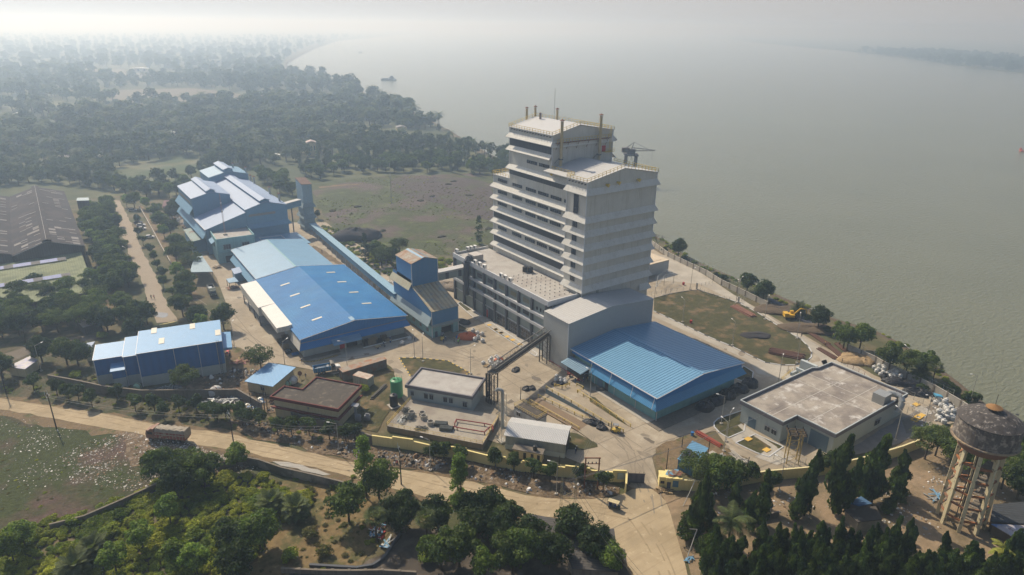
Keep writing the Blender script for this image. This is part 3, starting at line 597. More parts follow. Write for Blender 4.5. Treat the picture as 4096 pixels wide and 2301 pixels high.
# ================================================================ blue conveyor tower by the annex
t = thing('crushing_tower','blue sheet tower with rusty ribbed roofs and a long sloping lower roof beside the annex','conveyor tower',(99.3,186.6,0))
BW = mat('mid blue tower wall',(0.055,0.19,0.37),0.55,rib='XY',ribscale=1.0,ribdark=.14,var=.08,streak=(.16,.24,.3),streakamt=.3)
m = MB();m.box(0,10.3,1.6,30,0,4.2);m.build('base_wall',TEAL,t)
m = MB();m.box(0,3.6,0,1.58,0,4.2);m.box(8.3,10.3,0,1.58,0,4.2);m.build('base_pier',TEAL,t)
m = MB();m.box(3.7,8.2,1.4,1.55,0,3.2);m.build('door_opening',BLACK,t)
m = MB();m.box(3.6,8.3,-.02,.2,3.2,4.25);m.build('lintel',FACG,t)
m = MB();m.box(1.0,2.0,-.1,-.02,0,2.2);m.build('door',mat('slate door',(.1,.13,.16),.6),t)
m = MB();m.box(0,10.3,0,13.6,4.25,9.6);m.hexa([(0,0,9.6),(10.3,0,9.6),(10.3,13.6,9.6),(0,13.6,9.6),(0,0,9.7),(10.3,0,9.7),(10.3,13.6,14.3),(0,13.6,14.3)]);m.build('lower_wall',BW,t)
m = MB();m.box(0.0,10.3,13.62,28.6,4.25,16.8);m.build('rear_wall',BW,t)
m = MB();gable_walls(m,0,10.3,13.6,25.4,14.3,22.7,24.2,5.15);m.build('upper_wall',BW,t)
m = MB();gable_roof(m,0,10.3,13.6,25.4,22.8,24.3,5.15,o=.25,oy=.25);rr = m.build('upper_roof',RUSTR,t)
m = MB()
for xa,xb in((4.0,4.8),(6.3,6.8)):
 f = lambda x:22.8+1.5*(1-abs(x-5.15)/5.15)+.24
 m.hexa([(xa,13.4,f(xa)),(xb,13.4,f(xb)),(xb,25.6,f(xb)),(xa,25.6,f(xa)),(xa,13.4,f(xa)+.06),(xb,13.4,f(xb)+.06),(xb,25.6,f(xb)+.06),(xa,25.6,f(xa)+.06)])
m.build('blue_strip',BLUEL,rr)
m = MB();m.slab((-.2,-.3,9.85),(10.5,-.3,9.85),(10.5,13.55,14.55),(-.2,13.55,14.55),.15)
lr = m.build('sloping_roof',mat('rust streaked slope roof',(.40,.34,.22),.7,var=.2,rib='X',ribscale=.34,ribdark=.3,streak=(.26,.13,.05),streakamt=.9,sq=(1.2,.12,.12),col2=(.24,.28,.27),c2scale=.4,c2pos=.58,c2w=.1),t)
m = MB();m.slab((-.1,25.42,18.5),(10.4,25.42,18.5),(10.4,28.7,17.2),(-.1,28.7,17.2),.15);m.box(0,10.3,25.42,28.6,16.8,17.1);m.build('step_roof',RUSTR,t)
def sk(y0,y1,z,o_,d,mt,nm='skirt'):
 a = [(-.03,y0,z),(-.03,y1,z),(-o_,y1+.4,z-d),(-o_,y0-.2,z-d)]
 m = MB();m.skq(a,.12);m.build(nm,mt,t)
sk(13.8,28.8,15.6,1.5,2.2,mat('rust stained skirt',(.34,.33,.24),.6,var=.2,streak=(.3,.16,.05),streakamt=.7),'skirt')
sk(0,28.8,7.6,1.7,2.9,mat('pale blue skirt',(.24,.31,.34),.6,rib='XY',ribscale=.7,var=.15))
m = MB();m.slab((-.2,-.8,4.3),(10.6,-.8,4.3),(10.6,-.02,4.9),(-.2,-.02,4.9),.1);m.build('front_hood',FACG,t)
for a in((-.08,.1,-.08,.1,0,9.7),(10.2,10.4,-.08,.1,0,9.7),(-.08,.1,13.5,13.7,14.2,22.7),(10.2,10.4,13.5,13.7,14.2,22.7)):m = MB();m.box(*a);m.build('corner_trim',TRIM,t)
for k in range(5):window_x(t,0,2.5+k*5,3.9+k*5,1.6,2.8,2)
t = thing('link_bridge','white roofed enclosed bridge between the blue conveyor tower and the annex','bridge',(109.65,205,0))
m = MB();m.box(0,14.1,-1.4,1.4,13.0,15.6)
m.build('wall',FACG,t);m = MB();m.box(-.0,14.0,-1.7,1.7,15.65,16.3);m.build('roof',ROOFW,t)
for x in(.6,5.0,10.4):m = MB();m.box(x,x+1.3,-1.46,-1.41,13.0,15.6);m.build('dark_panel',COLG,t)
# ================================================================ blue workshop at the left (turned -13 degrees)
ang = math.atan2(200.2-204.8,35.5-13.2)
t = thing('blue_workshop','tall narrow workshop with deep blue walls, stepped light blue roof and pale base','workshop',(2.3,210.9,0),ang)
WL = mat('light blue workshop roof',(0.11,0.28,0.49),0.5,rib='U',ribscale=0.35,ribdark=0.0,ribbump=.15,streak=(.2,.34,.5),streakamt=.3,sq=(.4,.4,1),var=.1)
SB = mat('ws wall',(0.008,0.115,0.33),0.5,rib='U',ribscale=.25,ribdark=.12,var=.1)
def loc(x,y):
 dx,dy = x-2.3,y-210.9;c,s = math.cos(-ang),math.sin(-ang);return(c*dx-s*dy,s*dx+c*dy)
x1,y1 = loc(13.1,204.6);x2,y2 = loc(35.4,200.0);xm,ym = loc(7.7,212.0)
D1 = 13.6
for(xa,xb,ya,zt)in((0.0,8.0,y1+5.6,8.6),(8.0,x1,y1+2.4,9.6),(x1,x2,y1,11.0)):
 yb = y1+D1;zz = lambda y:zt-(y-ya)*.0
 m = MB();m.box(xa+.02,xb-.02,ya,yb,0,3.3);m.build('base_wall',GREYP,t)
 m = MB();m.box(xa+.01,xb-.01,ya-.12,yb+.1,3.31,zt-.02);m.build('blue_wall',SB,t)
 m = MB();m.slab((xa-.1,ya-.5,zt),(xb+.1,ya-.5,zt),(xb+.1,yb+.3,zt+1.0),(xa-.1,yb+.3,zt+1.0),.2);rf = m.build('roof',WL,t)
 m = MB();m.bar((xa-.1,ya-.55,zt-.05),(xb+.1,ya-.55,zt-.05),.12);m.bar((xa-.1,ya-.5,zt),(xa-.1,yb+.3,zt+1.0),.1);m.build('edge_trim',WHITE,rf)
 m = MB();m.box(xa-.05,xa+.15,ya-.2,ya,0,zt);m.build('corner_trim',TRIM,t)
m = MB()
for fx,fy in((.25,.25),(.93,.25),(.62,.75),(.15,.8)):
 xx = x1+(x2-x1)*fx;yy = y1+D1*fy;z = 11.0+(yy-y1+.5)/(D1+.8)*1.0
 m.hexa([(xx,yy,z+.02),(xx+1.5,yy,z+.02),(xx+1.5,yy+3.6,z+.02+.25),(xx,yy+3.6,z+.27),(xx,yy,z+.1),(xx+1.5,yy,z+.1),(xx+1.5,yy+3.6,z+.35),(xx,yy+3.6,z+.35)])
m.build('skylight',SKYL,t)
m = MB();m.slab((x2+.1,y1+1,8.0),(x2+2.6,y1+1,7.7),(x2+2.6,y1+12,8.2),(x2+.1,y1+12,8.5),.15);m.box(x2+.12,x2+2.5,y1+1.1,y1+1.25,7.0,7.75);m.build('side_canopy',WL,t)
m = MB();m.slab((4.2,y1+1.2,5.9),(8.0,y1+1.2,5.9),(8.0,y1+5.4,6.6),(4.2,y1+5.4,6.6),.15);m.build('porch_roof',WL,t)
m = MB();m.box(4.6,7.9,y1+1.6,y1+5.4,3.3,5.75);m.build('porch_wall',SB,t);m = MB();m.box(4.6,7.9,y1+1.62,y1+5.4,0,3.29);m.build('porch_base',GREYP,t)
for k in(.42,.71,.93):m = MB();m.tube((x1+(x2-x1)*k,y1-.25,0),(x1+(x2-x1)*k,y1-.25,10.9),.09,6);m.build('downpipe',TRIM,t)
m = MB()
for s in(-.3,.3):m.tube((x2-1.2+s,y1-.6,0),(x2-1.2+s,y1-.6,11.6),.05,4)
for z in np.arange(.4,11.4,.6):m.tube((x2-1.5,y1-.6,z),(x2-.9,y1-.6,z),.04,4)
m.build('ladder',STEEL,t)
# ================================================================ old asbestos sheds at the far left
t = thing('asbestos_shed','old dark shed with patched asbestos gable roofs and lighter replacement sheets','shed',(-14.5,332,0))
m = MB();gable_walls(m,.4,24.6,.3,120,0,9.6,13.6,12.3);m.build('wall',mat('dark shed wall',(.085,.075,.07),.95,rib='XY',ribscale=.6,ribdark=.3,var=.25,streak=(.15,.13,.12)),t)
m = MB();gable_roof(m,0,25,0,120,9.9,13.9,12.3,o=.3,oy=.4);r1 = m.build('roof',ASB,t)
m = MB();gable_roof(m,10.8,13.8,0,120,14.3,14.7,12.3,o=.2,oy=.2);r2 = m.build('ridge_monitor',ASB,t)
m = MB();m.bar((12.3,-.3,14.95),(12.3,120.3,14.95),.12);m.bar((-.3,-.45,9.9),(12.3,-.45,14.0),.14);m.bar((12.3,-.45,14.0),(25.3,-.45,9.9),.14);m.build('verge_trim',mat('chalky trim',(.34,.33,.32),.8),r1)
m = MB();g2 = random.Random(5)
for k in range(75):
 x = g2.choice((.6,3.2,5.8,8.2))if g2.random()<.55 else g2.choice((13.9,16.3,18.9,21.4));y = g2.random()**1.4*116;w = 2.5;d = g2.choice((.8,.8,.8,1.8,3.0 if y<30 else .8))
 f = lambda x:9.9+4*(x/12.3 if x<12.3 else(25-x)/12.7)+.25
 m.hexa([(x,y,f(x)),(x+w,y,f(x+w)),(x+w,y+d,f(x+w)),(x,y+d,f(x)),(x,y,f(x)+.05),(x+w,y,f(x+w)+.05),(x+w,y+d,f(x+w)+.05),(x,y+d,f(x)+.05)])
m.build('replaced_sheet',ASBL,r1,kind=None)
t = thing('asbestos_shed','left neighbour of the old dark shed, its patched roof running out of the picture','shed',(-40,334,0))
m = MB();gable_walls(m,.4,25,.3,118,0,9.6,13.6,12.6);m.build('wall',MATS['dark shed wall'],t)
m = MB();gable_roof(m,0,25.2,0,118,9.9,13.9,12.6,o=.2,oy=.4);r1 = m.build('roof',ASB,t)
m = MB()
for k in range(60):
 x = g2.choice((13.9,16.3,18.9,21.4));y = g2.random()**1.2*114;w = 2.5;d = g2.choice((.7,.7,1.6))
 f = lambda x:9.9+4*(25.2-x)/12.6+.25
 m.hexa([(x,y,f(x)),(x+w,y,f(x+w)),(x+w,y+d,f(x+w)),(x,y+d,f(x)),(x,y,f(x)+.05),(x+w,y,f(x+w)+.05),(x+w,y+d,f(x+w)+.05),(x,y+d,f(x)+.05)])
m.build('replaced_sheet',ASBL,r1)
t = thing('green_roof_shed','low shed with moss green stepped roof and blue and tan clerestory strips','shed',(-45,281,0))
m = MB();m.box(0,53.5,0,50,0,6.0);m.build('wall',MATS['dark shed wall'],t)
m = MB();m.slab((-.3,-.3,6.1),(54,-.3,6.1),(54,20,7.3),(-.3,20,7.3),.2);m.slab((-.3,20.3,6.4),(54,20.3,6.4),(54,42,7.6),(-.3,42,7.6),.2);m.slab((-.3,42.3,6.6),(54,42.3,6.6),(54,50.6,7.4),(-.3,50.6,7.4),.2);m.build('roof',GREENR,t)
for yy,z in((20.4,7.5),(42.4,7.8)):
 for k in range(16):
  m = MB();x = k*3.0;m.slab((x,yy-1.8,z+.2),(x+2.98,yy-1.8,z+.2),(x+2.98,yy+.2,z+.9),(x,yy+.2,z+.9),.08);m.build('clerestory_sheet',ASBL if k%3==0 else mat('lilac blue sheet',(.2,.24,.46),.6),t)
# ================================================================ small buildings
def flat_house(name,lab,cat,pts,h,wm,rm,pm,ov=.5,ph=.5,pt=.3):
 """pts: roof outline in world numbers"""
 o = Vector((*pts[0],0));q = [(p[0]-o.x,p[1]-o.y)for p in pts];c = (sum(p[0]for p in q)/len(q),sum(p[1]for p in q)/len(q))
 t = thing(name,lab,cat,tuple(o));n = len(q)
 def inset(pp,d):
  out = [];k = len(pp);ar = sum(pp[i][0]*pp[(i+1)%k][1]-pp[(i+1)%k][0]*pp[i][1]for i in range(k));s = 1 if ar>0 else-1
  for i in range(k):
   a,b,e = Vector(pp[i-1]),Vector(pp[i]),Vector(pp[(i+1)%k]);u = (b-a).normalized();v = (e-b).normalized()
   nu = Vector((-u.y,u.x))*s;nv = Vector((-v.y,v.x))*s;w = (nu+nv);w = w/max(.3,w.dot(nu))if w.length>1e-6 else nu
   r = b+w*d;out.append((r.x,r.y))
  return out
 wq = inset(q,ov);iq = inset(q,pt)
 m = MB();m.prism(wq,0,h-.3);m.build('wall',wm,t)
 m = MB();m.prism(inset(q,.02),h-.298,h);m.build('roof',rm,t)
 m = MB()
 for i in range(n):
  j = (i+1)%n;m.hexa([(*q[i],h-.5),(*q[j],h-.5),(*iq[j],h-.5),(*iq[i],h-.5),(*q[i],h+ph),(*q[j],h+ph),(*iq[j],h+ph),(*iq[i],h+ph)])
 m.build('parapet',pm,t);return t,wq,q
def wall_windows(t,a,b,specs,n=2,mt=None):
 """specs (dist, width, z0, z1) along the outer wall from a to b, facing the right-hand side of a->b"""
 a,b = Vector(a),Vector(b);u = (b-a).normalized();out = Vector((u.y,-u.x));ang = math.atan2(u.y,u.x)
 for d,w,z0,z1 in specs:
  p = a+u*d
  g = MB();g.T = Matrix.Translation((p.x,p.y,0))@Matrix.Rotation(ang,4,'Z');g.box(0,w,-.09,-.03,z0,z1);wd = g.build('window' if z0>.5 else 'door',mt or GLASS,t)
  if z0>.5:
   f = MB();f.T = g.T;f.box(-.08,w+.08,-.4,-.02,z1+.08,z1+.16)
   for i in range(n+1):f.box(w*i/n-.04,w*i/n+.04,-.15,-.095,z0,z1)
   f.build('frame',FRAME,wd)
t,wq,q = flat_house('pump_house','grey plastered pump house with dark parapet and pale flat roof next to the green tank','small building',[(72.6,153.8),(84.8,137.6),(93.7,144.6),(81.4,160.8)],5.2,GREYP,CONRL,PARG,ph=.45,pt=.45)
wall_windows(t,wq[0],wq[1],[(1.0,1.0,2.4,3.6),(5.2,1.1,2.2,3.6),(6.8,1.1,2.2,3.6),(11,1.1,2.2,3.6),(12.7,1.1,2.2,3.6),(16.8,1.2,1.8,3.2)])
wall_windows(t,wq[1],wq[2],[(6.5,2.4,3.2,4.2)])
t,wq,q = flat_house('guard_quarters','cream two storey house with maroon bands and dark stained L-shaped flat roof','house',[(39.2,167.2),(51.9,150.7),(62.2,159.1),(53.4,170.9),(47.9,166.4),(44.3,170.9)],6.0,CREAM,CONRD,MAROON,ph=.4,ov=.7)
m = MB()
for i in range(6):
 a,b = Vector(q[i]),Vector(q[(i+1)%6]);c,d = Vector(wq[i]),Vector(wq[(i+1)%6])
 if i in(0,1):m.hexa([(*a,2.9),(*b,2.9),(*d,2.9),(*c,2.9),(*a,3.3),(*b,3.3),(*d,3.3),(*c,3.3)])
m.build('maroon_ledge',MAROON,t)
wall_windows(t,wq[0],wq[1],[(5,1.2,1.2,2.3),(10.5,.3,4.2,4.6),(14,1.2,1.2,2.3),(16.2,1.2,1.2,2.3)])
t,wq,q = flat_house('substation','large flat roofed grey substation with dark parapet, roller door and metal roof duct','industrial building',[(142.5,94.4),(142.6,81.2),(148.4,81.1),(148.5,70.5),(184,70.5),(184,93.2),(177.5,93.4),(175.6,94.4)],6.0,GREYP,CONR,PARG,ph=.6,pt=.45)
SUBT = t
m = MB()
for i in range(8):
 a,b = Vector(q[i]),Vector(q[(i+1)%8]);u = (b-a).normalized()*.0;nrm = Vector((-(b-a).y,(b-a).x)).normalized()*.12
 m.tube((*(a+nrm),6.66),(*(b+nrm),6.66),.17,4)
m.build('parapet_coping',mat('pale coping',(.42,.46,.46),.7),t)
wall_windows(t,wq[0],wq[1],[(2.5,2.4,0.05,3.0)],mt=mat('slate shutter',(.09,.14,.18),.6));wall_windows(t,wq[0],wq[1],[(7.6,1.5,1.6,3.0),(9.6,1.5,1.6,3.0)])
wall_windows(t,wq[2],wq[3],[(1.2,1.6,.05,2.8),(4.4,5,.05,4.6)],mt=MATS['slate shutter'])
wall_windows(t,wq[2],wq[3],[(3.2,.8,.05,2.4)],mt=MATS['slate shutter'])
wall_windows(t,wq[3],wq[4],[(7,1.6,1.4,3.0),(20,2.6,1.4,3.0)])
m = MB();m.box(30.2,33.8,-23.0,-19.7,6.01,8.7);m.build('duct_box',GALV,t)
m = MB();m.path([(33.7,-21.4,7.6),(35.0,-21.8,7.8),(35.9,-23.0,7.9),(36.0,-24.4,7.6),(35.5,-25.2,6.6),(34.8,-25.3,5.2),(34.2,-25.2,4.0)],.85,12);m.build('round_duct',GALV,t)
m = MB()
for x,y in((30,-8),(24,-8)):m.box(x,x+.16,-23,-1,6.011,6.03)
m.box(1,40,-9.0,-8.85,6.011,6.03);m.box(8,40,-16.2,-16.05,6.011,6.03);m.build('roof_joint',mat('pale mortar',(.46,.44,.40),.9,var=.3),t)
m = MB();m.box(36.0,37.0,.2,5.4,0,6.1);m.box(30.4,31,.2,3.2,4,6.1);m.box(28,31,2.7,3.3,4.2,5.2);m.build('stair_parapet',mat('pale coping',(.42,.46,.46),.7),t)
m = MB();railing(m,[(25,.5,3),(25,4,3),(30,4,4.5)],1.1,.8,.05);railing(m,[(26,1.5,2),(30,1.5,4.5)],1.1,.8,.05);m.build('stair_railing',YEL,t)
t = thing('pale_metal_shed','small grey sheet shed with cream ribbed gable roof in front of the loading ramps','shed',(83.2,119.4,0),math.atan2(107.8-119.4,93.1-83.2))
L1 = 15.2
m = MB();m.profile([(0,0),(7.0,0),(7.0,4.6),(3.9,5.3),(0,4.1)],0,L1,'X');m.build('wall',mat('grey green sheet',(.27,.28,.25),.6,rib='U',ribscale=.35,ribdark=.12),t)
m = MB();f = lambda y,z:[(-.3,y,z),(L1+.3,y,z)]
m.slab((-.3,-.4,4.12),(L1+.3,-.4,4.12),(L1+.3,3.9,5.5),(-.3,3.9,5.5),.12);m.slab((-.3,3.9,5.5),(L1+.3,3.9,5.5),(L1+.3,7.4,4.7),(-.3,7.4,4.7),.12)
rf = m.build('roof',ROOFWX,t);m = MB()
for x in np.arange(-.2,L1+.2,.42):m.hexa([(x,-.4,4.1),(x+.1,-.4,4.1),(x+.1,3.9,5.48),(x,3.9,5.48),(x,-.4,4.19),(x+.1,-.4,4.19),(x+.1,3.9,5.57),(x,3.9,5.57)]);m.hexa([(x,3.9,5.48),(x+.1,3.9,5.48),(x+.1,7.4,4.68),(x,7.4,4.68),(x,3.9,5.57),(x+.1,3.9,5.57),(x+.1,7.4,4.77),(x,7.4,4.77)])
m.build('rib',TRIM,rf);m = MB();m.box(-.05,.05,-.05,7.05,0,1.1);m.box(0,L1,-.1,-.02,0,1.3);m.build('plinth',GREYP,t)
m = MB();m.box(L1+.02,L1+.08,1.2,5.6,0,3.6);m.build('door_opening',BLACK,t)
t = thing('toilet_block','tiny cream block with dark slab roof carrying a black tank, below the metal shed','small building',(82.3,115.3,0),math.atan2(109.3-115.3,87-82.3))
m = MB();m.box(.2,7.6,.2,2.4,0,2.4);m.build('wall',CREAM,t);m = MB();m.box(0,7.8,0,2.6,2.41,2.6);m.build('roof',CONCD,t)
for x in(1.0,2.9,4.8,6.4):m = MB();m.box(x,x+.7,.12,.18,.2,2.0);m.build('door',GLASS,t)
a = math.atan2(109.3-115.3,87-82.3)
tx = lambda x,y:(82.3+math.cos(a)*x-math.sin(a)*y,115.3+math.sin(a)*x+math.cos(a)*y)
water_tank('water_tank',.55,1.3,BLACK,'small black tank with bricks on its lid on the cream toilet block',(*tx(5.6,1.2),2.605))
A0 = (37.1,185.1);a = math.atan2(177.4-185.1,42.9-37.1)
t = thing('yellow_hut','small pale yellow hut with a single slope blue roof','hut',(*A0,0),a)
Lh = 9.6;m = MB();m.box(.5,Lh-.5,.5,10.6,0,3.2);m.build('wall',CREAM,t)
m = MB();m.slab((0,0,3.4),(Lh,0,3.4),(Lh,11.2,4.0),(0,11.2,4.0),.12);m.build('roof',WL,t);wall_windows(t,(.5,.5),(Lh-.5,.5),[(4.5,1.2,1.2,2.3)])
m = MB();m.lathe([(0.02,0),(.5,.12),(.75,.3)],n=12);d_ = m.build('dish',RUST,None,label='round rusty dish standing by the corner of the yellow hut',cat='dish antenna');d_.name = 'dish_antenna';d_.location = (52.6,184.2,1.6);d_.rotation_euler = (1.1,0,.4)
m = MB();m.tube((0,0,-1.6),(0,0,0),.06,5);o = m.build('stand',STEEL,d_);o.rotation_euler = (0,0,0);o.matrix_parent_inverse = Matrix.Identity(4);o.rotation_euler = (-1.1,0,0)
t = thing('gate_house','small yellow gate house with blue window and scrap sheets on its roof','guard house',(103.7,86.4,0),math.atan2(83.1-86.4,107.3-103.7))
m = MB();m.box(0,1.5,.2,2.6,0,2.9);m.box(1.5,5.0,-.4,2.6,0,3.2);m.build('wall',YWALL,t)
m = MB();m.box(-.1,1.55,.1,2.7,2.91,3.02);m.box(1.4,5.1,-.5,2.7,3.21,3.33);m.build('roof',YWALL,t)
m = MB();m.box(3.0,4.3,-.46,-.41,1.0,2.7);m.build('window',mat('blue shutter',(.07,.16,.22),.6),t);m = MB();m.box(1.7,2.6,-.46,-.41,0,2.2);m.build('door',COLG,t);m = MB();m.box(.3,1.2,.14,.19,1.2,1.9);m.build('window',GLASS,t)
m = MB()
for k in range(9):m.T = Matrix.Translation((2.1+.3*k,1+rnd.random()*1.2,3.38+.04*k))@Matrix.Rotation(rnd.uniform(-.6,.6),4,'Z')@Matrix.Rotation(rnd.uniform(-.05,.12),4,'X');m.mi = k%3;m.box(-.5,.5,-.9,.9,0,.05)
sr = m.build('scrap_sheets',[BLUEL,CONCD,RUST],None,label='scrap blue and rusty sheets lying on the gate house roof',cat='scrap metal');sr.location = (103.7,86.4,0);sr.rotation_euler = (0,0,math.atan2(83.1-86.4,107.3-103.7))
# ================================================================ ground, river, roads
GRD = mat('ground soil and grass',(0.060,0.066,0.027),0.95,var=0.35,scale=0.35,col2=(0.135,0.105,0.06),c2scale=0.05,c2pos=0.52,c2w=0.10,col3=(0.17,0.135,0.085),c3scale=0.35,c3pos=0.66,c3w=0.05,bump=0.8,bscale=1.2,bdist=.25)
FIELD = mat('open field',(0.046,0.056,0.018),0.95,var=0.50,scale=0.22,col2=(0.085,0.062,0.055),c2scale=0.03,c2pos=0.53,c2w=0.04,col3=(0.085,0.105,0.028),c3scale=0.09,c3pos=0.60,c3w=0.07,bump=1,bscale=.6,bdist=.4)
LAWN = mat('dry lawn',(0.056,0.054,0.019),0.95,var=0.55,scale=0.5,col2=(0.14,0.10,0.052),c2scale=0.16,c2pos=0.56,c2w=0.06,col3=(0.038,0.042,0.014),c3scale=0.4,c3pos=0.60,c3w=0.08,bump=1,bscale=2,bdist=.15)
MEAD = mat('meadow',(0.036,0.046,0.012),0.95,var=0.7,scale=0.8,col2=(0.080,0.052,0.040),c2scale=0.045,c2pos=0.55,c2w=0.06,col3=(0.16,0.15,0.12),c3scale=0.5,c3pos=0.72,c3w=0.03,bump=1,bscale=2,bdist=.3)
YARD = mat('yard concrete',(0.315,0.265,0.195),0.9,var=0.16,scale=0.5,col2=(0.23,0.195,0.145),c2scale=0.07,c2pos=0.56,c2w=0.12,col3=(0.39,0.345,0.27),c3scale=0.12,c3pos=0.60,c3w=0.08,streak=(.2,.165,.12),streakamt=.35,sq=(.9,.06,1),bump=.2,bscale=3)
YARDG = mat('pale dusty concrete',(0.385,0.355,0.30),0.9,var=0.14,scale=0.3,col2=(0.31,0.28,0.23),c2scale=0.1,c2pos=0.5,c2w=0.1)
ROADM = mat('dirt road',(0.37,0.295,0.19),0.95,var=0.16,scale=0.35,col2=(0.29,0.23,0.145),c2scale=0.10,c2pos=0.52,c2w=0.12,streak=(0.21,0.15,0.085),streakamt=0.55,sq=(.05,1.3,1),srot=math.radians(-48),col3=(.45,.37,.25),c3scale=.5,c3pos=.64,c3w=.05,bump=.5,bscale=1.5,bdist=.1)
DIRT = mat('bare brown dirt',(0.17,0.12,0.068),0.95,var=0.35,scale=0.7,col2=(0.125,0.09,0.05),c2scale=0.2,c2pos=0.52,c2w=0.12,col3=(0.08,0.085,0.03),c3scale=0.25,c3pos=0.60,c3w=0.06,bump=1,bscale=1.5,bdist=.3)
RUBB = mat('rubble soil',(0.12,0.085,0.05),0.95,var=0.5,scale=1.2,col2=(0.22,0.165,0.11),c2scale=0.5,c2pos=0.55,c2w=0.07,col3=(0.30,0.28,0.25),c3scale=1.4,c3pos=0.66,c3w=0.03,bump=1,bscale=2,bdist=.5)
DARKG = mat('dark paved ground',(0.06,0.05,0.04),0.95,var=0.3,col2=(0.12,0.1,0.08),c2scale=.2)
WOODF = mat('woodland floor',(0.050,0.062,0.026),0.95,var=0.3,scale=0.1,col2=(.12,.12,.06),c2scale=.006,c2pos=.55,c2w=.06)
PADDY = mat('pale field',(0.048,0.070,0.024),0.95,var=0.2,scale=0.05,col2=(0.14,0.13,0.075),c2scale=0.02)
def smooth_pts(pts,it=1):
 for _ in range(it):
  o = []
  for i in range(len(pts)):
   a,b = pts[i],pts[(i+1)%len(pts)];o+=[(a[0]*.75+b[0]*.25,a[1]*.75+b[1]*.25),(a[0]*.25+b[0]*.75,a[1]*.25+b[1]*.75)]
  pts = o
 return pts
def jit(pts,step,amp,seed=1):
 g = random.Random(seed);o = []
 for i in range(len(pts)):
  a,b = pts[i],pts[(i+1)%len(pts)];L_ = math.dist(a,b);n = max(1,int(L_/step))
  for k in range(n):
   x,y = a[0]+(b[0]-a[0])*k/n,a[1]+(b[1]-a[1])*k/n;o.append((x+g.uniform(-amp,amp),y+g.uniform(-amp,amp)))
 return o
def sheet(name,pts,z,mt,step=0,amp=0,seed=1,sm=0,label=None,kind='structure',thick=None,cat=None):
 if sm:pts = smooth_pts(pts,sm)
 if step:pts = jit(pts,step,amp,seed)
 bm = bmesh.new();vs = [bm.verts.new((x,y,z))for x,y in pts];f = bm.faces.new(vs);bm.normal_update()
 if f.normal.z<0:f.normal_flip()
 bmesh.ops.triangulate(bm,faces=[f])
 if thick:
  g = bmesh.ops.extrude_face_region(bm,geom=list(bm.faces));
  for v in[e for e in g['geom']if isinstance(e,bmesh.types.BMVert)]:v.co.z-=thick
 bmesh.ops.recalc_face_normals(bm,faces=bm.faces)
 if not thick and bm.faces[:][0].normal.z<0:bmesh.ops.reverse_faces(bm,faces=bm.faces)
 me = bpy.data.meshes.new(name);bm.to_mesh(me);bm.free();me.materials.append(mt)
 return link(name,me,kind=kind,label=label,cat=cat)
SHORE = [(150,-400),(158,-100),(190,38),(207,58),(220,76),(229,92),(233,104),(231,118),(232,135),(235,150),(236,170),(240,193),(250,222),(262,262),(276,330),(292,400),(308,462),(326,530),(352,613),(385,740),(418,870),(432,960),(447,1080),(468,1200),(492,1330),(470,1480),(520,1640),(600,1900),(770,2300),(1100,3050),(1700,4300),(3200,6500),(9000,13000)]
FAR = 40000
land = SHORE+[(12000,FAR),(-FAR,FAR),(-FAR,-FAR*.5),(150,-FAR*.5)]
sheet('ground',land,0,GRD,kind='structure')
m = MB();s = [q for q in jit(SHORE[:-1],12,1.2,3)];s = s[:next(i for i in range(len(s))if i>20 and s[i][1]>6400)]
for a,b in zip(s,s[1:]):
 if math.dist(a,b)>900:continue
 d = Vector((b[0]-a[0],b[1]-a[1]));nn = Vector((d.y,-d.x)).normalized()
 m.add([(*a,.01),(a[0]+nn.x*5,a[1]+nn.y*5,-3.5),(b[0]+nn.x*5,b[1]+nn.y*5,-3.5),(*b,.01),(a[0]-nn.x*2,a[1]-nn.y*2,.02),(b[0]-nn.x*2,b[1]-nn.y*2,.02)],[(0,1,2,3),(4,0,3,5)])
m.build('river_bank',EARTH,kind='structure')
WAT = bpy.data.materials.new('river water');WAT.use_nodes = True;nt = WAT.node_tree;b = nt.nodes['Principled BSDF'];MATS['river water'] = WAT
b.inputs['Base Color'].default_value = (0.125,0.135,0.088,1);b.inputs['Roughness'].default_value = 0.18;b.inputs['IOR'].default_value = 1.33
geo = _n(nt,'ShaderNodeNewGeometry');mp = _n(nt,'ShaderNodeMapping');mp.inputs['Rotation'].default_value = (0,0,math.radians(35));mp.inputs['Scale'].default_value = (1,2.4,1)
nt.links.new(geo.outputs['Position'],mp.inputs['Vector'])
n1 = _n(nt,'ShaderNodeTexNoise');n1.inputs['Scale'].default_value = .36;n1.inputs['Detail'].default_value = 4;n1.inputs['Distortion'].default_value = .6
n2 = _n(nt,'ShaderNodeTexNoise');n2.inputs['Scale'].default_value = .012;n2.inputs['Detail'].default_value = 3
nt.links.new(mp.outputs[0],n1.inputs['Vector']);nt.links.new(geo.outputs['Position'],n2.inputs['Vector'])
bp = _n(nt,'ShaderNodeBump');bp.inputs['Distance'].default_value = .48;nt.links.new(n1.outputs['Fac'],bp.inputs['Height']);nt.links.new(bp.outputs[0],b.inputs['Normal'])
mx = _n(nt,'ShaderNodeMix',data_type='RGBA');mx.inputs['A'].default_value = (0.112,0.118,0.072,1);mx.inputs['B'].default_value = (0.152,0.155,0.100,1)
nt.links.new(n2.outputs['Fac'],mx.inputs['Factor']);nt.links.new(mx.outputs['Result'],b.inputs['Base Color'])
me = bpy.data.meshes.new('river');Q = FAR*.999;me.from_pydata([(-1000,-Q*.49,-3),(Q,-Q*.49,-3),(Q,Q,-3),(-1000,Q,-3)],[],[(0,1,2,3)]);me.materials.append(WAT)
link('river',me,kind='structure')
sheet('far_bank',[(2083,700),(2350,980),(2652,1240),(3000,1560),(3280,1845),(4600,3400),(9000,8000),(30000,20000),(30000,-3000),(2000,-200)],-2.2,WOODF,60,14)
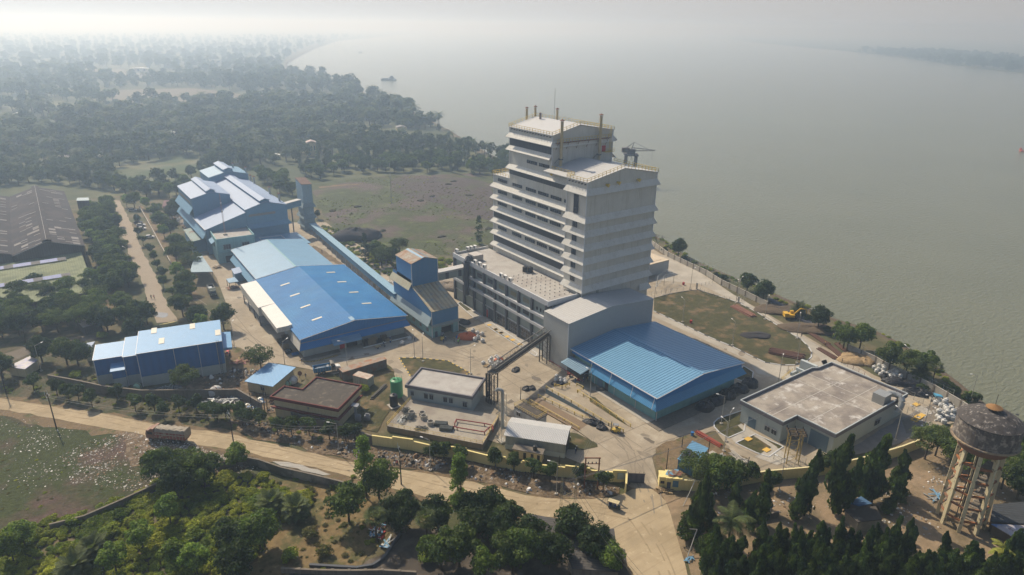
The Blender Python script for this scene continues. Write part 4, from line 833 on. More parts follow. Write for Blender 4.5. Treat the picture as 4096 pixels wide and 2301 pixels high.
sheet('woodland_floor',[(-400,500),(-60,480),(40,470),(110,420),(130,372),(200,350),(262,345),(290,440),(312,500),(345,620),(410,880),(440,1080),(480,1330),(500,1600),(720,2270),(1500,4100),(-4500,5200),(-3000,1500)],.03,WOODF)
sheet('grass_field',[F(*p)for p in[(240,430),(330,455),(430,470),(480,440),(560,425),(590,395),(470,385),(400,400),(300,415)]],.06,PADDY,8,2)
sheet('grass_field',[F(*p)for p in[(560,380),(640,400),(760,385),(760,360),(650,360),(580,365)]],.06,PADDY,8,2)
sheet('grass_field',[F(*p)for p in[(250,228),(480,222),(640,240),(800,238),(820,250),(640,256),(300,262)]],.06,mat('dry field',(.13,.11,.075),.95,var=.2,scale=.02),20,6)
sheet('grass_field',[F(*p)for p in[(200,172),(330,175),(420,180),(400,196),(250,195)]],.06,MATS['dry field'],30,10)
sheet('grass_field',[F(*p)for p in[(800,360),(900,350),(1000,330),(1080,350),(1090,385),(960,400),(860,395)]],.06,PADDY,8,2)
OF = [F(*p)for p in[(785,470),(900,448),(1020,440),(1140,440),(1245,430),(1290,470),(1300,560),(1245,640),(1160,650),(1080,640),(1000,660),(930,640),(870,600),(830,560),(800,520)]]
sheet('open_field',OF,.05,FIELD,6,1.5,sm=1)
sheet('bare_soil',[F(*p)for p in[(985,452),(1100,446),(1190,448),(1240,470),(1262,520),(1235,560),(1180,545),(1110,512),(1040,500),(985,478)]],.07,mat('bare purple brown soil',(.062,.047,.043),.95,var=.5,scale=.12,col2=(.05,.052,.025),c2scale=.06,c2pos=.56,c2w=.05,bump=1,bscale=.5,bdist=.4),6,3,sm=1)
sheet('field_track',[F(*p)for p in[(800,470),(880,463),(905,464),(905,465.5),(880,466),(805,474)]],.08,DIRT)
YD = [F(*p)for p in[(505,640),(545,700),(575,780),(585,840),(578,905),(590,925),(640,918),(700,915),(780,930),(850,945),(905,985),(985,925),(1010,1000),(1040,1040),(1250,1115),(1340,1120),(1420,1150),(1520,1190),(1590,1228),(1660,1232),(1640,1150),(1660,1130),(1720,1100),(1800,1085),(1850,1150),(1920,1190),(2100,1170),(2180,1120),(2290,1090),(2420,1060),(2400,1040),(2330,1000),(2200,945),(2050,860),(1930,790),(1790,712),(1650,632),(1600,600),(1450,640),(1250,660),(1140,660),(1100,690),(1000,680),(940,640),(860,590),(820,560),(770,560),(700,560),(560,560),(500,560)]]
sheet('yard',YD,.10,YARD)
def strip_lines():
 m = MB();
 for i in range(13):
  y = 98+9.5*i
  for x0,x1 in((36,57),(96,98))if y>196 else((100,122),):m.box(x0,x1,y,y+.13,.121,.124)
 for x in(104,112):m.box(x,x+.13,100,184,.121,.124)
 for x in(41,49):m.box(x,x+.13,186,262,.121,.124)
 for k in range(8):m.box(160+k*.0,160.05,100,100.1,.121,.124)
 return m
strip_lines().build('joint_lines',mat('concrete joint',(.16,.13,.10),.95),kind='structure')
sheet('dusty_patch',[k2(*p)for p in[(560,930),(760,880),(960,700),(1200,650),(1300,730),(1900,600),(2250,480),(2330,560),(1900,700),(1500,820),(1000,930),(700,970)]],.12,YARDG,3,.8)
sheet('river_road',[F(*p)for p in[(1640,640),(1700,645),(1800,712),(1930,795),(2050,865),(2170,935),(2200,960),(2150,990),(2085,950),(2060,900),(2010,850),(1900,780),(1840,755),(1760,715),(1650,705)]],.12,YARDG,6,.3)
sheet('side_road',[F(*p)for p in[(1640,790),(1700,800),(1790,850),(1900,905),(1990,925),(2080,905),(2090,960),(2000,960),(1905,940),(1880,905),(1780,860),(1650,800)]],.12,YARDG,6,.3)
OVAL = [b1(*p)for p in[(275,835),(420,900),(600,985),(800,1080),(1040,1180),(1200,1260),(1350,1330),(1500,1355),(1640,1355),(1740,1330),(1795,1280),(1800,1230),(1770,1180),(1700,1110),(1600,1050),(1400,930),(1280,850),(1090,750),(900,690),(700,630),(600,640),(450,665),(280,710)]]
def kerb(name,pts,w,h,mts,closed=True,z=.1,seglen=1.5,**tg):
 m = MB();n = len(pts);k = 0
 for i in range(n if closed else n-1):
  a,b = Vector(pts[i]),Vector(pts[(i+1)%n]);L_ = (b-a).length
  if L_<.05:continue
  u = (b-a)/L_;nn = Vector((-u.y,u.x))*w/2;q = max(1,int(L_/seglen))
  for j in range(q):
   c,d = a+u*(L_*j/q),a+u*(L_*(j+1)/q-.04);m.mi = k%len(mts);k+=1
   m.hexa([(*(c-nn),0),(*(d-nn),0),(*(d+nn),0),(*(c+nn),0),(*(c-nn),z+h),(*(d-nn),z+h),(*(d+nn),z+h),(*(c+nn),z+h)])
 return m.build(name,mts,**tg)
sheet('oval_lawn',OVAL,.14,LAWN)
KERBW = mat('white kerb',(.48,.49,.50),.8,var=.2,scale=1)
kerb('kerb',OVAL[:19],.35,.16,[KERBW,COLG,KERBW],False,kind='structure');kerb('kerb',OVAL[18:],.3,.14,[COLG],False,kind='structure')
lawns = [('lawn',[k2(2010,885),k2(2412,890),a8(640,100),a8(840,210),a8(620,260),a8(310,232)],LAWN,[COLG,YEL]),('lawn',[b2(*p)for p in[(1580,1190),(1620,1150),(1860,1070),(1900,1090),(1870,1270),(1720,1335),(1640,1290),(1585,1230)]],LAWN,[KERBW]),('lawn',[b2(*p)for p in[(1790,1385),(1980,1300),(2250,1420),(2180,1470),(2110,1520),(1990,1480)]],LAWN,[KERBW]),('lawn',[k1(1000,880),k1(1250,1100),k1(1330,1060),k1(1040,860)],LAWN,[KERBW]),('lawn',[k1(1015,1160),k1(1140,1230),k1(1080,1270),k1(960,1280)],LAWN,[CONC]),('lawn',[k3(150,5),k3(250,-20),k3(900,420),k3(880,460),k3(640,320),k3(300,110)],LAWN,[KERBW]),('lawn',[k4(1340,460),k4(1420,480),k4(1660,700),k4(1850,850),k4(2010,985),k4(1560,720),k4(1330,560)],LAWN,None),('lawn',[b2(*p)for p in[(1865,640),(1960,700),(1950,770),(1860,790),(1780,760)]],LAWN,[KERBW]),]
for i,(nm,pts,mt,kb)in enumerate(lawns):
 sheet(nm,pts,.14+.002*i,mt)
 if kb:kerb('kerb',pts,.3,.16,kb,True,kind='structure',seglen=1.0)
sheet('grass_patch',[a5(*p)for p in[(1340,350),(1800,260),(1850,290),(1880,360),(1870,560),(1830,700),(1700,920),(1540,880),(1560,600),(1330,480),(1080,450),(1200,380)]],.16,LAWN,2,.3)
sheet('grass_patch',[k4(*p)for p in[(980,1080),(1100,1100),(1450,1260),(1450,1330),(1200,1374),(950,1374),(890,1250)]],.17,LAWN,2,.3)
sheet('dirt_patch',[w3(*p)for p in[(640,190),(780,130),(860,110),(1230,320),(1560,480),(1700,620),(1560,720),(1100,740),(640,720),(300,700),(250,520),(270,350),(420,250)]],.16,DIRT,2,.4)
sheet('dirt_patch',[a3(*p)for p in[(110,1080),(300,1000),(480,1100),(560,1130),(520,1200),(500,1290),(100,1288),(-160,1250),(-200,1180)]],.15,DIRT,2,.5)
sheet('dirt_patch',[a2(*p)for p in[(1900,1110),(2000,1160),(2250,1330),(2200,1340),(2000,1250),(1870,1130)]],.15,DIRT,2,.5)
sheet('scrap_yard',[F(*p)for p in[(470,930),(560,925),(640,920),(700,930),(700,1040),(600,1045),(500,1000),(420,985)]],.13,RUBB,2,.5)
sheet('substation_apron',[b3(*p)for p in[(1430,680),(1700,560),(1780,640),(1620,790),(1330,920),(1100,960),(900,1010)]],.13,mat('grey apron',(.2,.185,.17),.95,var=.3,scale=.6),3,.4)
sheet('brown_ground',[F(*p)for p in[(0,830),(180,815),(232,860),(235,930),(330,965),(430,975),(560,1000),(680,1050),(640,1090),(560,1092),(400,1072),(260,1042),(120,1024),(0,1005),(-100,1000),(-100,840)]],.07,mat('dark verge soil',(.085,.07,.04),.95,var=.5,scale=.8,col2=(.045,.05,.018),c2scale=.3,c2pos=.5,c2w=.06,bump=1,bscale=1.5,bdist=.3),4,1)  # verge soil's own dark brown with darker green patches
sheet('factory_track',[a4(*p)for p in[(0,540),(330,420),(900,330),(1080,290),(1060,330),(900,380),(340,500),(0,650)]],.10,mat('dark track',(.13,.11,.085),.95,var=.3),4,.6)
sheet('inner_road',[a1(*p)for p in[(1050,480),(1110,560),(1130,640),(1165,780),(1215,930),(1275,1070),(1360,1250),(1420,1447)]]+[a4(1440,90),a4(1510,225),a4(1730,210),a4(1620,60)]+[a1(*p)for p in[(1600,1447),(1500,1200),(1390,1000),(1290,750),(1200,590),(1160,490)]],.11,mat('inner road',(.27,.225,.17),.9,var=.12,scale=.2,col2=(.27,.22,.165),c2scale=.08),4,.5)
sheet('wall_path',[a1(*p)for p in[(1330,540),(1370,600),(1480,800),(1560,960),(1660,1120),(1760,1260),(1830,1447),(1930,1447),(1800,1180),(1660,1000),(1560,800),(1420,600),(1370,540)]],.10,MATS['bare brown dirt'],4,.6)
sheet('debris_yard',[a1(*p)for p in[(1560,560),(1740,520),(1850,760),(1830,800),(1700,700),(1600,640)]],.12,RUBB,3,1)
sheet('puddle',[a4(1480,130),a4(1560,120),a4(1640,140),a4(1590,175),a4(1500,170)],.14,mat('wet puddle',(.22,.22,.22),.15,var=.1),2,.4,sm=1)
road = [(0,1003),(120,1022),(260,1040),(400,1070),(560,1090),(700,1122),(860,1160),(980,1180),(1100,1195),(1220,1222),(1350,1255),(1450,1258),(1560,1250),(1600,1228),(1650,1232),(1680,1270),(1700,1340),(1730,1447),(1760,1560),(1620,1560),(1600,1447),(1560,1400),(1500,1330),(1420,1305),(1300,1295),(1180,1278),(1060,1250),(960,1218),(860,1195),(700,1155),(560,1130),(480,1115),(380,1100),(200,1065),(0,1030),(-200,1010),(-200,975)]
sheet('dirt_verge',[F(x,y+(16 if i>16 else-6))for i,(x,y)in enumerate(road)],.09,DIRT,3,1.4,5,sm=1)
sheet('dirt_road',[F(*p)for p in road],.12,ROADM,3,.35,sm=1)
sheet('rubble_strip',[F(*p)for p in[(560,1055),(700,1060),(850,1080),(940,1125),(1100,1150),(1300,1180),(1480,1210),(1560,1225),(1560,1248),(1450,1254),(1350,1250),(1220,1216),(1100,1190),(980,1175),(860,1152),(700,1115),(620,1095)]],.13,RUBB,3,.8)
sheet('litter_ground',[F(*p)for p in[(330,1090),(480,1120),(620,1150),(640,1170),(520,1200),(380,1190),(300,1150)]],.10,RUBB,3,1.2)
sheet('meadow',[F(*p)for p in[(-60,1035),(120,1060),(300,1095),(420,1120),(560,1150),(640,1165),(430,1230),(260,1290),(60,1340),(-80,1330)]],.08,MEAD,4,1)
sheet('dry_clearing',[F(*p)for p in[(640,1220),(880,1190),(960,1260),(980,1340),(900,1430),(640,1500),(500,1500),(520,1420),(700,1330)]],.08,mat('tan dry grass',(.155,.11,.05),.95,var=.5,scale=.8,col2=(.08,.075,.028),c2scale=.22,c2pos=.52,c2w=.05,col3=(.22,.165,.085),c3scale=.7,c3pos=.62),3,1)
sheet('grove_ground',[F(*p)for p in[(1660,1240),(1850,1215),(2100,1180),(2300,1110),(2440,1100),(2576,1180),(2700,1300),(2700,1600),(1800,1600),(1740,1450),(1700,1330)]],.08,mat('grove soil',(.24,.175,.11),.95,var=.3,scale=.5,col2=(.14,.11,.065),c2scale=.12,c2pos=.52,c2w=.1,col3=(.34,.30,.25),c3scale=.9,c3pos=.70,c3w=.03,bump=.8,bscale=1.5,bdist=.2),4,1)
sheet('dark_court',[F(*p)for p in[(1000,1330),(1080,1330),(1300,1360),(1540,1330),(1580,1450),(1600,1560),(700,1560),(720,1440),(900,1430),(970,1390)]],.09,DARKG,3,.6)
sheet('puddle',[b7(*p)for p in[(220,345),(350,350),(560,400),(760,470),(700,480),(500,430),(300,380)]],.135,mat('muddy puddle',(.30,.28,.24),.2),2,.3)
g2 = random.Random(31);m = MB()
def blob(c,r,z,sx=1.0,rz=0.0):
 n = 11;q = [(c[0]+math.cos(rz)*sx*r*k*math.cos(i*2*PI/n)-math.sin(rz)*r*k*math.sin(i*2*PI/n),c[1]+math.sin(rz)*sx*r*k*math.cos(i*2*PI/n)+math.cos(rz)*r*k*math.sin(i*2*PI/n),z)for i in range(n)for k in(g2.uniform(.6,1.15),)]
 m.add(q,[tuple(range(n))])
for i in range(70):
 c = g2.choice([(108,165),(108,120),(48,225),(75,185),(112,100),(46,250),(125,96),(104,145),(180,125)]);m.mi = g2.randrange(2);blob((c[0]+g2.gauss(0,6),c[1]+g2.gauss(0,9)),g2.uniform(.25,1.3),.129+i*.0001,g2.uniform(.7,2.5),g2.uniform(0,3))
def track(pts,w,z):
 for i,(a,b)in enumerate(zip(pts,pts[1:])):
  a,b = Vector(a),Vector(b);u = (b-a).normalized();n_ = Vector((-u.y,u.x))
  for s in(-.95,.95):
   if g2.random()<.25:continue
   c,d = a+n_*s,b+n_*s;m.add([(*(c-n_*w),z),(*(d-n_*w),z),(*(d+n_*w),z),(*(c+n_*w),z)],[(0,1,2,3)])
for k,(pp,z)in enumerate((([(40,270),(46,235),(52,205),(66,190),(90,180),(104,160)],.126),([(101,88),(107,96),(116,98),(135,96),(165,97),(190,110),(200,130)],.130),([(98,84),(104,94),(110,105),(112,125),(108,150),(100,178)],.1275),([(97,80),(106,92),(109,110),(104,135)],.1255))):
 cur = [Vector(p)for p in pp];fine = []
 for i in range(len(cur)-1):
  p0,p1,p2,p3 = cur[max(0,i-1)],cur[i],cur[i+1],cur[min(len(cur)-1,i+2)]
  for j in range(8):u = j/8;fine.append(tuple(.5*((2*p1)+(-p0+p2)*u+(2*p0-5*p1+4*p2-p3)*u*u+(-p0+3*p1-3*p2+p3)*u**3)))
 m.mi = 1;track(fine,.16,z)
m.build('ground_stains',[mat('oil stain',(.13,.11,.085),.7,var=.3),mat('tyre mark',(.215,.18,.135),.9,var=.3)],kind='structure')
m = MB();m.mi = 0;rl = [F(*p)for p in[(-60,1008),(120,1033),(260,1054),(400,1083),(560,1108),(700,1138),(860,1176),(1000,1204),(1180,1245),(1350,1276),(1480,1280),(1590,1300),(1640,1370),(1680,1460),(1700,1560)]]
for off in(-1.1,.9,1.9):
 for a,b in zip(rl,rl[1:]):
  a,b = Vector(a),Vector(b);u = (b-a).normalized();n_ = Vector((-u.y,u.x));L_ = (b-a).length;k = int(L_/2)
  for i in range(k):
   if g2.random()<.3:continue
   c,d = a+u*L_*i/k+n_*(off+.15*math.sin(i)),a+u*L_*(i+1)/k+n_*(off+.15*math.sin(i+1));w = g2.uniform(.1,.22);m.add([(*(c-n_*w),.126),(*(d-n_*w),.126),(*(d+n_*w),.126),(*(c+n_*w),.126)],[(0,1,2,3)])
m.build('wheel_ruts',mat('rut soil',(.27,.21,.13),.95,var=.3),kind='structure')
# ================================================================ boundary walls
def wall_run(name,pts,h,w,mt,cap,lab,cat,stepz=0.0,post=None,postmt=None,seglen=4.0,group=None,base=0):
 o = Vector((*pts[0],base));t = thing(name,lab,cat,tuple(o),group=group)
 m = MB();c = MB();pm = MB();k = 0
 for a,b in zip(pts,pts[1:]):
  a,b = Vector(a),Vector(b);L_ = (b-a).length;u = (b-a)/L_;nn = Vector((-u.y,u.x));q = max(1,round(L_/seglen))
  for j in range(q):
   p,r = a+u*L_*j/q-o.xy,a+u*L_*(j+1)/q-o.xy;hh = h+(stepz if k%2 else 0);off = nn*(.12*stepz*2 if k%2 else 0);k+=1
   p,r = p+off,r+off;n1 = nn*w/2;n2 = nn*(w/2+.06)
   m.hexa([(*(p-n1),0),(*(r-n1),0),(*(r+n1),0),(*(p+n1),0),(*(p-n1),hh),(*(r-n1),hh),(*(r+n1),hh),(*(p+n1),hh)])
   c.hexa([(*(p-n2),hh+.002),(*(r-n2),hh+.002),(*(r+n2),hh+.002),(*(p+n2),hh+.002),(*(p-n2),hh+.12),(*(r-n2),hh+.12),(*(r+n2),hh+.12),(*(p+n2),hh+.12)])
   if post:pm.cbox(p.x,p.y,0,w*1.9,w*1.9,hh+.2,math.atan2(u.y,u.x))
 m.build('panel',mt,t);c.build('coping',cap,t)
 if post:pm.build('post',postmt or mt,t)
 return t
wall_run('boundary_wall',[b7(1150,185),b7(1530,240),a8(560,935),a8(800,962),a8(1000,1012),a8(1290,1072),a8(1450,1092),a8(1880,1140),a8(2080,1158),a8(2200,1162)],2.7,.3,YWALL,YWALL,'stepped pale yellow boundary wall between the dirt road and the pump house','wall',.45,seglen=5.2)
wall_run('wing_wall',[a8(2200,1162),a8(2196,1262)],2.7,.3,YWALL,YWALL,'short yellow wing wall at the left side of the gate','wall')
m = MB();m.T = Matrix.Translation((*a8(2150,1158),0))@Matrix.Rotation(math.radians(-33),4,'Z');m.box(-.8,.8,-.35,-.22,1.0,2.6);m.build('wall_panel',mat('pale board',(.32,.38,.36),.7),label='pale grey board fixed to the yellow wall left of the gate',cat='board')
wall_run('boundary_wall',[b4(485,690),b4(700,705),b4(1010,655),b4(1240,610),b4(1620,575),b4(1860,545),(152.5,63.5),(163.6,61.0),(171.5,59.8)],2.8,.3,YWALL,mat('yellow coping',(.60,.53,.30),.85),'long yellow boundary wall behind the columnar trees and the substation','wall')  # coping in one even yellow, slightly greyer than the wall
wall_run('old_wall',[F(695,1040),F(760,1062),F(860,1090),b7(1150,180)],2.4,.35,CONCD,CONCD,'dark stained old wall between the cream house and the yellow wall','wall')
wall_run('old_wall',[a4(480,800),a4(800,860),a4(1000,905),a4(1380,950),F(600,1000),F(660,1035)],2.6,.35,CONCD,CONCD,'dark mouldy boundary wall in front of the blue workshop','wall')
wall_run('old_wall',[b6(1800,590),b6(2010,530),b7(100,400),b7(300,470),b7(600,540),b7(900,615),b7(1080,640)],2.2,.3,mat('mottled wall',(.13,.115,.095),.95,var=.4,scale=.35,col2=(.24,.22,.19),c2scale=.12,c2pos=.56,c2w=.03),CONCD,'low mottled grey wall along the near edge of the dirt road','wall',seglen=3)
wall_run('old_wall',[b6(420,1080),b6(700,1010),b6(1000,880),b6(1300,740),b6(1500,660)],1.6,.3,CONCD,CONCD,'overgrown low wall between the littered meadow and the bushes','wall')
wall_run('river_wall',[b1(250,190),b1(415,310),b1(600,400),b1(780,485),b1(930,580),b1(1160,690),b1(1370,795)],2.2,.25,CONC,CONC,'grey concrete panel river wall with posts behind the oval lawn','wall',post=True,postmt=CONCD,seglen=5)
wall_run('river_wall',[b1(2140,1215),b1(2412,1340),b3(1300,255),b3(1500,345),b3(1720,455),b3(1940,585),(196,52),(186,30)],2.4,.25,CONC,CONC,'grey concrete river wall behind the substation and bag heaps','wall',post=True,postmt=CONCD,seglen=5)
wall_run('garden_wall',[b7(310,1385),b7(620,1400),b7(930,1406),b7(1240,1400),b7(1560,1420)],1.1,.3,CONCD,CONCD,'low dark railing wall with square posts at the bottom edge','wall',post=True,seglen=3.2)
wall_run('retaining_wall',[b7(560,1330),b7(1000,1355),b7(1150,1330),b7(1250,1265),b7(1330,1150),b7(1420,1020)],.6,.4,COLG,COLG,'curved low dark retaining wall under the trees near the bottom','wall',seglen=2)
wall_run('boundary_wall',[b4(600,1110),b4(700,1300),b4(850,1500),b4(1000,1700)],1.9,.3,CONCD,CONCD,'low dark wall under the columnar trees by the dirt road','wall')
wall_run('low_wall',[b4(1080,985),b4(1360,930)],1.4,.3,CONCD,CONCD,'short ruined wall with a square pillar beside the coconut palm','wall')
wall_run('low_wall',[a4(1545,268),a4(1720,232)],1.0,.3,YWALL,YWALL,'short pale yellow parapet at the end of the inner road','wall')
wall_run('striped_wall',[a1(1345,560),a1(1480,800),a1(1570,970),a1(1650,1110),a1(1700,1200)],1.5,.25,mat('stained pale wall',(.34,.31,.26),.9,var=.5,scale=.4,col2=(.12,.1,.08),c2scale=.3),CONC,'stained pale wall running beside the parked cars','wall',seglen=3)
FP = mat('fence post',(.36,.38,.36),.6)
def fence_line(name,pts,h,step,lab,wires=3,crank=0.0,mt=None,mesh_=False):
 o = Vector((*pts[0],0));t = thing(name,lab,'fence',tuple(o));wm = MB();last = None
 for a,b in zip(pts,pts[1:]):
  a,b = Vector(a),Vector(b);L_ = (b-a).length;q = max(1,round(L_/step));u = (b-a)/L_;nn = Vector((u.y,-u.x))
  for j in range(q+(1 if b is pts[-1]else 0)):
   p = a+(b-a)*j/q-o.xy;m = MB();m.tube((*p,0),(*p,h),.06,5)
   if crank:m.tube((*p,h),(*(p+nn*crank),h+crank),.06,5)
   m.build('post',mt or FP,t)
   if last is not None:
    for k in range(wires):z = h*(k+1)/wires;wm.tube((*last,z),(*p,z),.025,3,cap=False)
   last = p
 wm.build('wire',mt or FP,t);return t
fence_line('barbed_fence',[b1(590,345),b1(760,420),b1(1010,545),b1(1200,640),b1(1380,720)],2.6,3.0,'barbed wire fence with cranked posts on the river side of the panel wall',crank=.5)
fence_line('barbed_fence',[w2(0,60),w2(160,120),w2(330,210),w2(520,310),w2(710,415),w2(850,480),w2(990,545),w2(1150,630),w2(1300,700),w2(1450,780)],2.6,3.2,'barbed wire fence with cranked posts behind the river wall on the right',crank=.5)
fence_line('mesh_fence',[b1(210,690),b1(440,650),b1(620,630),b1(690,620)],1.6,2.5,'low mesh fence along the top edge of the oval lawn',mt=GALV)
fence_line('mesh_fence',[b1(690,620),b1(800,680),b1(1060,745)],1.6,2.2,'mesh fence with dark foot blocks beside the river road',mt=GALV)
fence_line('mesh_fence',[w2(480,600),w2(870,790),w2(560,980)],2.2,3,'tall mesh fence round the yellow cover plates behind the substation',mt=GALV)
fence_line('mesh_fence',[b4(1320,420),b4(1450,520),b4(1600,470),b4(1500,390)],2.0,2,'small mesh enclosure round the foot of the transformer tower',mt=GALV)
t = thing('pipe_gantry','open steel portal frame of thin posts and beams behind the tower on the right','frame',(*b1(285,620),0));o = Vector((*b1(285,620),0));m = MB()
pp = [Vector((*b1(*q),0))-o for q in[(285,705),(375,585),(465,565),(395,525),(310,590)]]
for p in pp:m.tube(p,p+Vector((0,0,4.6)),.09,6)
for a,b in zip(pp,pp[1:]+pp[:1]):m.tube(a+Vector((0,0,4.6)),b+Vector((0,0,4.6)),.08,5);m.tube(a+Vector((0,0,3.9)),b+Vector((0,0,3.9)),.05,5)
m.build('frame',GALV,t)
for q,zt,lab in(((690,620),2.6,'wide grey gate pillar at the end of the mesh fence'),((1093,745),2.2,'narrow grey pillar beside the river road gate')):
 p = b1(*q);m = MB();m.cbox(0,0,0,.5,.5,zt);m.build('gate_pillar',CONC,label=lab,cat='pillar').location = (*p,.1)
fence_line('site_gate',[b1(700,600),b1(880,560)],1.5,2.2,'open light mesh gate leaf swung over the river road',wires=2,mt=GALV)
fence_line('site_gate',[b1(1100,745),b1(1210,705)],1.5,1.6,'second mesh gate leaf at the river road end of the lawn',wires=2,mt=GALV)
p = Vector((*b1(0,380),0));t = thing('river_side_block','small grey box building with a pale roof behind the tower beside the river road','small building',(*b1(415,450),0));o = b1(415,450)
m = MB();m.box(-22,0,0,11,0,5.2);m.build('wall',MATS['grey block wall'],t);m = MB();m.box(-22.1,.1,-.1,11.1,5.21,5.5);m.box(-14,-3,2,9,5.51,5.6);m.build('roof',mat('sandy roof',(.50,.42,.31),.9,var=.15),t)
a,b = a8(2215,1166),a8(2360,1172);g = thing('sliding_gate','plain dark grey sheet gate standing half across the entrance','gate',(*a,.12),math.atan2(b[1]-a[1],b[0]-a[0]));L_ = math.dist(a,b)
m = MB();m.box(.1,L_,-.04,.04,.15,2.5);m.build('leaf',mat('gate grey',(.11,.11,.13),.6,var=.15,rib='U',ribscale=.4),g);m = MB();m.box(0,L_+.1,-.08,.08,2.51,2.62);m.box(0,L_+.1,-.08,.08,.05,.14);m.box(-.05,.09,-.08,.08,0,2.9);m.build('frame',STEEL,g)
for k in range(4):m = MB();m.tube((.6+k*L_/4,0,2.62),(.6+k*L_/4,0,3.1),.03,4);m.build('spike',STEEL,g)
# ================================================================ water tower
t = thing('water_tower','tall old concrete water tower with dark weathered domed tank on eight cream legs','water tower',(149.8,41.2,0))
WTM = mat('weathered tank',(0.12,0.105,0.095),0.95,var=0.35,scale=1.2,col2=(0.30,0.265,0.225),c2scale=0.9,c2pos=0.56,c2w=0.06,streak=(0.035,0.03,0.032),streakamt=.9,sq=(.9,.9,.12),bump=.4,bscale=3)
WTD = mat('weathered dome',(0.065,0.058,0.055),0.95,var=0.3,scale=1.0,col2=(0.24,0.22,0.20),c2scale=1.4,c2pos=0.60,c2w=0.05,col3=(.03,.026,.025),c3scale=.4,c3pos=.58,c3w=.06,bump=.4,bscale=3)
LEG = mat('cream leg',(0.55,0.48,0.31),0.9,var=.15,scale=1.0,col2=(0.15,0.13,0.10),c2scale=.9,c2pos=.62,c2w=.04);BRC = mat('rust red brace',(0.29,0.12,0.05),0.9,var=.35,scale=.9,col2=(.14,.11,.09),c2scale=.5,c2pos=.55)
RB,RT,ZT = 4.3,3.9,19.2
for k in range(8):
 a = k*PI/4+.35;m = MB();ca,sa = math.cos(a),math.sin(a);w = .34
 m.hexa([(RB*ca+(i*w*ca-j*w*sa),RB*sa+(i*w*sa+j*w*ca),0)for i,j in((-1,-1),(1,-1),(1,1),(-1,1))]+[(RT*ca+(i*w*ca-j*w*sa),RT*sa+(i*w*sa+j*w*ca),ZT)for i,j in((-1,-1),(1,-1),(1,1),(-1,1))]);m.build('leg',LEG,t)
for lv in(2.6,5.8,9.0,12.2,15.6):
 r = RB+(RT-RB)*lv/ZT
 for k in range(8):
  a,b = k*PI/4+.35,(k+1)*PI/4+.35;p,q = Vector((r*math.cos(a),r*math.sin(a),lv)),Vector((r*math.cos(b),r*math.sin(b),lv));d = (q-p).normalized();n_ = Vector((-d.y,d.x,0))*.16;p+=d*.24;q-=d*.24
  m = MB();m.hexa([tuple(p-n_),tuple(q-n_),tuple(q+n_),tuple(p+n_)]+[tuple(v+Vector((0,0,.42)))for v in(p-n_,q-n_,q+n_,p+n_)]);m.build('brace',BRC,t)
m = MB()
for k in range(5):
 z0,z1 = (0,2.6,5.8,9,12.2)[k],(2.6,5.8,9,12.2,15.6)[k];x = 1.3 if k%2 else-1.3
 m.hexa([(-x,-2.8,z0),(-x,-2.0,z0),(x,-2.0,z1-.1),(x,-2.8,z1-.1),(-x,-2.8,z0+.15),(-x,-2.0,z0+.15),(x,-2.0,z1+.05),(x,-2.8,z1+.05)][:8]);m.box(-1.9,1.9,-3.6,-1.2,z1,z1+.12)
m.build('stair',CONCD,t);m = MB();m.tube((0.6,.4,0),(.6,.4,19),.12,8);m.tube((-.4,.8,0),(-.4,.8,19),.1,8);m.build('riser_pipe',STEEL,t)
m = MB();m.lathe([(4.5,19.0),(4.5,20.1)],n=32);m.build('ring_beam',mat('rust red ring',(.20,.10,.055),.9,var=.2),t)
m = MB();m.lathe([(4.4,20.101),(4.9,20.3),(5.8,20.9),(6.25,21.1),(6.25,21.35),(5.9,21.36)],n=40);m.build('balcony',mat('ochre balcony',(.33,.25,.16),.9,var=.3,col2=(.12,.10,.09),c2scale=.5,c2pos=.52),t)
m = MB();m.lathe([(5.75,21.361),(5.85,21.4),(5.85,25.6)],n=48);m.build('tank',WTM,t)
m = MB();m.lathe([(6.0,25.601),(6.05,25.8),(5.8,25.95),(4.4,26.9),(2.8,27.6),(1.3,27.95),(.3,28.0)],n=48);m.build('dome',WTD,t)
m = MB();m.lathe([(.9,27.9),(.9,28.6)],n=6);m.build('cupola',WTD,t);m = MB();m.lathe([(1.55,28.55),(1.45,28.65),(.6,29.05),(.12,29.25)],n=16);m.build('cupola_roof',mat('ochre cap',(.23,.125,.05),.9,var=.25),t)
m = MB();m.tube((0,0,29.3),(0,0,31.6),.05,5);m.build('finial',STEEL,t);m = MB();m.lathe([(.35,26.85),(.3,26.9)],4.3,-2.9,10);m.build('hatch',BLACK,t)
m = MB();m.box(6.2,7.6,-3.6,-1.4,20.9,21.1);railing(m,[(7.5,-3.5,21.1),(7.5,-1.5,21.1)],1,.5,.05);m.build('landing',CONCD,t)
# ================================================================ pipe bridge truss
p0 = Vector((93.9,140.7,0));p1 = Vector((121.3,151.8,0));d = (p1-p0);LT = d.length;ang = math.atan2(d.y,d.x)
t = thing('pipe_bridge','dark steel lattice pipe bridge on two lattice towers crossing the yard','pipe bridge',tuple(p0),ang)
zb,zt,hw = 9.3,11.0,1.35
def chord(nm,y,z,mt=STEEL,w=.11):m = MB();m.box(-1.2,LT+1.0,y-w,y+w,z-w,z+w);m.build(nm,mt,t)
GST = mat('weathered steel',(.13,.125,.11),.6,var=.3)
for y in(-hw,hw):chord('chord',y,zb);chord('chord',y,zt,GST)
for s in(-hw,hw):
 m = MB();n = 16
 for i in range(n):
  x0,x1 = -1.2+(LT+2.2)*i/n,-1.2+(LT+2.2)*(i+1)/n;m.bar((x0,s,zb),(x0,s,zt),.05);m.bar((x0,s,zb)if i%2 else(x0,s,zt),(x1,s,zt)if i%2 else(x1,s,zb),.05)
 m.build('side_lattice',STEEL,t)
m = MB()
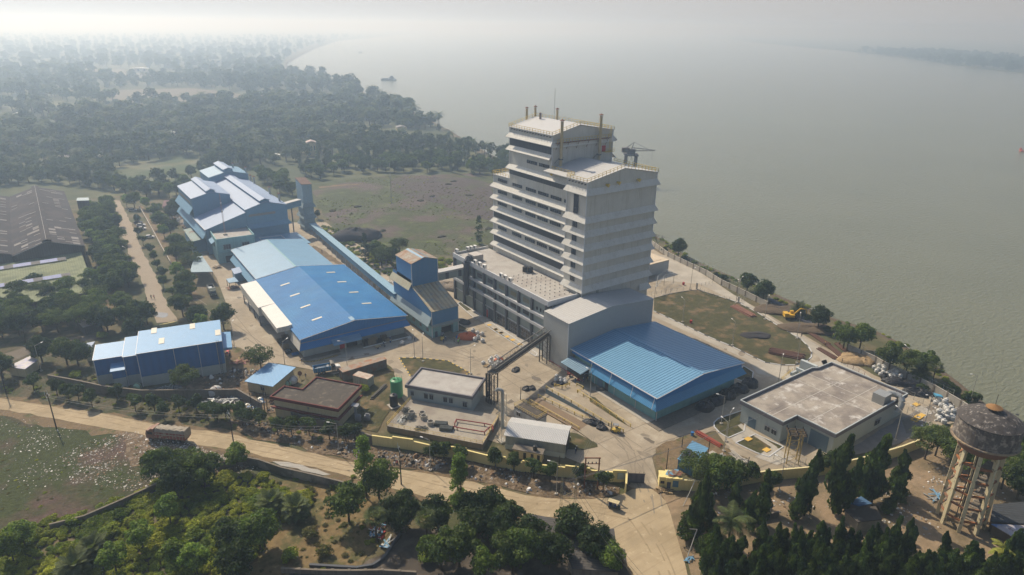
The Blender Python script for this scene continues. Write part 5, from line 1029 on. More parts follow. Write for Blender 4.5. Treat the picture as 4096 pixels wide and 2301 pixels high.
for i in range(13):x0,x1 = -1.2+(LT+2.2)*i/13,-1.2+(LT+2.2)*(i+1)/13;m.bar((x0,-hw,zt),(x0,hw,zt),.05);m.bar((x0,-hw,zt),(x1,hw,zt),.05)
m.build('top_lattice',GST,t);m = MB()
for y in(-.85,-.5,-.1,.3,.7):m.tube((-1,y,zb+.3),(LT+.6,y,zb+.3),.14,6)
m.box(-1.1,LT+.9,-1.1,1.1,zb+.02,zb+.1);m.build('pipe',BLACK,t)
for x0 in(-1.0,LT-1.0):
 m = MB();
 for x in(x0-.9,x0+.9):
  for y in(-hw,hw):m.box(x-.13,x+.13,y-.13,y+.13,0,zb-.12)
 for k in range(5):
  z0,z1 = k*zb/5,(k+1)*zb/5-.12
  for y in(-hw,hw):m.bar((x0-.9,y,z0),(x0+.9,y,z1),.05);m.bar((x0+.9,y,z0),(x0-.9,y,z1),.05);m.bar((x0-.9,y,z1),(x0+.9,y,z1),.05)
  for x in(x0-.9,x0+.9):m.bar((x,-hw,z0),(x,hw,z1),.05);m.bar((x,hw,z0),(x,-hw,z1),.05)
 m.build('lattice_tower',STEEL,t)
m = MB()
for y in(-.8,-.3,.2,.7):m.path([(-2.3,y,.1),(-2.3,y,9.4),(-1,y,9.6)],.15,6)
m.path([(-2.3,-1.2,3.6),(-4.6,-1.2,3.6),(-4.6,-1.2,5.6)],.12,6);m.build('riser_pipe',BLACK,t)
# ================================================================ chimney mast by metal shed
t = thing('lattice_chimney','thin silver flue with a bent top inside a lattice mast by the metal shed','chimney',(84.3,122.4,0))
m = MB();m.path([(0,0,4),(0,0,14.6),(-.2,.3,15.1),(-.9,1.0,15.2),(-1.1,1.2,14.7)],.42,10);m.tube((0,0,4.2),(1.5,-.8,4.0),.35,8);m.build('flue',GALV,t)
m = MB();q = [(-.7,-.7),(.7,-.7),(.7,.7),(-.7,.7)]
for i in range(4):
 a,b = q[i],q[(i+1)%4];m.tube((*a,0),(*a,14),.05,4)
 for k in range(7):m.tube((*a,k*2),(*b,k*2+2),.03,3);m.tube((*a,k*2+2),(*b,k*2+2),.03,3)
m.build('lattice',GALV,t);m = MB();m.box(-1,1,-1,1,0,.5);m.build('foot_block',CONC,t)
t = thing('green_tank','green cylindrical steel tank with railed top beside the pump house','storage tank',(72.3,158.6,0));m = MB();m.lathe([(1.75,0),(1.75,5.0),(1.6,5.15),(.3,5.6)],n=24);m.build('shell',GREENT,t)
m = MB();r = 1.6
for k in range(12):a = k*PI/6;m.tube((r*math.cos(a),r*math.sin(a),5.1),(r*math.cos(a),r*math.sin(a),6.2),.035,4);b = a+PI/6;m.tube((r*math.cos(a),r*math.sin(a),6.2),(r*math.cos(b),r*math.sin(b),6.2),.03,3);m.tube((r*math.cos(a),r*math.sin(a),5.7),(r*math.cos(b),r*math.sin(b),5.7),.025,3)
m.build('top_rail',mat('green rail',(.1,.22,.12),.6),t);m = MB();m.tube((-.6,.2,5.4),(-.6,.2,5.8),.35,8);m.tube((.3,-.5,5.4),(.3,-.5,6.0),.1,6);m.build('nozzle',GREENT,t)
water_tank('black_tank',1.15,3.6,BLACK,'upright black plastic tank on the ground in front of the green tank',(68.9,153.6,.4),'water tank')
m = MB();m.box(-1.5,1.5,-1.5,1.5,0,.24);m.build('tank_plinth',CONC,label='low concrete plinth under the upright black tank',cat='plinth').location = (68.9,153.6,.155)
# ================================================================ settling basin deck
BA,BB = Vector((62.0,143.4)),Vector((78.2,122.2));BC_,BD = Vector((89.2,131.0)),Vector((73.6,152.2))
t = thing('basin_deck','raised concrete basin deck with yellow railings, cluttered with fittings and red pipes','basin',(*BA,0));q = [tuple(v-BA)for v in(BA,BB,BC_,BD)]
m = MB();m.prism(q,0,1.5);m.build('side_wall',CONCD,t);m = MB();m.prism(q,1.502,1.56);m.build('deck',mat('basin deck',(.30,.27,.22),.95,var=.15,scale=.5,col2=(.22,.19,.16),c2scale=.25),t)
for a,b in((0,1),(1,2)):m = MB();railing(m,[(*q[a],1.56),(*q[b],1.56)],1.0,1.6,.04);m.build('railing',YEL,t)
m = MB();railing(m,[(*q[3],1.56),(*q[0],1.56)],1.0,1.6,.04);m.build('railing',YEL,t)
def dk(x,y,z=1.57):p = a8(x,y,z);return(p[0]-BA.x,p[1]-BA.y,z)
m = MB();
for pts in([(700,665),(715,628),(960,665),(1030,680),(1035,720)],[(690,690),(720,700),(960,740),(1000,700),(1030,690)]):
 P3 = [Vector(dk(*p))+Vector((0,0,.7))for p in pts];m.path([tuple(v)for v in P3],.16,6)
 for v in P3:m.tube((v.x,v.y,1.57),tuple(v),.14,5)
m.build('red_pipe',REDP,t)
for i,(x,y)in enumerate(((322,570),(415,575),(427,605),(487,655))):
 p = a8(x,y,1.57);m = MB();n = 14
 m.lathe([(.85,0),(.85,1.1),(.7,1.1),(.7,.1)],n=n);o = m.build('concrete_ring',CONC,label='%s open concrete ring standing on the basin deck'%('leftmost','farthest of the middle pair','nearer of the middle pair','rightmost')[i],cat='concrete ring',group='concrete rings on the basin deck');o.location = (*p,1.57)
GRT = mat('grey plastic grating',(.075,.085,.085),.6,var=.3)
for i,(x,y,w,d_,h,rz,lab)in enumerate(((300,600,3.2,2.6,1.5,-.6,'largest dark heap of tangled grating beside the concrete rings'),(230,620,2.4,3,.9,-.9,'pale grey heap of fittings at the left end of the basin deck'),(270,540,1.8,1.4,1.2,0,'small dark heap of grating behind the leftmost concrete ring'),(410,695,3.2,1.6,.5,-.8,'flat heap of loops and hoses near the front railing of the deck'))):
 g2 = random.Random(i);m = MB()
 for k in range(60):
  c = Vector((g2.uniform(-.5,.5)*w,g2.uniform(-.5,.5)*d_,0));c.z = g2.random()*h*(1-1.2*max(abs(c.x)/w,abs(c.y)/d_));e = Vector((g2.uniform(-1,1),g2.uniform(-1,1),g2.uniform(-.3,.3))).normalized()*.6;m.bar(c-e+Vector((0,0,.2)),c+e+Vector((0,0,.2)),.07)
 m.add([(-w*.4,-d_*.4,0),(w*.4,-d_*.4,0),(w*.4,d_*.4,0),(-w*.4,d_*.4,0),(0,0,h*.7)],[(0,1,4),(1,2,4),(2,3,4),(3,0,4)])
 o = m.build('scrap_heap',[GRT,GALV][i==1],label=lab,cat='scrap heap');o.location = (*a8(x,y,1.57),1.57);o.rotation_euler = (0,0,rz)
for i,(x,y,lab)in enumerate(((580,660,'dark grating panel stack farther from the front railing on the basin deck'),(625,700,'wide dark grating panel stack next to the blue rag on the basin deck'))):
 m = MB();
 for k in range(9):m.box(-1.7,1.7,-.75+k*.17,-.67+k*.17,.02,.9+.05*(k%2))
 for k in range(6):m.box(-1.65+k*.62,-1.6+k*.62,-.8,.8,.3,.34)
 o = m.build('grating_stack',GRT,label=lab,cat='grating');o.location = (*a8(x,y,1.57),1.57);o.rotation_euler = (0,0,-.75)
# ================================================================ small white block with railed roof
t = thing('white_valve_house','small white stained block with a dark railed roof behind the metal shed','small building',(*a8(1225,600),0));o = a8(1225,600);pts = [(0,0)]
qa = [a8(1222,500,3.2),a8(1420,612,3.2),a8(1505,565,3.2),a8(1300,462,3.2)];qq = [(p[0]-o[0],p[1]-o[1])for p in qa]
m = MB();m.prism(qq,0,3.0);m.build('wall',mat('stained white wall',(.45,.45,.43),.85,var=.1,streak=(.08,.07,.06),streakamt=.9),t);m = MB();m.prism([(x*1.03,y*1.03)for x,y in qq],3.002,3.25);m.build('roof',CONRD,t)
m = MB();railing(m,[(*p,3.25)for p in qq]+[(*qq[0],3.25)],1.0,1.7,.04);m.build('railing',YEL,t);wall_windows(t,qq[0],qq[1],[(1.0,1.5,1.2,2.4)])
# ================================================================ weighbridge and ramp
def ztube(m,pts,r=.07):m.path(pts,r,5)
def yrail(t,pts,h=1.0,step=2.6,r=.09,both=True):
 m = MB()
 for a,b in zip(pts,pts[1:]):
  a,b = Vector(a),Vector(b);n = max(1,round((b-a).length/step))
  for i in range(n+1):p = a.lerp(b,i/n);m.box(p.x-r,p.x+r,p.y-r,p.y+r,p.z,p.z+h)
  m.tube(a+Vector((0,0,h)),b+Vector((0,0,h)),r*.8,5);m.tube(a+Vector((0,0,h*.55)),b+Vector((0,0,h*.55)),r*.6,5)
 m.build('guard_rail',YEL,t)
wa,wb,wc,wd = k4(440,500),k4(1295,960),k4(1130,1075),k4(270,585)
t = thing('weighbridge','brown steel weighbridge deck between two long yellow guard rails','weighbridge',(*wd,0));s = lambda p,z=0.0:(p[0]-wd[0],p[1]-wd[1],z)
m = MB();m.prism([s(p)[:2]for p in(wd,wc,wb,wa)],.1,.45);m.build('deck',mat('checker plate',(.20,.14,.085),.6,var=.15,rib='XY',ribscale=.6),t)
yrail(t,[s(k4(440,480),.15),s(k4(1330,900),.15)]);yrail(t,[s(k4(290,560),.15),s(k4(1140,1045),.15)])
e1,e2,e3 = k4(1295,960),k4(1130,1075),k4(1410,1262);e4 = k4(1640,1130)
m = MB();z1 = .45;m.hexa([s(e2),s(e3),s(e4),s(e1),s(e2,.45),s(e3,.13),s(e4,.13),s(e1,.45)]);m.build('exit_ramp',YARD,t)
r0,r1,r2,r3 = k4(575,405),k4(1650,965),k4(2030,1010),k4(1110,470)
t = thing('loading_ramp','long sloping loading ramp with a blue grey side wall and yellow hand rails','ramp',(*r0,0));s = lambda p,z=0.0:(p[0]-r0[0],p[1]-r0[1],z)
rt = k4(700,260,1.6);ra = k4(585,345,1.5);
zt0 = 1.5;c1 = Vector(r0).lerp(Vector(r1),.42);c2 = Vector(r3).lerp(Vector(r2),.12)
m = MB();rr3 = k4(930,330)
m.hexa([s(r0),s(c1),s(c2),s(rr3),s(r0,zt0),s(c1,zt0*.75),s(c2,zt0*.75),s(rr3,zt0)]);m.hexa([s(c1),s(r1),s(r2),s(c2),s(c1,zt0*.75),s(r1,.12),s(r2,.12),s(c2,zt0*.75)]);m.build('deck',YARD,t)
BG = mat('blue grey paint',(.17,.23,.25),.8,var=.2,streak=(.28,.16,.08),streakamt=.35);d_ = (Vector(r1)-Vector(r0)).normalized();nn = Vector((d_.y,-d_.x))*.06
m = MB();off = lambda p,k:(p[0]+nn.x*k,p[1]+nn.y*k)
m.hexa([s(off(r0,2.4)),s(off(c1,2.4)),s(off(c1,.2)),s(off(r0,.2)),s(off(r0,2.4),zt0+.1),s(off(c1,2.4),zt0*.75+.1),s(off(c1,.2),zt0*.75+.1),s(off(r0,.2),zt0+.1)]);m.hexa([s(off(c1,2.4)),s(off(r1,2.4)),s(off(r1,.2)),s(off(c1,.2)),s(off(c1,2.4),zt0*.75+.1),s(off(r1,2.4),.2),s(off(r1,.2),.2),s(off(c1,.2),zt0*.75+.1)]);m.build('side_wall',BG,t)
r1b = Vector(r1).lerp(Vector(k4(1900,1075)),1.0)
yrail(t,[s(r0,zt0),s(c1,zt0*.75),s(r1,.12),s((r1b.x,r1b.y),.1)]);yrail(t,[s(k4(1110,450),1.2),s(k4(2025,985),.1)]);yrail(t,[s(k4(720,290,1.5),1.5),s(k4(850,325,1.5),1.5),s(k4(980,270,1.5),1.5)],step=2);yrail(t,[s(k4(1100,325),.9),s(k4(1215,385),.9),s(k4(1120,450),.9)],step=2)
# ================================================================ lamp posts
LPM = mat('lamp post grey',(.33,.32,.29),.55)
def lamp_post(h=8.6,arm=1.7):
 t = thing('lamp_post','','lamp post',group='lamp posts around the compound')
 m = MB();m.tube((0,0,.3),(0,0,h),.10,6,.06);m.build('pole',LPM,t);m = MB();m.tube((0,0,h-.05),(arm,0,h+.35),.05,5);m.build('arm',LPM,t)
 m = MB();m.hexa([(arm-.05,-.14,h+.28),(arm+.65,-.14,h+.38),(arm+.65,.14,h+.38),(arm-.05,.14,h+.28),(arm-.05,-.14,h+.38),(arm+.65,-.1,h+.45),(arm+.65,.1,h+.45),(arm-.05,.14,h+.38)]);m.build('lamp_head',WHITE,t)
 m = MB();m.box(-.35,.35,-.35,.35,0,.3);m.build('foot_block',CONC,t);return t
LPP = lamp_post()
for p,rz,lab in((a3(325,1035),1.0,'slender lamp post beside the side canopy of the blue workshop'),(a3(798,1215),.4,'lamp post rising before the near left corner of the bright blue warehouse'),(a3(1380,1215),2.6,'lamp post between the rusty container and the red warehouse door'),(a3(2010,1130),1.2,'thinner lamp post left of the pair on the triangular lawn'),(a3(2090,1165),.9,'right hand lamp post of the pair on the triangular lawn'),(a7(440,1440),.3,'lamp post alone in the middle of the yard near the pipe bridge foot'),(a7(712,960),2.8,'lamp post against the annex glass front, left one'),(a7(1070,1130),2.8,'lamp post against the annex near its right end'),(k4(1330,490),1.6,'lamp post beside the loading ramp in front of the blue shed'),(b2(1650,1200),2.3,'tall lamp post at the near corner of the substation lawn'),(b2(1700,1370),.3,'lamp post behind the tall one at the substation lawn'),(w3(1245,385),1.5,'lamp post on the dirt by the blue scrap shed'),(b2(2200,810),.5,'lamp post beside the road behind the substation roof edge'),(b1(1035,1165),1.3,'lamp post on the lawn edge in the middle of the oval'),(b1(555,940),1.3,'lamp post near the red box on the left part of the oval lawn'),(b1(1345,915),.4,'lamp post on the river side edge of the oval lawn'),(b1(1655,1100),.6,'lamp post on the oval lawn beside the excavator'),(b1(1070,755),.8,'lamp post at the mesh gate of the oval lawn'),(b1(1655,1335),1.6,'lamp post at the near tip of the oval lawn'),(b1(630,625),.2,'lamp post at the upper corner of the oval lawn'),(w2(590,350),1.1,'lamp post behind the river wall beside the bag heap'),(w2(1555,750),2.6,'lamp post by the river behind the water tower dome'),(b3(1405,850),1.2,'lamp post beyond the substation behind the columnar trees'),(w2(905,1060),2.8,'lamp post beside the yellow cover plates'),(b4(1370,700),1.9,'lamp post outside the yellow wall among the columnar trees'),(a1(1250,1130),2.0,'lamp post on the left side of the inner road'),(b1(1090,720),.3,'lamp post between the river wall and the bushes'),(a4(400,690),.3,'pale lamp post before the small shed with shiny scrap on its roof'),(b7(835,270),2.5,'lamp post on the rubble strip beside the yellow wall end'),(b7(1690,430),2.2,'lamp post on the rubble strip before two dense trees'),(a8(1590,1270),2.4,'lamp post on the rubble strip close to the pole pair')):
 place(LPP,USED,(*p,.1),rz,lab)
# ================================================================ utility poles with cross arms and wires
WOODP = mat('dark pole',(.045,.035,.028),.9,var=.3)
def upole():
 t = thing('utility_pole','','utility pole',group='utility poles along the dirt road');m = MB();m.tube((0,0,0),(0,0,10.2),.17,7,.11);m.build('pole',WOODP,t)
 m = MB();m.box(-.9,.9,-.06,.06,9.3,9.45);m.bar((-.8,0,9.4),(-.1,0,8.7),.04);m.bar((.8,0,9.4),(.1,0,8.7),.04);m.build('cross_arm',mat('weathered arm',(.3,.26,.2),.8),t)
 for x in(-.8,0,.8):m = MB();m.tube((x,0,9.45 if x else 10.2),(x,0,9.75 if x else 10.5),.07,6);m.build('insulator',WHITE,t)
 m = MB();m.path([(-.3,.1,9.5),(-.9,.3,10.6),(-.5,.3,11.2)],.05,4);m.path([(.3,.1,9.5),(.9,.3,10.4),(.6,.3,11.1)],.05,4);m.build('bracket',mat('pale bracket',(.55,.6,.62),.5),t);return t
UP = upole();ups = [(a4(60,905),'leaning blue-footed utility pole cut by the left picture edge'),(a4(545,1240),'utility pole at the left between the meadow and the dirt road'),(a5(335,1080),'utility pole standing on the near road edge behind the covered truck'),((b7(1418,560)),'short utility pole behind the dark mango tree by the road')]
ut = []
for p,lab in ups:place(UP,USED,(*p,0),math.radians(70),lab);ut.append(Vector((*p,9.6)))
m = MB()
def wire(a,b,sag=1.2,n=10,r=.03):
 pts = []
 for i in range(n+1):q = Vector(a).lerp(Vector(b),i/n);q.z-=sag*4*(i/n)*(1-i/n);pts.append(tuple(q))
 m.path(pts,r,3)
WIREM = mat('wire',(.10,.10,.10),.6)
for a,b in((ut[0],ut[1]),(ut[1],ut[2]),(ut[2],Vector((*a5(1335,1130),8))),(ut[2],ut[3])):
 for o in(-.7,.7):wire(a+Vector((0,o,0)),b+Vector((0,o,0)),1.5)
wo = m.build('overhead_wires',WIREM,label='thin overhead wires strung between the poles along the dirt road',cat='wires')
def hframe(p,rz,h,w,lab,mt):
 t = thing('pole_structure',lab,'pole structure',(*p,0),rz);m = MB()
 for x in(-w/2,w/2):m.box(x-.14,x+.14,-.14,.14,0,h);
 m.build('post',mt,t);m = MB();m.box(-w/2-.3,w/2+.3,-.1,.1,h-.25,h-.02);m.box(-w/2-.3,w/2+.3,.15,.25,h-1.9,h-1.75);m.build('cross_beam',mt,t)
 m = MB();m.bar((-w/2,0,h*.35),(w/2,0,h*.62),.06);m.bar((w/2,0,h*.35),(-w/2,0,h*.62),.06);m.build('brace',mt,t)
 for x in(-.9,0,.9):m = MB();m.lathe([(.1,h-1.74),(.16,h-1.6),(.1,h-1.5),(.16,h-1.4),(.05,h-1.3)],x,.2,8);m.build('insulator',COLG,t)
 return t
hframe([(x+y)/2 for x,y in zip(a8(1850,1225),a8(1935,1225))],math.atan2(a8(1935,1225)[1]-a8(1850,1225)[1],a8(1935,1225)[0]-a8(1850,1225)[0]),8.8,3.1,'rusty H shaped pole structure with insulators just inside the yellow wall',RUST)
hp = [(x+y)/2 for x,y in zip(a8(1640,1440),a8(1735,1440))]
t = thing('lattice_poles','pair of pale lattice power poles joined by braces on the near road edge','pole structure',(*hp,0),-.75);m = MB();w = 3.0
for x in(-w/2,w/2):
 for dx in(-.25,.25):m.tube((x+dx,0,0),(x+dx*.5,0,9.4),.07,4)
 for k in range(12):m.tube((x-.24,0,k*.78),(x+.24,0,k*.78+.78),.04,3)
m.build('post',mat('cream steel',(.34,.29,.17),.7),t);m = MB()
for z in(2.4,4.4):m.bar((-w/2,0,z),(w/2,0,z+2),.05);m.bar((w/2,0,z),(-w/2,0,z+2),.05);m.bar((-w/2,0,z),(w/2,0,z),.05)
m.build('brace',MATS['cream steel'],t)
for x in(-w/2,w/2):m = MB();m.bar((x-.8,0,8.9),(x+.8,0,9.0),.07);m.build('cross_arm',STEEL,t)
m = MB()
for o in(-.9,0,.9):wire((hp[0]+o,hp[1],9),(a8(1890,1000)[0]+o,a8(1890,1000)[1],7.5),.6);wire((hp[0]+o,hp[1],9),(145+o,84,9),1.5);wire((hp[0]+o,hp[1],9),(hp[0]-8+o,hp[1]-34,9),1.5)
m.build('overhead_wires',WIREM,label='wires fanning out from the pair of lattice power poles',cat='wires')
c = Vector((*b3(545,1030),0));t = thing('transformer_tower','yellow and brown four legged lattice stand with black insulators before the substation','pole structure',tuple(c),-.75);m = MB();q = [(-1.4,-1.1),(1.4,-1.1),(1.4,1.1),(-1.4,1.1)];hh = 8.4
YB = mat('ochre steel',(.30,.22,.07),.6,var=.3)
for i in range(4):
 a,b = q[i],q[(i+1)%4];m.box(a[0]-.1,a[0]+.1,a[1]-.1,a[1]+.1,0,hh)
 for k in range(3):m.bar((*a,k*2.6+.4),(*b,k*2.6+2.9),.05);m.bar((*a,k*2.6+2.9),(*b,k*2.6+2.9),.05)
m.build('leg_frame',YB,t);m = MB()
for y in(-1.6,-.8,0,.8,1.6):m.box(-2.1,2.1,y-.08,y+.08,hh+.01,hh+.16)
for x in(-1.9,0,1.9):m.box(x-.08,x+.08,-1.8,1.8,hh+.17,hh+.32)
m.build('top_frame',STEELB,t)
for i in range(12):m = MB();x,y = (-1.9,0,1.9)[i%3],(-1.6,-.6,.6,1.6)[i//3];m.lathe([(.1,hh+.33),(.19,hh+.45),(.1,hh+.6),(.19,hh+.75),(.08,hh+1.0)],x,y,7);m.build('insulator',BLACK,t)
for i,(p,h,lab)in enumerate(((w3(415,655),6.2,'dark bare pole at the left of the blue scrap shed'),(w3(980,690),9.0,'tall dark leaning pole in front of the blue scrap shed'),(w3(1545,850),7.2,'dark pole at the yellow wall right of the white disc'),(w3(640,330),3.6,'short dark post behind the blue scrap shed'),(a8(1610,1105),5.5,'dark pole against the yellow wall behind the leafy trees'),(a4(262,480),8,'thin pale pole on the dark track at the far left'),(a5(500,690),5,'leftmost dark post of the scaffold posts near the yellow hut'),(a5(565,690),5,'second dark post of the scaffold posts near the yellow hut'),(a5(625,715),7,'tall dark post of the scaffold posts near the cream house'),(a5(655,725),6.4,'rightmost dark post of the scaffold posts near the cream house'),(k3(657,1085),4.2,'thin dark post beside the white valve house'))):
 m = MB();m.tube((0,0,0),(.15*(i%3),0,h),.13,6,.09);m.build('post',WOODP,label=lab,cat='post').location = (*p,.05)
for p,q_,lab in((w3(660,1180),w3(830,870,3),'leaning pale post on the litter below the gate house'),(b4(550,1300),b4(640,1050,4.2),'leaning grey street light by the roadside litter')):
 t = thing('leaning_lamp',lab,'lamp post',(*p,0));d = Vector((q_[0]-p[0],q_[1]-p[1],4.5));m = MB();m.tube((0,0,0),d,.1,6);m.build('pole',LPM,t);m = MB();m.tube(d,d+Vector((-1.3,.9,.1)),.06,5);m.build('arm',LPM,t)
m = MB();m.tube((0,0,0),(0,0,24),.22,7,.12);m.build('tall_mast',LPM,label='very tall thin pale mast standing in the open field',cat='mast').location = (*F(985,512),0)
c = F(1583,452);t = thing('jetty_crane','rusty brown portal jetty crane with a long jib behind the tower roof','crane',(*c,-3),math.radians(-36))
CR = mat('crane rust',(.035,.02,.02),.8,var=.2)
HZ = 20.0
m = MB()
for x in(-4.3,4.3):
 for y in(-4.3,4.3):m.box(x*.8-.55,x*.8+.55,y*.8-.55,y*.8+.55,0,HZ)
m.build('portal_leg',CR,t);m = MB()
for y in(-4.3,4.3):y*=.8;m.bar((-3.4,y,HZ*.5),(0,y,HZ),.14);m.bar((3.4,y,HZ*.5),(0,y,HZ),.14);m.bar((-3.4,y,HZ*.55),(3.4,y,HZ*.55),.14)
for x in(-4.3,4.3):x*=.8;m.bar((x,-3.4,HZ*.5),(x,0,HZ),.14);m.bar((x,3.4,HZ*.5),(x,0,HZ),.14)
m.box(-4.6,4.6,-4.4,4.4,HZ,HZ+.8);m.build('portal_brace',CR,t)
m = MB();m.lathe([(3.0,HZ+.81),(2.8,HZ+2)],n=14);m.box(-6.5,-1.5,-1.8,1.8,HZ+2.01,HZ+5.0);m.box(-1.45,2.5,-1.8,1.8,HZ+2.01,HZ+4.2);m.build('machine_house',CR,t)
m = MB()
for y in(-1,1):m.bar((1,y,HZ+3.0),(16,y*.3,HZ+3.3),.28);m.bar((1,y,HZ+5.2),(16,y*.3,HZ+3.6),.2);m.bar((0,y,HZ+4),(1.6,0,HZ+9),.26);m.bar((1.6,0,HZ+9),(11,y*.5,HZ+4.4),.18);m.bar((1.6,0,HZ+9),(-3.5,y,HZ+5),.2)
for k in range(7):m.bar((1+k*2.3,0,HZ+3.5),(2.2+k*2.3,0,HZ+5.3-.2*k),.12);m.bar((2.2+k*2.3,0,HZ+5.3-.2*k),(3.3+k*2.3,0,HZ+3.6),.12)
m.build('jib',CR,t);m = MB();m.tube((14.5,0,HZ+3.7),(14.5,0,HZ-3),.07,4);m.build('hoist_cable',CR,t)
t = thing('jetty','dark jetty deck on piles carrying the crane at the river edge','jetty',(*c,-3));m = MB();m.box(-16,12,-9,9,-.9,-.02)
for x in range(-14,13,6):
 for y in(-7,7):m.box(x-.4,x+.4,y-.4,y+.4,-3,-.91)
m.build('deck',CONCD,t)
def boat(name,p,L_,lab,rz,hull,deckh=1.5):
 t = thing(name,lab,'boat',(*p,-3),rz);m = MB();w = L_*.13;q = [(-L_/2,-w),(L_*.3,-w),(L_/2,0),(L_*.3,w),(-L_/2,w)]
 m.add([(x*.94,y*.85,-.3)for x,y in q]+[(x,y,deckh)for x,y in q],[(4,3,2,1,0),(5,6,7,8,9)]+[(i,(i+1)%5,5+(i+1)%5,5+i)for i in range(5)]);m.build('hull',hull,t)
 m = MB();m.box(L_*.05,L_*.34,-w*.7,w*.7,deckh+.01,deckh+L_*.11);m.box(L_*.1,L_*.28,-w*.5,w*.5,deckh+L_*.111,deckh+L_*.19);m.build('cabin',hull,t);m = MB();m.tube((L_*.2,0,deckh+L_*.19),(L_*.2,0,deckh+L_*.3),.15,5);m.box(-L_*.4,-L_*.02,-w*.5,w*.5,deckh+.01,deckh+L_*.05);m.build('deck_gear',hull,t);return t
boat('dredger',P(1555,316),31,'dark dredger boat afloat in the hazy middle of the river',math.radians(-38),STEEL,3)
boat('small_boat',P(1441,208),16,'tiny dark boat far away near the hazy bend of the river',0,STEEL,2)
boat('red_boat',P(4088,592),9,'small red and white boat at the right picture edge on the river',.6,mat('red hull',(.35,.07,.05),.5),1.0)
# ================================================================ vehicles
def wheel(t,x,y,r,w=.28,nm='wheel',axle='y'):
 m = MB();m.tube((x,y-w/2,r),(x,y+w/2,r),r,14);o = m.build(nm,RUBBER,t);m = MB();m.tube((x,y-w/2-.02,r),(x,y+w/2+.02,r),r*.5,10);m.build('rim',FRAME,o)
def truck(lab,p,rz,L_=9.6,cargo='tarp',cabc=None,bodyc=None,grp=None,nm='truck',hood=False,open_=False):
 t = thing(nm,lab,'truck',(*p,.13),rz);cabc = cabc or mat('truck cab brown',(.20,.10,.06),.6,var=.3);bodyc = bodyc or mat('truck side red',(.24,.06,.035),.7,var=.4,scale=1.5,col2=(.30,.24,.17),c2scale=1.2,c2pos=.58,c2w=.03)
 hw = 1.25;x0 = -L_/2;xc = L_/2-(2.9 if hood else 2.0)
 m = MB();m.box(x0+.2,L_/2-.2,-.9,.9,.75,1.05);m.build('chassis',STEEL,t)
 for y in(-hw,hw-.12):m = MB();m.box(x0,xc-.15,y,y+.12,1.1,2.5);m.build('side_board',bodyc,t)
 m = MB();m.box(x0,x0+.1,-hw+.13,hw-.13,1.1,2.5);m.build('tailgate',bodyc,t);m = MB();m.box(x0+.11,xc-.15,-hw+.13,hw-.13,1.1,1.25 if open_ else 2.45);m.build('cargo_bed',STEEL,t)
 m = MB()
 for k in range(int((xc-x0)/.8)):m.box(x0+.3+k*.8,x0+.38+k*.8,-hw-.05,-hw-.01,1.1,2.5);m.box(x0+.3+k*.8,x0+.38+k*.8,hw+.01,hw+.05,1.1,2.5)
 m.build('stake',mat('pale stake',(.3,.27,.2),.8),t)
 if cargo=='tarp':
  m = MB();n,k = 14,7;vs = [];g2 = random.Random(3)
  for i in range(n+1):
   for j in range(k+1):
    x = x0-.08+(xc-.25-x0)*i/n;v = j/k;y = (v-.5)*2*(hw+.06);z = 2.5+(.85 if 0<j<k else-.5)+.10*math.sin(i*2.1)*(.5+math.sin(j*1.3))+g2.uniform(-.04,.05)-(abs(v-.5)*.35 if 0<j<k else 0)
    vs.append((x,y,z))
  fs = [(i*(k+1)+j,(i+1)*(k+1)+j,(i+1)*(k+1)+j+1,i*(k+1)+j+1)for i in range(n)for j in range(k)]
  m.add(vs,fs);b = len(vs);m.add([(x0-.16,-hw,1.5),(x0-.16,hw,1.5),(x0-.12,hw,3.3),(x0-.12,-hw,3.3)],[(3,2,1,0)]);m.build('tarpaulin',TARPG,t)
 if open_:
  m = MB();m.box(x0+.6,xc-1.6,-.8,.5,1.26,1.8);m.bar((x0+1,-.9,2.6),(xc-1,-.7,2.6),.1);m.build('cargo',mat('pale cargo sheets',(.35,.40,.43),.6,var=.3),t)
  m = MB();m.lathe([(.3,1.3),(.55,1.7),(.4,2.2),(.1,2.35)],xc-.9,-.4,9);m.lathe([(.3,1.3),(.5,1.7),(.35,2.1),(.1,2.2)],xc-.9,.5,9);m.build('cargo_bag',BAGW,t)
 m = MB();m.profile([(xc,.8),(xc+(1.2 if hood else 1.95),.8),(xc+(1.2 if hood else 2.0),1.8),(xc+(1.0 if hood else 1.7),2.75),(xc,2.8)],-1.15,1.15,'Y');m.build('cab',cabc,t)
 if hood:m = MB();m.profile([(xc+1.25,.8),(xc+2.8,.8),(xc+2.75,1.55),(xc+2.2,1.85),(xc+1.25,1.95)],-.85,.85,'Y');m.build('bonnet',WHITE,t)
 m = MB();a = xc+(1.21 if hood else 2.01);b = xc+(1.02 if hood else 1.72);m.add([(a,-1.0,1.85),(a,1.0,1.85),(b,1.0,2.6),(b,-1.0,2.6)],[(0,1,2,3)]);m.build('windscreen',GLASS,t)
 for y in(-1.17,1.16):m = MB();m.box(xc+.3,xc+(1.0 if hood else 1.5),y,y+.01,1.8,2.45);m.build('side_window',GLASS,t)
 m = MB();m.hexa([(xc-.1,-1.3,2.85),(xc+1.1,-1.2,2.85),(xc+1.1,1.2,2.85),(xc-.1,1.3,2.85),(xc-.2,-1.35,3.3),(xc+.4,-1.25,3.3),(xc+.4,1.25,3.3),(xc-.2,1.35,3.3)]);m.build('roof_rack',cabc,t)
 fx = xc+(2.1 if hood else .95)
 for x in(fx,x0+2.9,x0+1.65)+(()if L_<9 else(x0+4.2,)):
  for y in(-1.05,1.05):wheel(t,x,y,.5,.34)
 for y in(-.8,.8):m = MB();m.tube((xc+(2.78 if hood else 1.98),y,1.15),(xc+(2.84 if hood else 2.04),y,1.15),.14,8);m.build('headlight',WHITE,t)
 return t
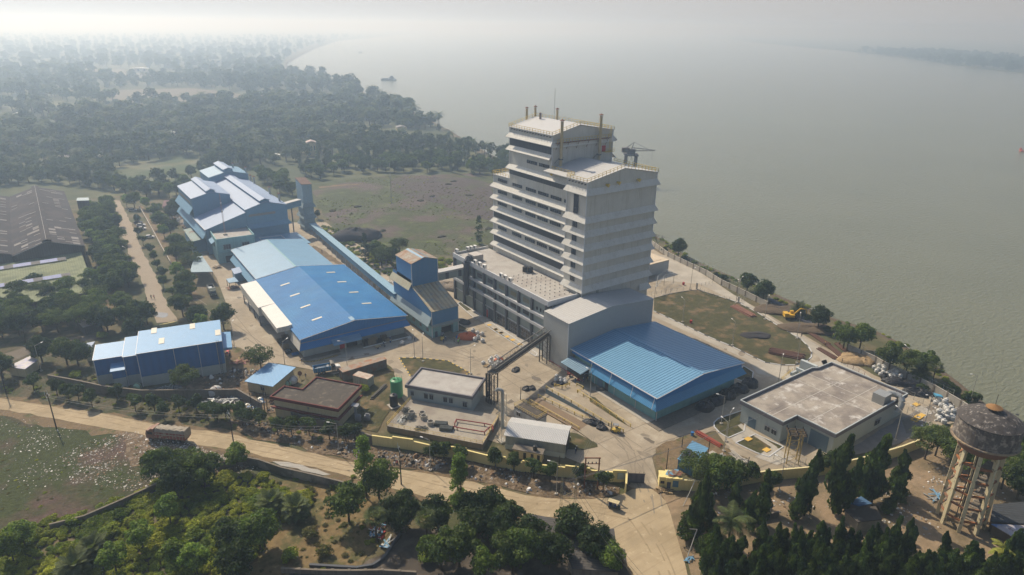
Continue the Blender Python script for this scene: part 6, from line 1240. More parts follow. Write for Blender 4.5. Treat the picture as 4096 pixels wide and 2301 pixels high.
pa,pb = Vector(a4(1440,1360)),Vector(a4(1790,1395));truck('brown covered truck with red side boards and grey tarpaulin driving along the dirt road',tuple((pa+pb)/2+Vector((.6,.7))),math.atan2(pa.y-pb.y,pa.x-pb.x),9.4).scale = (1.14,1.1,1.18)
BLB = mat('truck blue',(.03,.16,.32),.6,var=.25);pa,pb = Vector(k2(410,1215)),Vector(k2(780,1150));dd = (pb-pa).normalized()
truck('blue open tipper truck with a white bonnet parked by the rusty container',tuple((pa+pb)/2+dd*.3+Vector((.4,.5))),math.atan2(dd.y,dd.x),8.2,cargo=None,cabc=mat('grey cab',(.16,.15,.13),.6),bodyc=BLB,hood=True,open_=True)
pa,pb = Vector(a3(65,460)),Vector(a3(140,615));dd = (pb-pa).normalized()
truck('grey open lorry waiting beside the carport at the far left lane',tuple((pa+pb)/2+Vector((.6,.3))),math.atan2(dd.y,dd.x),9.0,cargo=None,cabc=mat('dull green cab',(.12,.14,.11),.6),bodyc=mat('grey boards',(.15,.15,.14),.7,var=.3),open_=True)
def car(lab,p,rz,paint,group='cars parked by the inner road'):
 t = thing('parked_car',lab,'car',(*p,.12),rz,group=group)
 m = MB();m.profile([(-2.1,.35),(2.1,.35),(2.15,.75),(1.2,.95),(-1.9,1.0),(-2.15,.8)],-.85,.85,'Y');m.build('body',paint,t)
 m = MB();m.hexa([(-1.75,-.78,.98),(1.1,-.78,.95),(1.1,.78,.95),(-1.75,.78,.98),(-1.35,-.62,1.5),(.35,-.62,1.5),(.35,.62,1.5),(-1.35,.62,1.5)]);m.build('cabin_glass',GLASS,t)
 m = MB();m.box(-1.33,.33,-.61,.61,1.502,1.54);m.build('roof',paint,t)
 for x in(-1.35,1.35):
  for y in(-.8,.8):wheel(t,x,y,.32,.2)
 for y in(-.6,.6):m = MB();m.box(2.1,2.17,y-.15,y+.15,.6,.74);m.build('headlight',WHITE,t)
 return t
DK = mat('dark car paint',(.02,.022,.03),.25,var=.1,spec=.6);WP = mat('white car paint',(.65,.65,.66),.25,var=.04,spec=.6);SV = mat('silver car paint',(.35,.37,.40),.3,metal=.5,var=.05)
for q,pt,lab in((a1(1335,710),DK,'dark car parked farthest of the group of three by the road'),(a1(1362,737),WP,'white car parked in the middle of the group of three'),(a1(1368,772),WP,'white car parked nearest of the group of three'),(a1(1445,852),WP,'white car parked alone by the stained wall'),(a1(1280,592),SV,'silver car in shade under trees at the far end of the inner road')):
 car(lab,q,math.radians(-12),pt)
t = thing('auto_rickshaw','battery rickshaw with a cream roof parked on the road near the gate','rickshaw',(*a8(2095,1392),.13),math.radians(-62));m = MB()
m.box(-1.3,.8,-.5,.5,.35,.55);m.profile([(.8,.35),(1.35,.35),(1.4,.9),(.85,1.1)],-.4,.4,'Y');m.build('body',mat('dark green body',(.05,.07,.06),.5),t);m = MB();m.box(-1.4,1.1,-.6,.6,1.75,1.87);m.build('roof',CREAM,t);m = MB()
for x in(-1.3,-.2,.95):
 for y in(-.52,.52):m.tube((x,y,.5),(x,y,1.75),.035,5)
m.build('roof_post',STEEL,t);m = MB();m.box(-1.0,-.6,-.45,.45,.56,.9);m.box(-1.1,-1.0,-.45,.45,.9,1.35);m.box(0.1,.4,-.45,.45,.56,.85);m.build('seat',NAVY,t)
for x,y in((-.9,-.5),(-.9,.5),(1.2,0)):wheel(t,x,y,.28,.12)
def forklift(lab,p,rz):
 t = thing('forklift',lab,'forklift',(*p,.15),rz);m = MB();m.profile([(-1.35,.3),(.9,.3),(.9,.85),(-.1,.9),(-.3,1.25),(-1.3,1.25),(-1.5,.9)],-.6,.6,'Y');m.build('body',YEL,t)
 m = MB()
 for y in(-.35,.35):m.box(1.0,1.12,y-.08,y+.08,.1,2.9)
 m.box(1.0,1.1,-.3,.3,2.7,2.88);m.build('mast',STEEL,t);m = MB();m.box(1.2,2.3,-.35,-.2,.1,.18);m.box(1.2,2.3,.2,.35,.1,.18);m.box(1.14,1.2,-.5,.5,.1,.9);m.build('fork',STEEL,t)
 m = MB()
 for x in(-.9,.75):
  for y in(-.52,.52):m.tube((x,y,1.0),(x*.8,y,2.2),.05,5)
 m.build('guard_post',STEEL,t);m = MB();m.box(-.8,.7,-.58,.58,2.2,2.28);m.build('guard_roof',FRAME,t);m = MB();m.box(-.5,0,-.3,.3,1.26,1.34);m.box(-.6,-.5,-.3,.3,1.3,1.8);m.build('seat',BLACK,t)
 for x in(-.95,.6):
  for y in(-.6,.6):wheel(t,x,y,.33,.22)
 return t
forklift('yellow forklift with a pale guard roof at the foot of the loading ramp',k4(1760,1070),math.radians(128));forklift('small yellow forklift in the shade of the blue conveyor tower door',k1(790,1375),math.radians(60))
t = thing('excavator','yellow tracked excavator digging at the river edge with its arm down','excavator',(*b1(1590,905),.05),math.radians(-38));EXY = mat('excavator yellow',(.60,.36,.03),.45,var=.12)
m = MB();m.box(-1.9,1.9,-1.3,-.75,0,.8);m.box(-1.9,1.9,.75,1.3,0,.8);m.box(-.6,.6,-.74,.74,.3,.8);m.build('track',RUBBER,t)
m = MB();m.box(-2.4,1.2,-1.25,1.25,.95,1.9);m.box(-2.5,-.9,-1.2,1.2,1.91,2.4);m.build('upper_body',EXY,t);m = MB();m.box(0,1.25,.3,1.2,1.91,2.85);m.build('cab',EXY,t);m = MB();m.box(1.26,1.29,.4,1.1,2.0,2.75);m.box(.1,1.15,1.21,1.23,2.1,2.75);m.build('cab_glass',GLASS,t)
m = MB();m.box(-1,1,-1,1,.81,.94);m.build('turntable',STEEL,t);m = MB();m.tube((.8,-.3,1.6),(3.2,-.3,4.2),.32,4,.28);m.tube((3.2,-.3,4.2),(5.2,-.3,3.9),.28,4,.22);m.build('boom',EXY,t);m = MB();m.tube((5.1,-.3,4.1),(5.9,-.3,1.4),.24,4,.16);m.build('dipper_arm',EXY,t)
m = MB();m.profile([(5.5,1.3),(6.2,1.3),(6.3,.6),(5.9,.2),(5.3,.5)],-.8,.2,'Y');m.build('bucket',STEEL,t)
def trike(lab,p,rz):
 t = thing('cargo_trike',lab,'motor trike',(*p,.14),rz);m = MB();m.box(-1.7,.1,-.65,.65,.55,.66);m.box(-1.7,.1,-.65,-.6,.67,.95);m.box(-1.7,.1,.6,.65,.67,.95);m.build('cargo_tray',TIMB,t);m = MB();m.box(-1.55,0,-.55,.55,.67,1.0);m.build('load',mat('sack load',(.35,.30,.18),.9,var=.3),t)
 m = MB();m.tube((0,0,.6),(1.2,0,.7),.1,6);m.tube((1.5,0,.35),(1.2,0,1.1),.05,5);m.tube((1.2,-.35,1.1),(1.2,.35,1.1),.04,5);m.box(.3,.9,-.15,.15,.75,.85);m.build('frame',BLACK,t)
 for x,y in((-1,-.6),(-1,.6),(1.5,0)):wheel(t,x,y,.33,.1)
 return t
trike('motor cargo trike loaded with sacks in front of the warehouse pallets',k2(1650,690),math.radians(-8))
t = thing('red_tractor','small red tractor half hidden under the workshop side canopy','tractor',(*a3(262,1110),.13),1.2);m = MB();m.box(-.4,1.5,-.35,.35,.8,1.4);m.box(-.9,-.3,-.6,.6,.9,1.2);m.build('body',REDD,t);m = MB();m.box(-.8,-.4,-.25,.25,1.21,1.6);m.build('seat',BLACK,t)
for x,y,r in((-.6,-.7,.65),(-.6,.7,.65),(1.2,-.5,.4),(1.2,.5,.4)):wheel(t,x,y,r,.25)
# ================================================================ people (one skinned body each)
def body(name,J,cloth):
 """J: dict of joints"""
 P_ = J;V = [];E = [];Rr = []
 def v(p,r):V.append(p);Rr.append(r);return len(V)-1
 pel = v(P_['pel'],.13);ch = v(P_['chest'],.155);nk = v(P_['neck'],.065);hd0 = v(P_['chin'],.075);hd = v(P_['head'],.105);ht = v(P_['top'],.07)
 nose = v(tuple(Vector(P_['head'])+Vector(P_.get('face',(.11,0,-.02)))),.02)
 E+=[(pel,ch),(ch,nk),(nk,hd0),(hd0,hd),(hd,ht),(hd,nose)]
 for s in('l','r'):
  sh = v(P_['sh'+s],.065);el = v(P_['el'+s],.045);wr = v(P_['wr'+s],.032);pm = v(P_['hand'+s],.036);E+=[(ch,sh),(sh,el),(el,wr),(wr,pm)]
  d = (Vector(P_['hand'+s])-Vector(P_['wr'+s])).normalized();sd = d.orthogonal().normalized()
  for k,ln in enumerate((.075,.085,.08,.06)):
   b = Vector(P_['hand'+s])+sd*(k-1.5)*.022+d*.02;a1_ = v(tuple(b+d*ln*.5),.009);a2_ = v(tuple(b+d*ln+d.cross(sd)*.02),.008);E+=[(pm,a1_),(a1_,a2_)]
  th = v(tuple(Vector(P_['wr'+s]).lerp(Vector(P_['hand'+s]),.5)+sd*.05),.01);E.append((wr,th))
  hp_ = v(P_['hip'+s],.095);kn = v(P_['kn'+s],.065);an = v(P_['an'+s],.045);toe = v(P_['toe'+s],.035);E+=[(pel,hp_),(hp_,kn),(kn,an),(an,toe)]
 me = bpy.data.meshes.new(name);me.from_pydata(V,E,[]);o = bpy.data.objects.new('tmp',me);COL.objects.link(o)
 md = o.modifiers.new('s','SKIN');sd_ = o.modifiers.new('u','SUBSURF');sd_.levels = 1;sd_.render_levels = 1
 for i,sv in enumerate(me.skin_vertices[0].data):sv.radius = (Rr[i],Rr[i]);sv.use_root = (i==0)
 dg = bpy.context.evaluated_depsgraph_get();out = bpy.data.meshes.new_from_object(o.evaluated_get(dg));bpy.data.objects.remove(o)
 zw = P_['pel'][2];zc = P_['neck'][2];out.materials.clear()
 for c in cloth:out.materials.append(c)
 hands = [Vector(P_['hand'+s])for s in 'lr']
 for pl in out.polygons:
  c = pl.center;pl.use_smooth = True
  if c.z>zc-.01 or min((c-h).length for h in hands)<.12:pl.material_index = 0
  elif(c-Vector(P_['chest'])).length<.42 and c.z>zw+.0 or c.z>zw+.06:pl.material_index = 1
  elif c.z<.10:pl.material_index = 3
  else:pl.material_index = 2
 return out
STAND = dict(pel=(0,0,.93),chest=(.01,0,1.28),neck=(0,0,1.47),chin=(.01,0,1.54),head=(.01,0,1.63),top=(0,0,1.70),shl=(0,.17,1.40),shr=(0,-.17,1.40),ell=(-.02,.24,1.13),elr=(-.02,-.24,1.13),wrl=(.05,.25,.90),wrr=(.05,-.25,.90),handl=(.07,.25,.83),handr=(.07,-.25,.83),hipl=(0,.09,.88),hipr=(0,-.09,.88),knl=(.02,.10,.48),knr=(.02,-.10,.48),anl=(0,.11,.08),anr=(0,-.11,.08),toel=(.15,.12,.04),toer=(.15,-.12,.04))
WALK = dict(STAND);WALK.update(ell=(-.12,.22,1.15),elr=(.10,-.22,1.15),wrl=(-.10,.24,.92),wrr=(.28,-.2,1.02),handl=(-.09,.24,.85),handr=(.34,-.19,1.05),knl=(.18,.09,.50),knr=(-.08,-.09,.48),anl=(.24,.1,.09),anr=(-.32,-.1,.14),toel=(.40,.1,.05),toer=(-.2,-.1,.04))
BEND = dict(STAND);BEND.update(pel=(-.12,0,.90),chest=(.18,0,1.10),neck=(.35,0,1.18),chin=(.41,0,1.19),head=(.50,0,1.20),top=(.57,0,1.22),shl=(.27,.17,1.13),shr=(.27,-.17,1.13),ell=(.32,.2,.86),elr=(.32,-.2,.86),wrl=(.40,.16,.62),wrr=(.40,-.16,.62),handl=(.42,.14,.55),handr=(.42,-.14,.55),hipl=(-.12,.09,.86),hipr=(-.12,-.09,.86),knl=(.04,.1,.48),knr=(.04,-.1,.48),face=(.06,0,-.09))
SIT = dict(STAND);SIT.update({k:(v_[0],v_[1],v_[2]-.50)for k,v_ in STAND.items()if k[:2]in('pe','ch','ne','he','to','sh','el','wr','ha','hi')});SIT.update(wrl=(.26,.15,.62),wrr=(.26,-.15,.62),handl=(.33,.14,.60),handr=(.33,-.14,.60),knl=(.36,.16,.50),knr=(.36,-.16,.50),anl=(.26,.14,.08),anr=(.26,-.14,.08),toel=(.42,.14,.04),toer=(.42,-.14,.04),hipl=(0,.1,.40),hipr=(0,-.1,.40),pel=(0,0,.42),chest=(.04,0,.78),neck=(.06,0,.97),chin=(.08,0,1.04),head=(.08,0,1.13),top=(.07,0,1.2))
BODS = {}
def person(pose,cl,p,rz,lab,hat=None,z=.12,group=None,s=1.0,hair=True):
 key = (pose,cl)
 if key not in BODS:BODS[key] = body('person',dict(stand=STAND,walk=WALK,bend=BEND,sit=SIT)[pose],dict(navy=[SKIN,NAVY,NAVY,BLACK],vest=[SKIN,HIVI,DCLO,BLACK],khaki=[SKIN,KHAK,DCLO,BLACK],red=[SKIN,RCLO,DCLO,SKIN],white=[SKIN,WCLO,DCLO,BLACK],dark=[SKIN,DCLO,DCLO,BLACK])[cl])
 o = link('person',BODS[key],None,(*p,z),rz,lab,'person',group,scale=s)
 J = dict(stand=STAND,walk=WALK,bend=BEND,sit=SIT)[pose];c = Vector(J['head']);
 m = MB();n = 8
 m.lathe([(.125 if hat else .112,.02),(.12,.06),(.09,.11),(.03,.13)],n=10)
 if hat:m.lathe([(.16,.0),(.16,.02)],n=10)
 w = m.build('helmet' if hat else 'hair',hat or BLACK,o);w.location = c
 return o
HW,HY,HG = WHITE,mat('yellow helmet',(.6,.42,.03),.4),HIVI
for a in[('stand','navy',k4(1080,228),1.2,'worker in navy with a yellow helmet, left of two near the blue canopy',HY),('stand','navy',k4(1215,230),2.8,'worker in navy with a white helmet near the blue canopy',HW),('stand','navy',k4(1235,170),0,'worker in dark blue in the shade under the blue canopy',HW),('stand','khaki',k4(1290,215),4,'worker in khaki with a yellow helmet beside the shaded canopy',HY),('stand','dark',k4(1325,190),2,'worker in dark clothes and pale helmet at the right of the canopy group',HW),('walk','dark',a8(1710,815),-.8,'person in dark clothes and white helmet at the end of the metal shed',HW),('stand','navy',a8(1757,915),2.2,'person in navy with a white helmet standing below the metal shed',HW),('stand','navy',k1(808,1425),0,'worker in blue with a white helmet beside the small forklift, nearer one',HW),('stand','navy',k1(838,1398),0,'worker in blue behind the nearer one by the small forklift',HW),('stand','khaki',k1(953,1412),3,'worker in khaki with a yellow helmet left of the orange tarpaulin',HY),('walk','vest',k1(1010,1440),1,'worker in a bright green vest before the orange tarpaulin, front one',HW),('stand','vest',k1(1022,1408),2,'worker in a green vest just behind the front one at the orange tarpaulin',HG),('walk','navy',k2(135,985),3.4,'worker in blue with a white helmet walking by the near left warehouse corner',HW),('walk','dark',k2(210,1275),4,'person in dark clothes walking behind the blue tipper truck',None),('bend','dark',k2(2310,555),2,'worker bending over the white bags at the warehouse corner',None),('stand','navy',k2(1840,560),4,'worker in blue with a white helmet by the warehouse kerb',HW),('walk','dark',a1(1462,1440),1.4,'left one of two people walking up the inner road',None),('walk','red',a1(1490,1440),1.4,'person in red beside another walking up the inner road',None),('walk','dark',a1(1418,1460),1.4,'person in dark clothes at the left edge of the inner road',None),('walk','dark',b1(1700,1088),2.5,'person in dark clothes walking on the river road with an arm out',None),('bend','khaki',b1(1932,1168),1,'worker with a yellow helmet bending over the steel bars near the river',HY),('stand','khaki',b1(2065,1165),0,'worker with a yellow helmet beside the gap in the river wall',HY),('stand','dark',b1(2003,1098),3,'worker with a yellow helmet in the brush above the steel bars',HY),('stand','dark',b1(2090,1338),2,'person in dark clothes near the sand heap',None),('walk','khaki',a5(362,372),.4,'person walking on the orange soil left of the yellow hut',None),('stand','dark',a2(1993,1195),1,'person standing by the covered conveyor on the sandy strip',None),('stand','dark',F(1450,1137),3,'worker in dark clothes by the gate side of the metal shed',HW),('stand','white',b4(805,760),0,'person in pale clothes under the columnar trees',None)]:
 person(*a[:5],hat=a[5])
person('sit','red',b7(1380,370),3.5,'person in red sitting on the rubble beside the road')
person('sit','navy',k2(1842,605),1,'worker in blue crouching beside the white buckets on the kerb',HW,z=.1)
px = k2(1705,650);person('sit','navy',px,math.radians(-8),'rider in navy with a white helmet sitting on the cargo trike',HW,z=.5)
q = b4(1283,912);person('sit','white',q,2,'person in white sitting on a bicycle beside the ruined low wall',None,z=.5)
t = thing('bicycle','bicycle under the person in white near the ruined low wall','bicycle',(*q,.09),2);m = MB()
for x in(-.5,.55):
 for k in range(12):a,b = k*PI/6,(k+1)*PI/6;m.tube((x+.33*math.cos(a),0,.33+.33*math.sin(a)),(x+.33*math.cos(b),0,.33+.33*math.sin(b)),.025,4)
m.build('wheel',RUBBER,t);m = MB();m.path([(-.5,0,.33),(0,0,.3),(.4,0,.85),(-.1,0,.8),(-.5,0,.33)],.03,4);m.path([(.55,0,.33),(.4,0,.95),(.35,.25,1.0)],.03,4);m.build('frame',STEEL,t)
# ================================================================ bags, tarps, heaps
def noisy(r,h,seed,n=14,rings=7,amp=.18,flat=True):
 """a lumpy closed mound, base radius 1"""
 g = random.Random(seed);ph = [g.uniform(0,6.28)for _ in range(8)];vs = []
 for j in range(rings+1):
  f = j/rings;z = h*math.sin(f*PI/2);rr = r*math.cos(f*PI/2)**.7 if j<rings else .02
  for i in range(n):
   a = 2*PI*i/n;k = 1+amp*(math.sin(2*a+ph[0])+.6*math.sin(3*a+ph[1]+f*3)+.5*math.sin(5*a+ph[2]+f*5))/1.6+g.uniform(-.25,.25)*amp
   vs.append((rr*k*math.cos(a),rr*k*math.sin(a),max(0,z*(1+g.uniform(-.12,.12)*(j>0)+.15*math.sin(3*a+ph[3])*(j>0)))))
 m = MB();m.add(vs,[(j*n+i,j*n+(i+1)%n,(j+1)*n+(i+1)%n,(j+1)*n+i)for j in range(rings)for i in range(n)]+[tuple(range(n-1,-1,-1)),tuple(range(rings*n,rings*n+n))]);return m
def bag_mesh(seed):
 g = random.Random(seed);m = MB();n = 12;vs = [];pr = ((.42,0),(.52,.2),(.54,.6),(.48,.95),(.2,1.1),(.12,1.25),(.2,1.32))
 for r,z in pr:
  for i in range(n):a = 2*PI*i/n;k = r*(1+.13*abs(math.cos(2*a))*(z<1)+g.uniform(-.07,.07));vs.append((k*math.cos(a),k*math.sin(a),z+g.uniform(-.03,.03)*(z>0)))
 m.add(vs,[(j*n+i,j*n+(i+1)%n,(j+1)*n+(i+1)%n,(j+1)*n+i)for j in range(len(pr)-1)for i in range(n)]+[tuple(range(n-1,-1,-1)),tuple(range((len(pr)-1)*n,len(pr)*n))]);return m.mesh('bulk_bag',BAGW)
BAGS = [bag_mesh(i)for i in range(4)]
def bag(p,z,lab,grp,i=0,s=1.0):return link('bulk_bag',BAGS[i%4],None,(*p,z),i*1.3,lab,'bulk bag',grp,scale=(s,s,s*rnd.uniform(.8,1)))
for i,(x,y,lab)in enumerate(((1215,1275,'bag behind the orange tarpaulin, leftmost of the back row'),(1272,1300,'middle bag of the back row right of the orange tarpaulin'),(1338,1320,'bag at the right end of the back row beside the orange tarpaulin'),(1280,1365,'slumped white bag in front of the back row by the orange tarpaulin'),(1345,1410,'large white bag nearest the camera right of the orange tarpaulin'),(1240,1395,'low leaning white bag touching the orange tarpaulin'),(340,1378,'white bag behind the kerb near the corner of the bright blue warehouse'),(235,1440,'white bag with a flat top in front of the warehouse kerb'))):
 bag(k1(x,y),.12,lab,None,i,1.25)
g2 = random.Random(9)
def pile(c,n,w,d,rz,lab,grp,mx=2,s=1.1):
 pts = []
 for i in range(n):
  for _ in range(30):
   x,y = g2.uniform(-w,w),g2.uniform(-d,d)
   if all(math.hypot(x-a,y-b)>.95*s for a,b in pts):break
  pts.append((x,y));X = c[0]+math.cos(rz)*x-math.sin(rz)*y;Y = c[1]+math.sin(rz)*x+math.cos(rz)*y;bag((X,Y),.13,lab,grp,i,s)
 for i in range(n//3):x,y = pts[i*2];X = c[0]+math.cos(rz)*x-math.sin(rz)*y;Y = c[1]+math.sin(rz)*x+math.cos(rz)*y;bag((X+.4,Y+.3),.13+1.02*s,lab,grp,i+1,s*.9)
pile(k3(300,560),12,2.9,1.8,1.2,'white woven bag in the heap under the pipe bridge','white bags heaped under the pipe bridge')
bag(k3(120,570),.12,'white woven bag standing alone left of the heap under the pipe bridge',None,2,1.1)
pile(k4(850,200),5,2.0,1.0,-.8,'white bag on the head of the loading ramp','white bags on the loading ramp',s=1.0)
pile(w2(270,340),9,2.8,1.3,1.0,'white bag at the left end of the long heap by the river wall','white bags by the river wall, left heap')
pile(w2(450,400),13,3.2,1.6,1.0,'white bag in the right half of the long heap by the river wall','white bags by the river wall, right heap')
pile(w2(1200,850),13,3.6,1.3,1.1,'crumpled white bag in the heap beyond the water tower dome','white bags beyond the water tower, far row',s=1.15)
pile(w2(1190,1010),9,2.6,1.8,.2,'crumpled white bag in the near heap left of the water tower tank','white bags beyond the water tower, near row',s=1.3)
m = noisy(2.9,1.9,3,20,8,.10);t = m.build('covered_heap',TARPO,smooth=True,label='heap covered by an orange tarpaulin in front of the conveyor tower',cat='covered heap');t.location = (*k1(1140,1355),.11);t.scale = (1.15,.8,1);t.rotation_euler = (0,0,-.6)
for i,(p,r,h,sx,rz,mt,lab,z)in enumerate(((k1(1025,1340),1.4,.5,1,0,BLUEPL,'low dark blue sheet at the left foot of the orange heap',.11),(k3(345,545),1.3,.9,1.2,0,TARPO,'orange cloth draped on the bags under the pipe bridge',.95),(k3(590,660),1.2,.8,1.5,.3,TARPB,'black plastic bundle in the middle of the yard',.12),(k3(740,935),1.2,.9,1.1,0,TARPB,'black plastic bundle with a yellow strap, left of two',.12),(k3(820,925),1.2,.8,1.1,0,TARPB,'black plastic bundle right beside the strapped one',.12),(k4(1380,930),1.5,1.1,1.9,-.75,TARPB,'long black covered stack at the foot of the weighbridge',.12),(k4(1530,1010),1.2,.9,1.5,-.75,TARPB,'lower black covered stack between the weighbridge and the forklift',.12),(k1(1080,1140),1.8,1.0,1.9,-1.1,TARPB,'dark covered heap beside the annex wall behind the conveyor tower',.12),(k4(770,250),1.3,.7,1.5,-.7,TARPB,'black sheet under the white bags on the ramp head',.2),(w2(560,500),2.2,1.7,2.6,-.95,TARPB,'long black covered stack beside the substation fence, left part',.12),(w2(800,640),2.1,1.7,2.0,-.95,TARPB,'long black covered stack beside the substation fence, right part',.12),(w2(320,420),1.3,1.6,1,0,BLACK,'black covered block behind the substation wall stub',.12),(w2(1250,935),1.3,1.5,1.1,0,COLG,'grey covered pallet among the crumpled white bags',.12),(k2(640+0,1000),.01,.01,1,0,COLG,'',0))):
 if not lab:continue
 m = noisy(r,h,20+i,18,7,.15);o = m.build('covered_heap' if mt in(TARPB,BLACK,TARPO)else 'sheet_heap',mt,smooth=False,label=lab,cat='covered heap');o.location = (*p,z);o.scale = (sx,1,1);o.rotation_euler = (0,0,rz)
for i in range(5):
 q = Vector(b2(1490,1050)).lerp(Vector(b2(1930,820)),i/4);m = noisy(2.3,1.9,50+i,18,7,.14);o = m.build('covered_heap',TARPB,label='black covered stack behind the blue shed, %s'%('nearest the camera','second nearest','middle one','second farthest','farthest one')[i],cat='covered heap',group='black covered stacks behind the blue shed');o.location = (*q,.12);o.scale = (1.25,1,1)
for i,(p,r,h,sx,rz,mt,lab,nm)in enumerate(((b3(1090,185),4.2,1.4,1.6,-.7,SAND,'heap of orange sand inside the river wall','sand_heap'),(b1(1265,1070),3.3,.7,1.5,-.5,COAL,'low dark heap of aggregate on the oval lawn','aggregate_heap'),(F(895,600),8.0,4.5,1.6,-.3,COAL,'large dark mound at the near edge of the open field','aggregate_heap'),(k1(880,655),4.2,2.2,1.5,-1.2,mat('ore pile',(.20,.165,.13),.95,var=.5,scale=2,bump=1,bscale=2,bdist=.3),'pile of broken brown stone between the conveyor tower and the annex','stone_heap'),(b1(1450,820),5,1.1,1.7,-.75,EARTH,'dug earth bank beside the excavator','earth_heap'),(b1(1800,1010),5,1.2,2.3,-.7,EARTH,'dark dug earth bank along the broken river wall','earth_heap'),(F(700,1033),1.0,.7,1,0,BLUEPL,'small blue plastic heap','x'),(k5(120,830),3.5,1.3,1.4,.3,mat('pale rubble',(.3,.25,.2),.9,var=.5,scale=1.5,bump=1,bscale=2,bdist=.3),'pale rubble heap beside the blue plant','rubble_heap'),(w2(30,190),2.5,1.4,1,0,SAND,'small ochre heap against the river wall','sand_heap'))):
 if nm=='x':continue
 m = noisy(r,h,70+i,24,8,.2);o = m.build(nm,mt,smooth=True,label=lab,cat=nm.replace('_',' '));o.location = (*p,.03);o.scale = (sx,1,1);o.rotation_euler = (0,0,rz)
g2 = random.Random(21)
for i in range(14):
 x,y = g2.choice(((900,560),(1000,560),(1120,600),(1200,600),(1060,520),(960,620),(1130,480),(870,520)));x+=g2.uniform(-50,50);y+=g2.uniform(-25,25)
 m = noisy(1.7,.8,100+i,12,4,.35);o = m.build('earth_mound',mat('field mound',(.055,.052,.032),.95,var=.4,bump=.8,bdist=.3),label='low dark earth mound in the open field',cat='earth mound',group='low mounds dotted over the open field');o.location = (*F(x,y),.02);o.scale = (1.3,1,1)
def beams(c,rz,n,L_,w,lab,mt,nm='beam_stack',layers=2):
 m = MB();g = random.Random(n)
 for l in range(layers):
  for i in range(n-l*2):y = -w/2+w*(i+.5+l)/n;e = g.uniform(-.6,.6);a = g.uniform(-.04,.04);m.T = Matrix.Rotation(a,4,'Z');m.box(-L_/2+e,L_/2+e,y-w/n*.32,y+w/n*.32,.02+l*.32,.30+l*.32)
 o = m.build(nm,mt,label=lab,cat='steel beams' if 'timber' not in lab else 'timber');o.location = (*c,.14);o.rotation_euler = (0,0,rz);return o
BRN = mat('rusty beam',(.10,.05,.035),.85,var=.35,scale=1.5)
pa,pb = Vector(b1(1050,790)),Vector(b1(1240,890));beams((pa+pb)/2,math.atan2(pb.y-pa.y,pb.x-pa.x),9,(pb-pa).length,3.6,'stack of rusty steel beams at the far side of the oval lawn',mat('rusty beam pale',(.22,.11,.08),.85,var=.35))
pa,pb = Vector(b1(1400,1220)),Vector(b1(1720,1285));beams((pa+pb)/2,math.atan2(pb.y-pa.y,pb.x-pa.x),12,(pb-pa).length,5,'long stack of dark rusty rails at the near tip of the oval lawn',BRN)
pa,pb = Vector(w3(860,120)),Vector(w3(1200,320));beams((pa+pb)/2,math.atan2(pb.y-pa.y,pb.x-pa.x),6,(pb-pa).length,1.7,'bundle of red steel sections behind the blue scrap shed',mat('red oxide',(.30,.07,.045),.7,var=.25))
pa,pb = Vector(w3(1350,400)),Vector(w3(1560,580));beams((pa+pb)/2,math.atan2(pb.y-pa.y,pb.x-pa.x),5,(pb-pa).length,2.0,'grey concrete lengths and slabs stacked beside the substation path',CONC)
pa,pb = Vector(a5(1660,600)),Vector(a5(1790,470));beams((pa+pb)/2,math.atan2(pb.y-pa.y,pb.x-pa.x),4,(pb-pa).length,1.4,'dark steel lengths lying in the grass near the rusty containers',STEEL)
for i,(q0,q1,lab)in enumerate(((b1(1790,1050),b1(1960,1160),'bundle of reinforcing bars at the upper end of the river work site'),(b1(1870,1200),b1(2040,1300),'reinforcing bars laid flat nearest the substation'),(b1(1950,1160),b1(2110,1290),'reinforcing bars in the middle of the river work site'),(b1(2040,1150),b1(2160,1240),'reinforcing bars beside the gap in the river wall'))):
 pa,pb = Vector(q0),Vector(q1);beams((pa+pb)/2,math.atan2(pb.y-pa.y,pb.x-pa.x),7,(pb-pa).length,2.2,lab,BRN,'bar_bundle',1)
pa,pb = Vector(b3(1010,245)),Vector(b3(1200,340));t = fence_line('steel_trestle',[tuple(pa),tuple(pb)],1.4,2.2,'row of rusty red steel frames behind the substation roof',mt=RUST)
pa,pb = Vector(b1(1400,730)),Vector(b1(1860,1010));m = MB();L_ = (pb-pa).length
for k in range(26):m.box(k*L_/26,k*L_/26+.25,-1.1,1.1,0,.8);
m.box(0,L_,-.9,-.7,.2,.5);m.box(0,L_,.7,.9,.2,.5);o = m.build('scaffold_row',mat('scaffold grey',(.15,.16,.19),.7,var=.3),label='grey row of fallen fence frames along the river edge behind the excavator',cat='scaffold');o.location = (*(pa),.1);o.rotation_euler = (0,0,math.atan2(pb.y-pa.y,pb.x-pa.x))
def pallet(c,rz,h,lab,mt=TIMB,w=1.2,d=1.0,tilt=0,nm='pallet_stack',cat='pallets'):
 m = MB();n = max(1,int(h/.14))
 for k in range(n):
  for i in range(5):m.box(-w/2,w/2,-d/2+i*d/5,-d/2+i*d/5+.14,k*.14+.09,k*.14+.12)
  for x in(-w/2,-.06,w/2-.12):m.box(x,x+.12,-d/2,d/2,k*.14,k*.14+.085)
 o = m.build(nm,mt,label=lab,cat=cat);o.location = (*c,.13);o.rotation_euler = (tilt,0,rz);return o
for x,y,h,mt,lab in((1365,640,2.2,BLACK,'tall black wrapped stack left of the timber pallets'),(1460,620,2.0,TIMB,'left timber pallet stack by the warehouse wall'),(1535,595,2.1,TIMB,'right timber pallet stack by the warehouse wall'),(1625,590,1.5,BLACK,'black crate stack right of the timber pallets'),(1715,550,2.0,STEELB,'brown crate stack behind the warehouse kerb'),(1800,560,.9,TIMB,'low timber stack by the worker at the kerb')):
 pallet(k2(x,y),-.05,h,lab,mt,1.9,1.5)
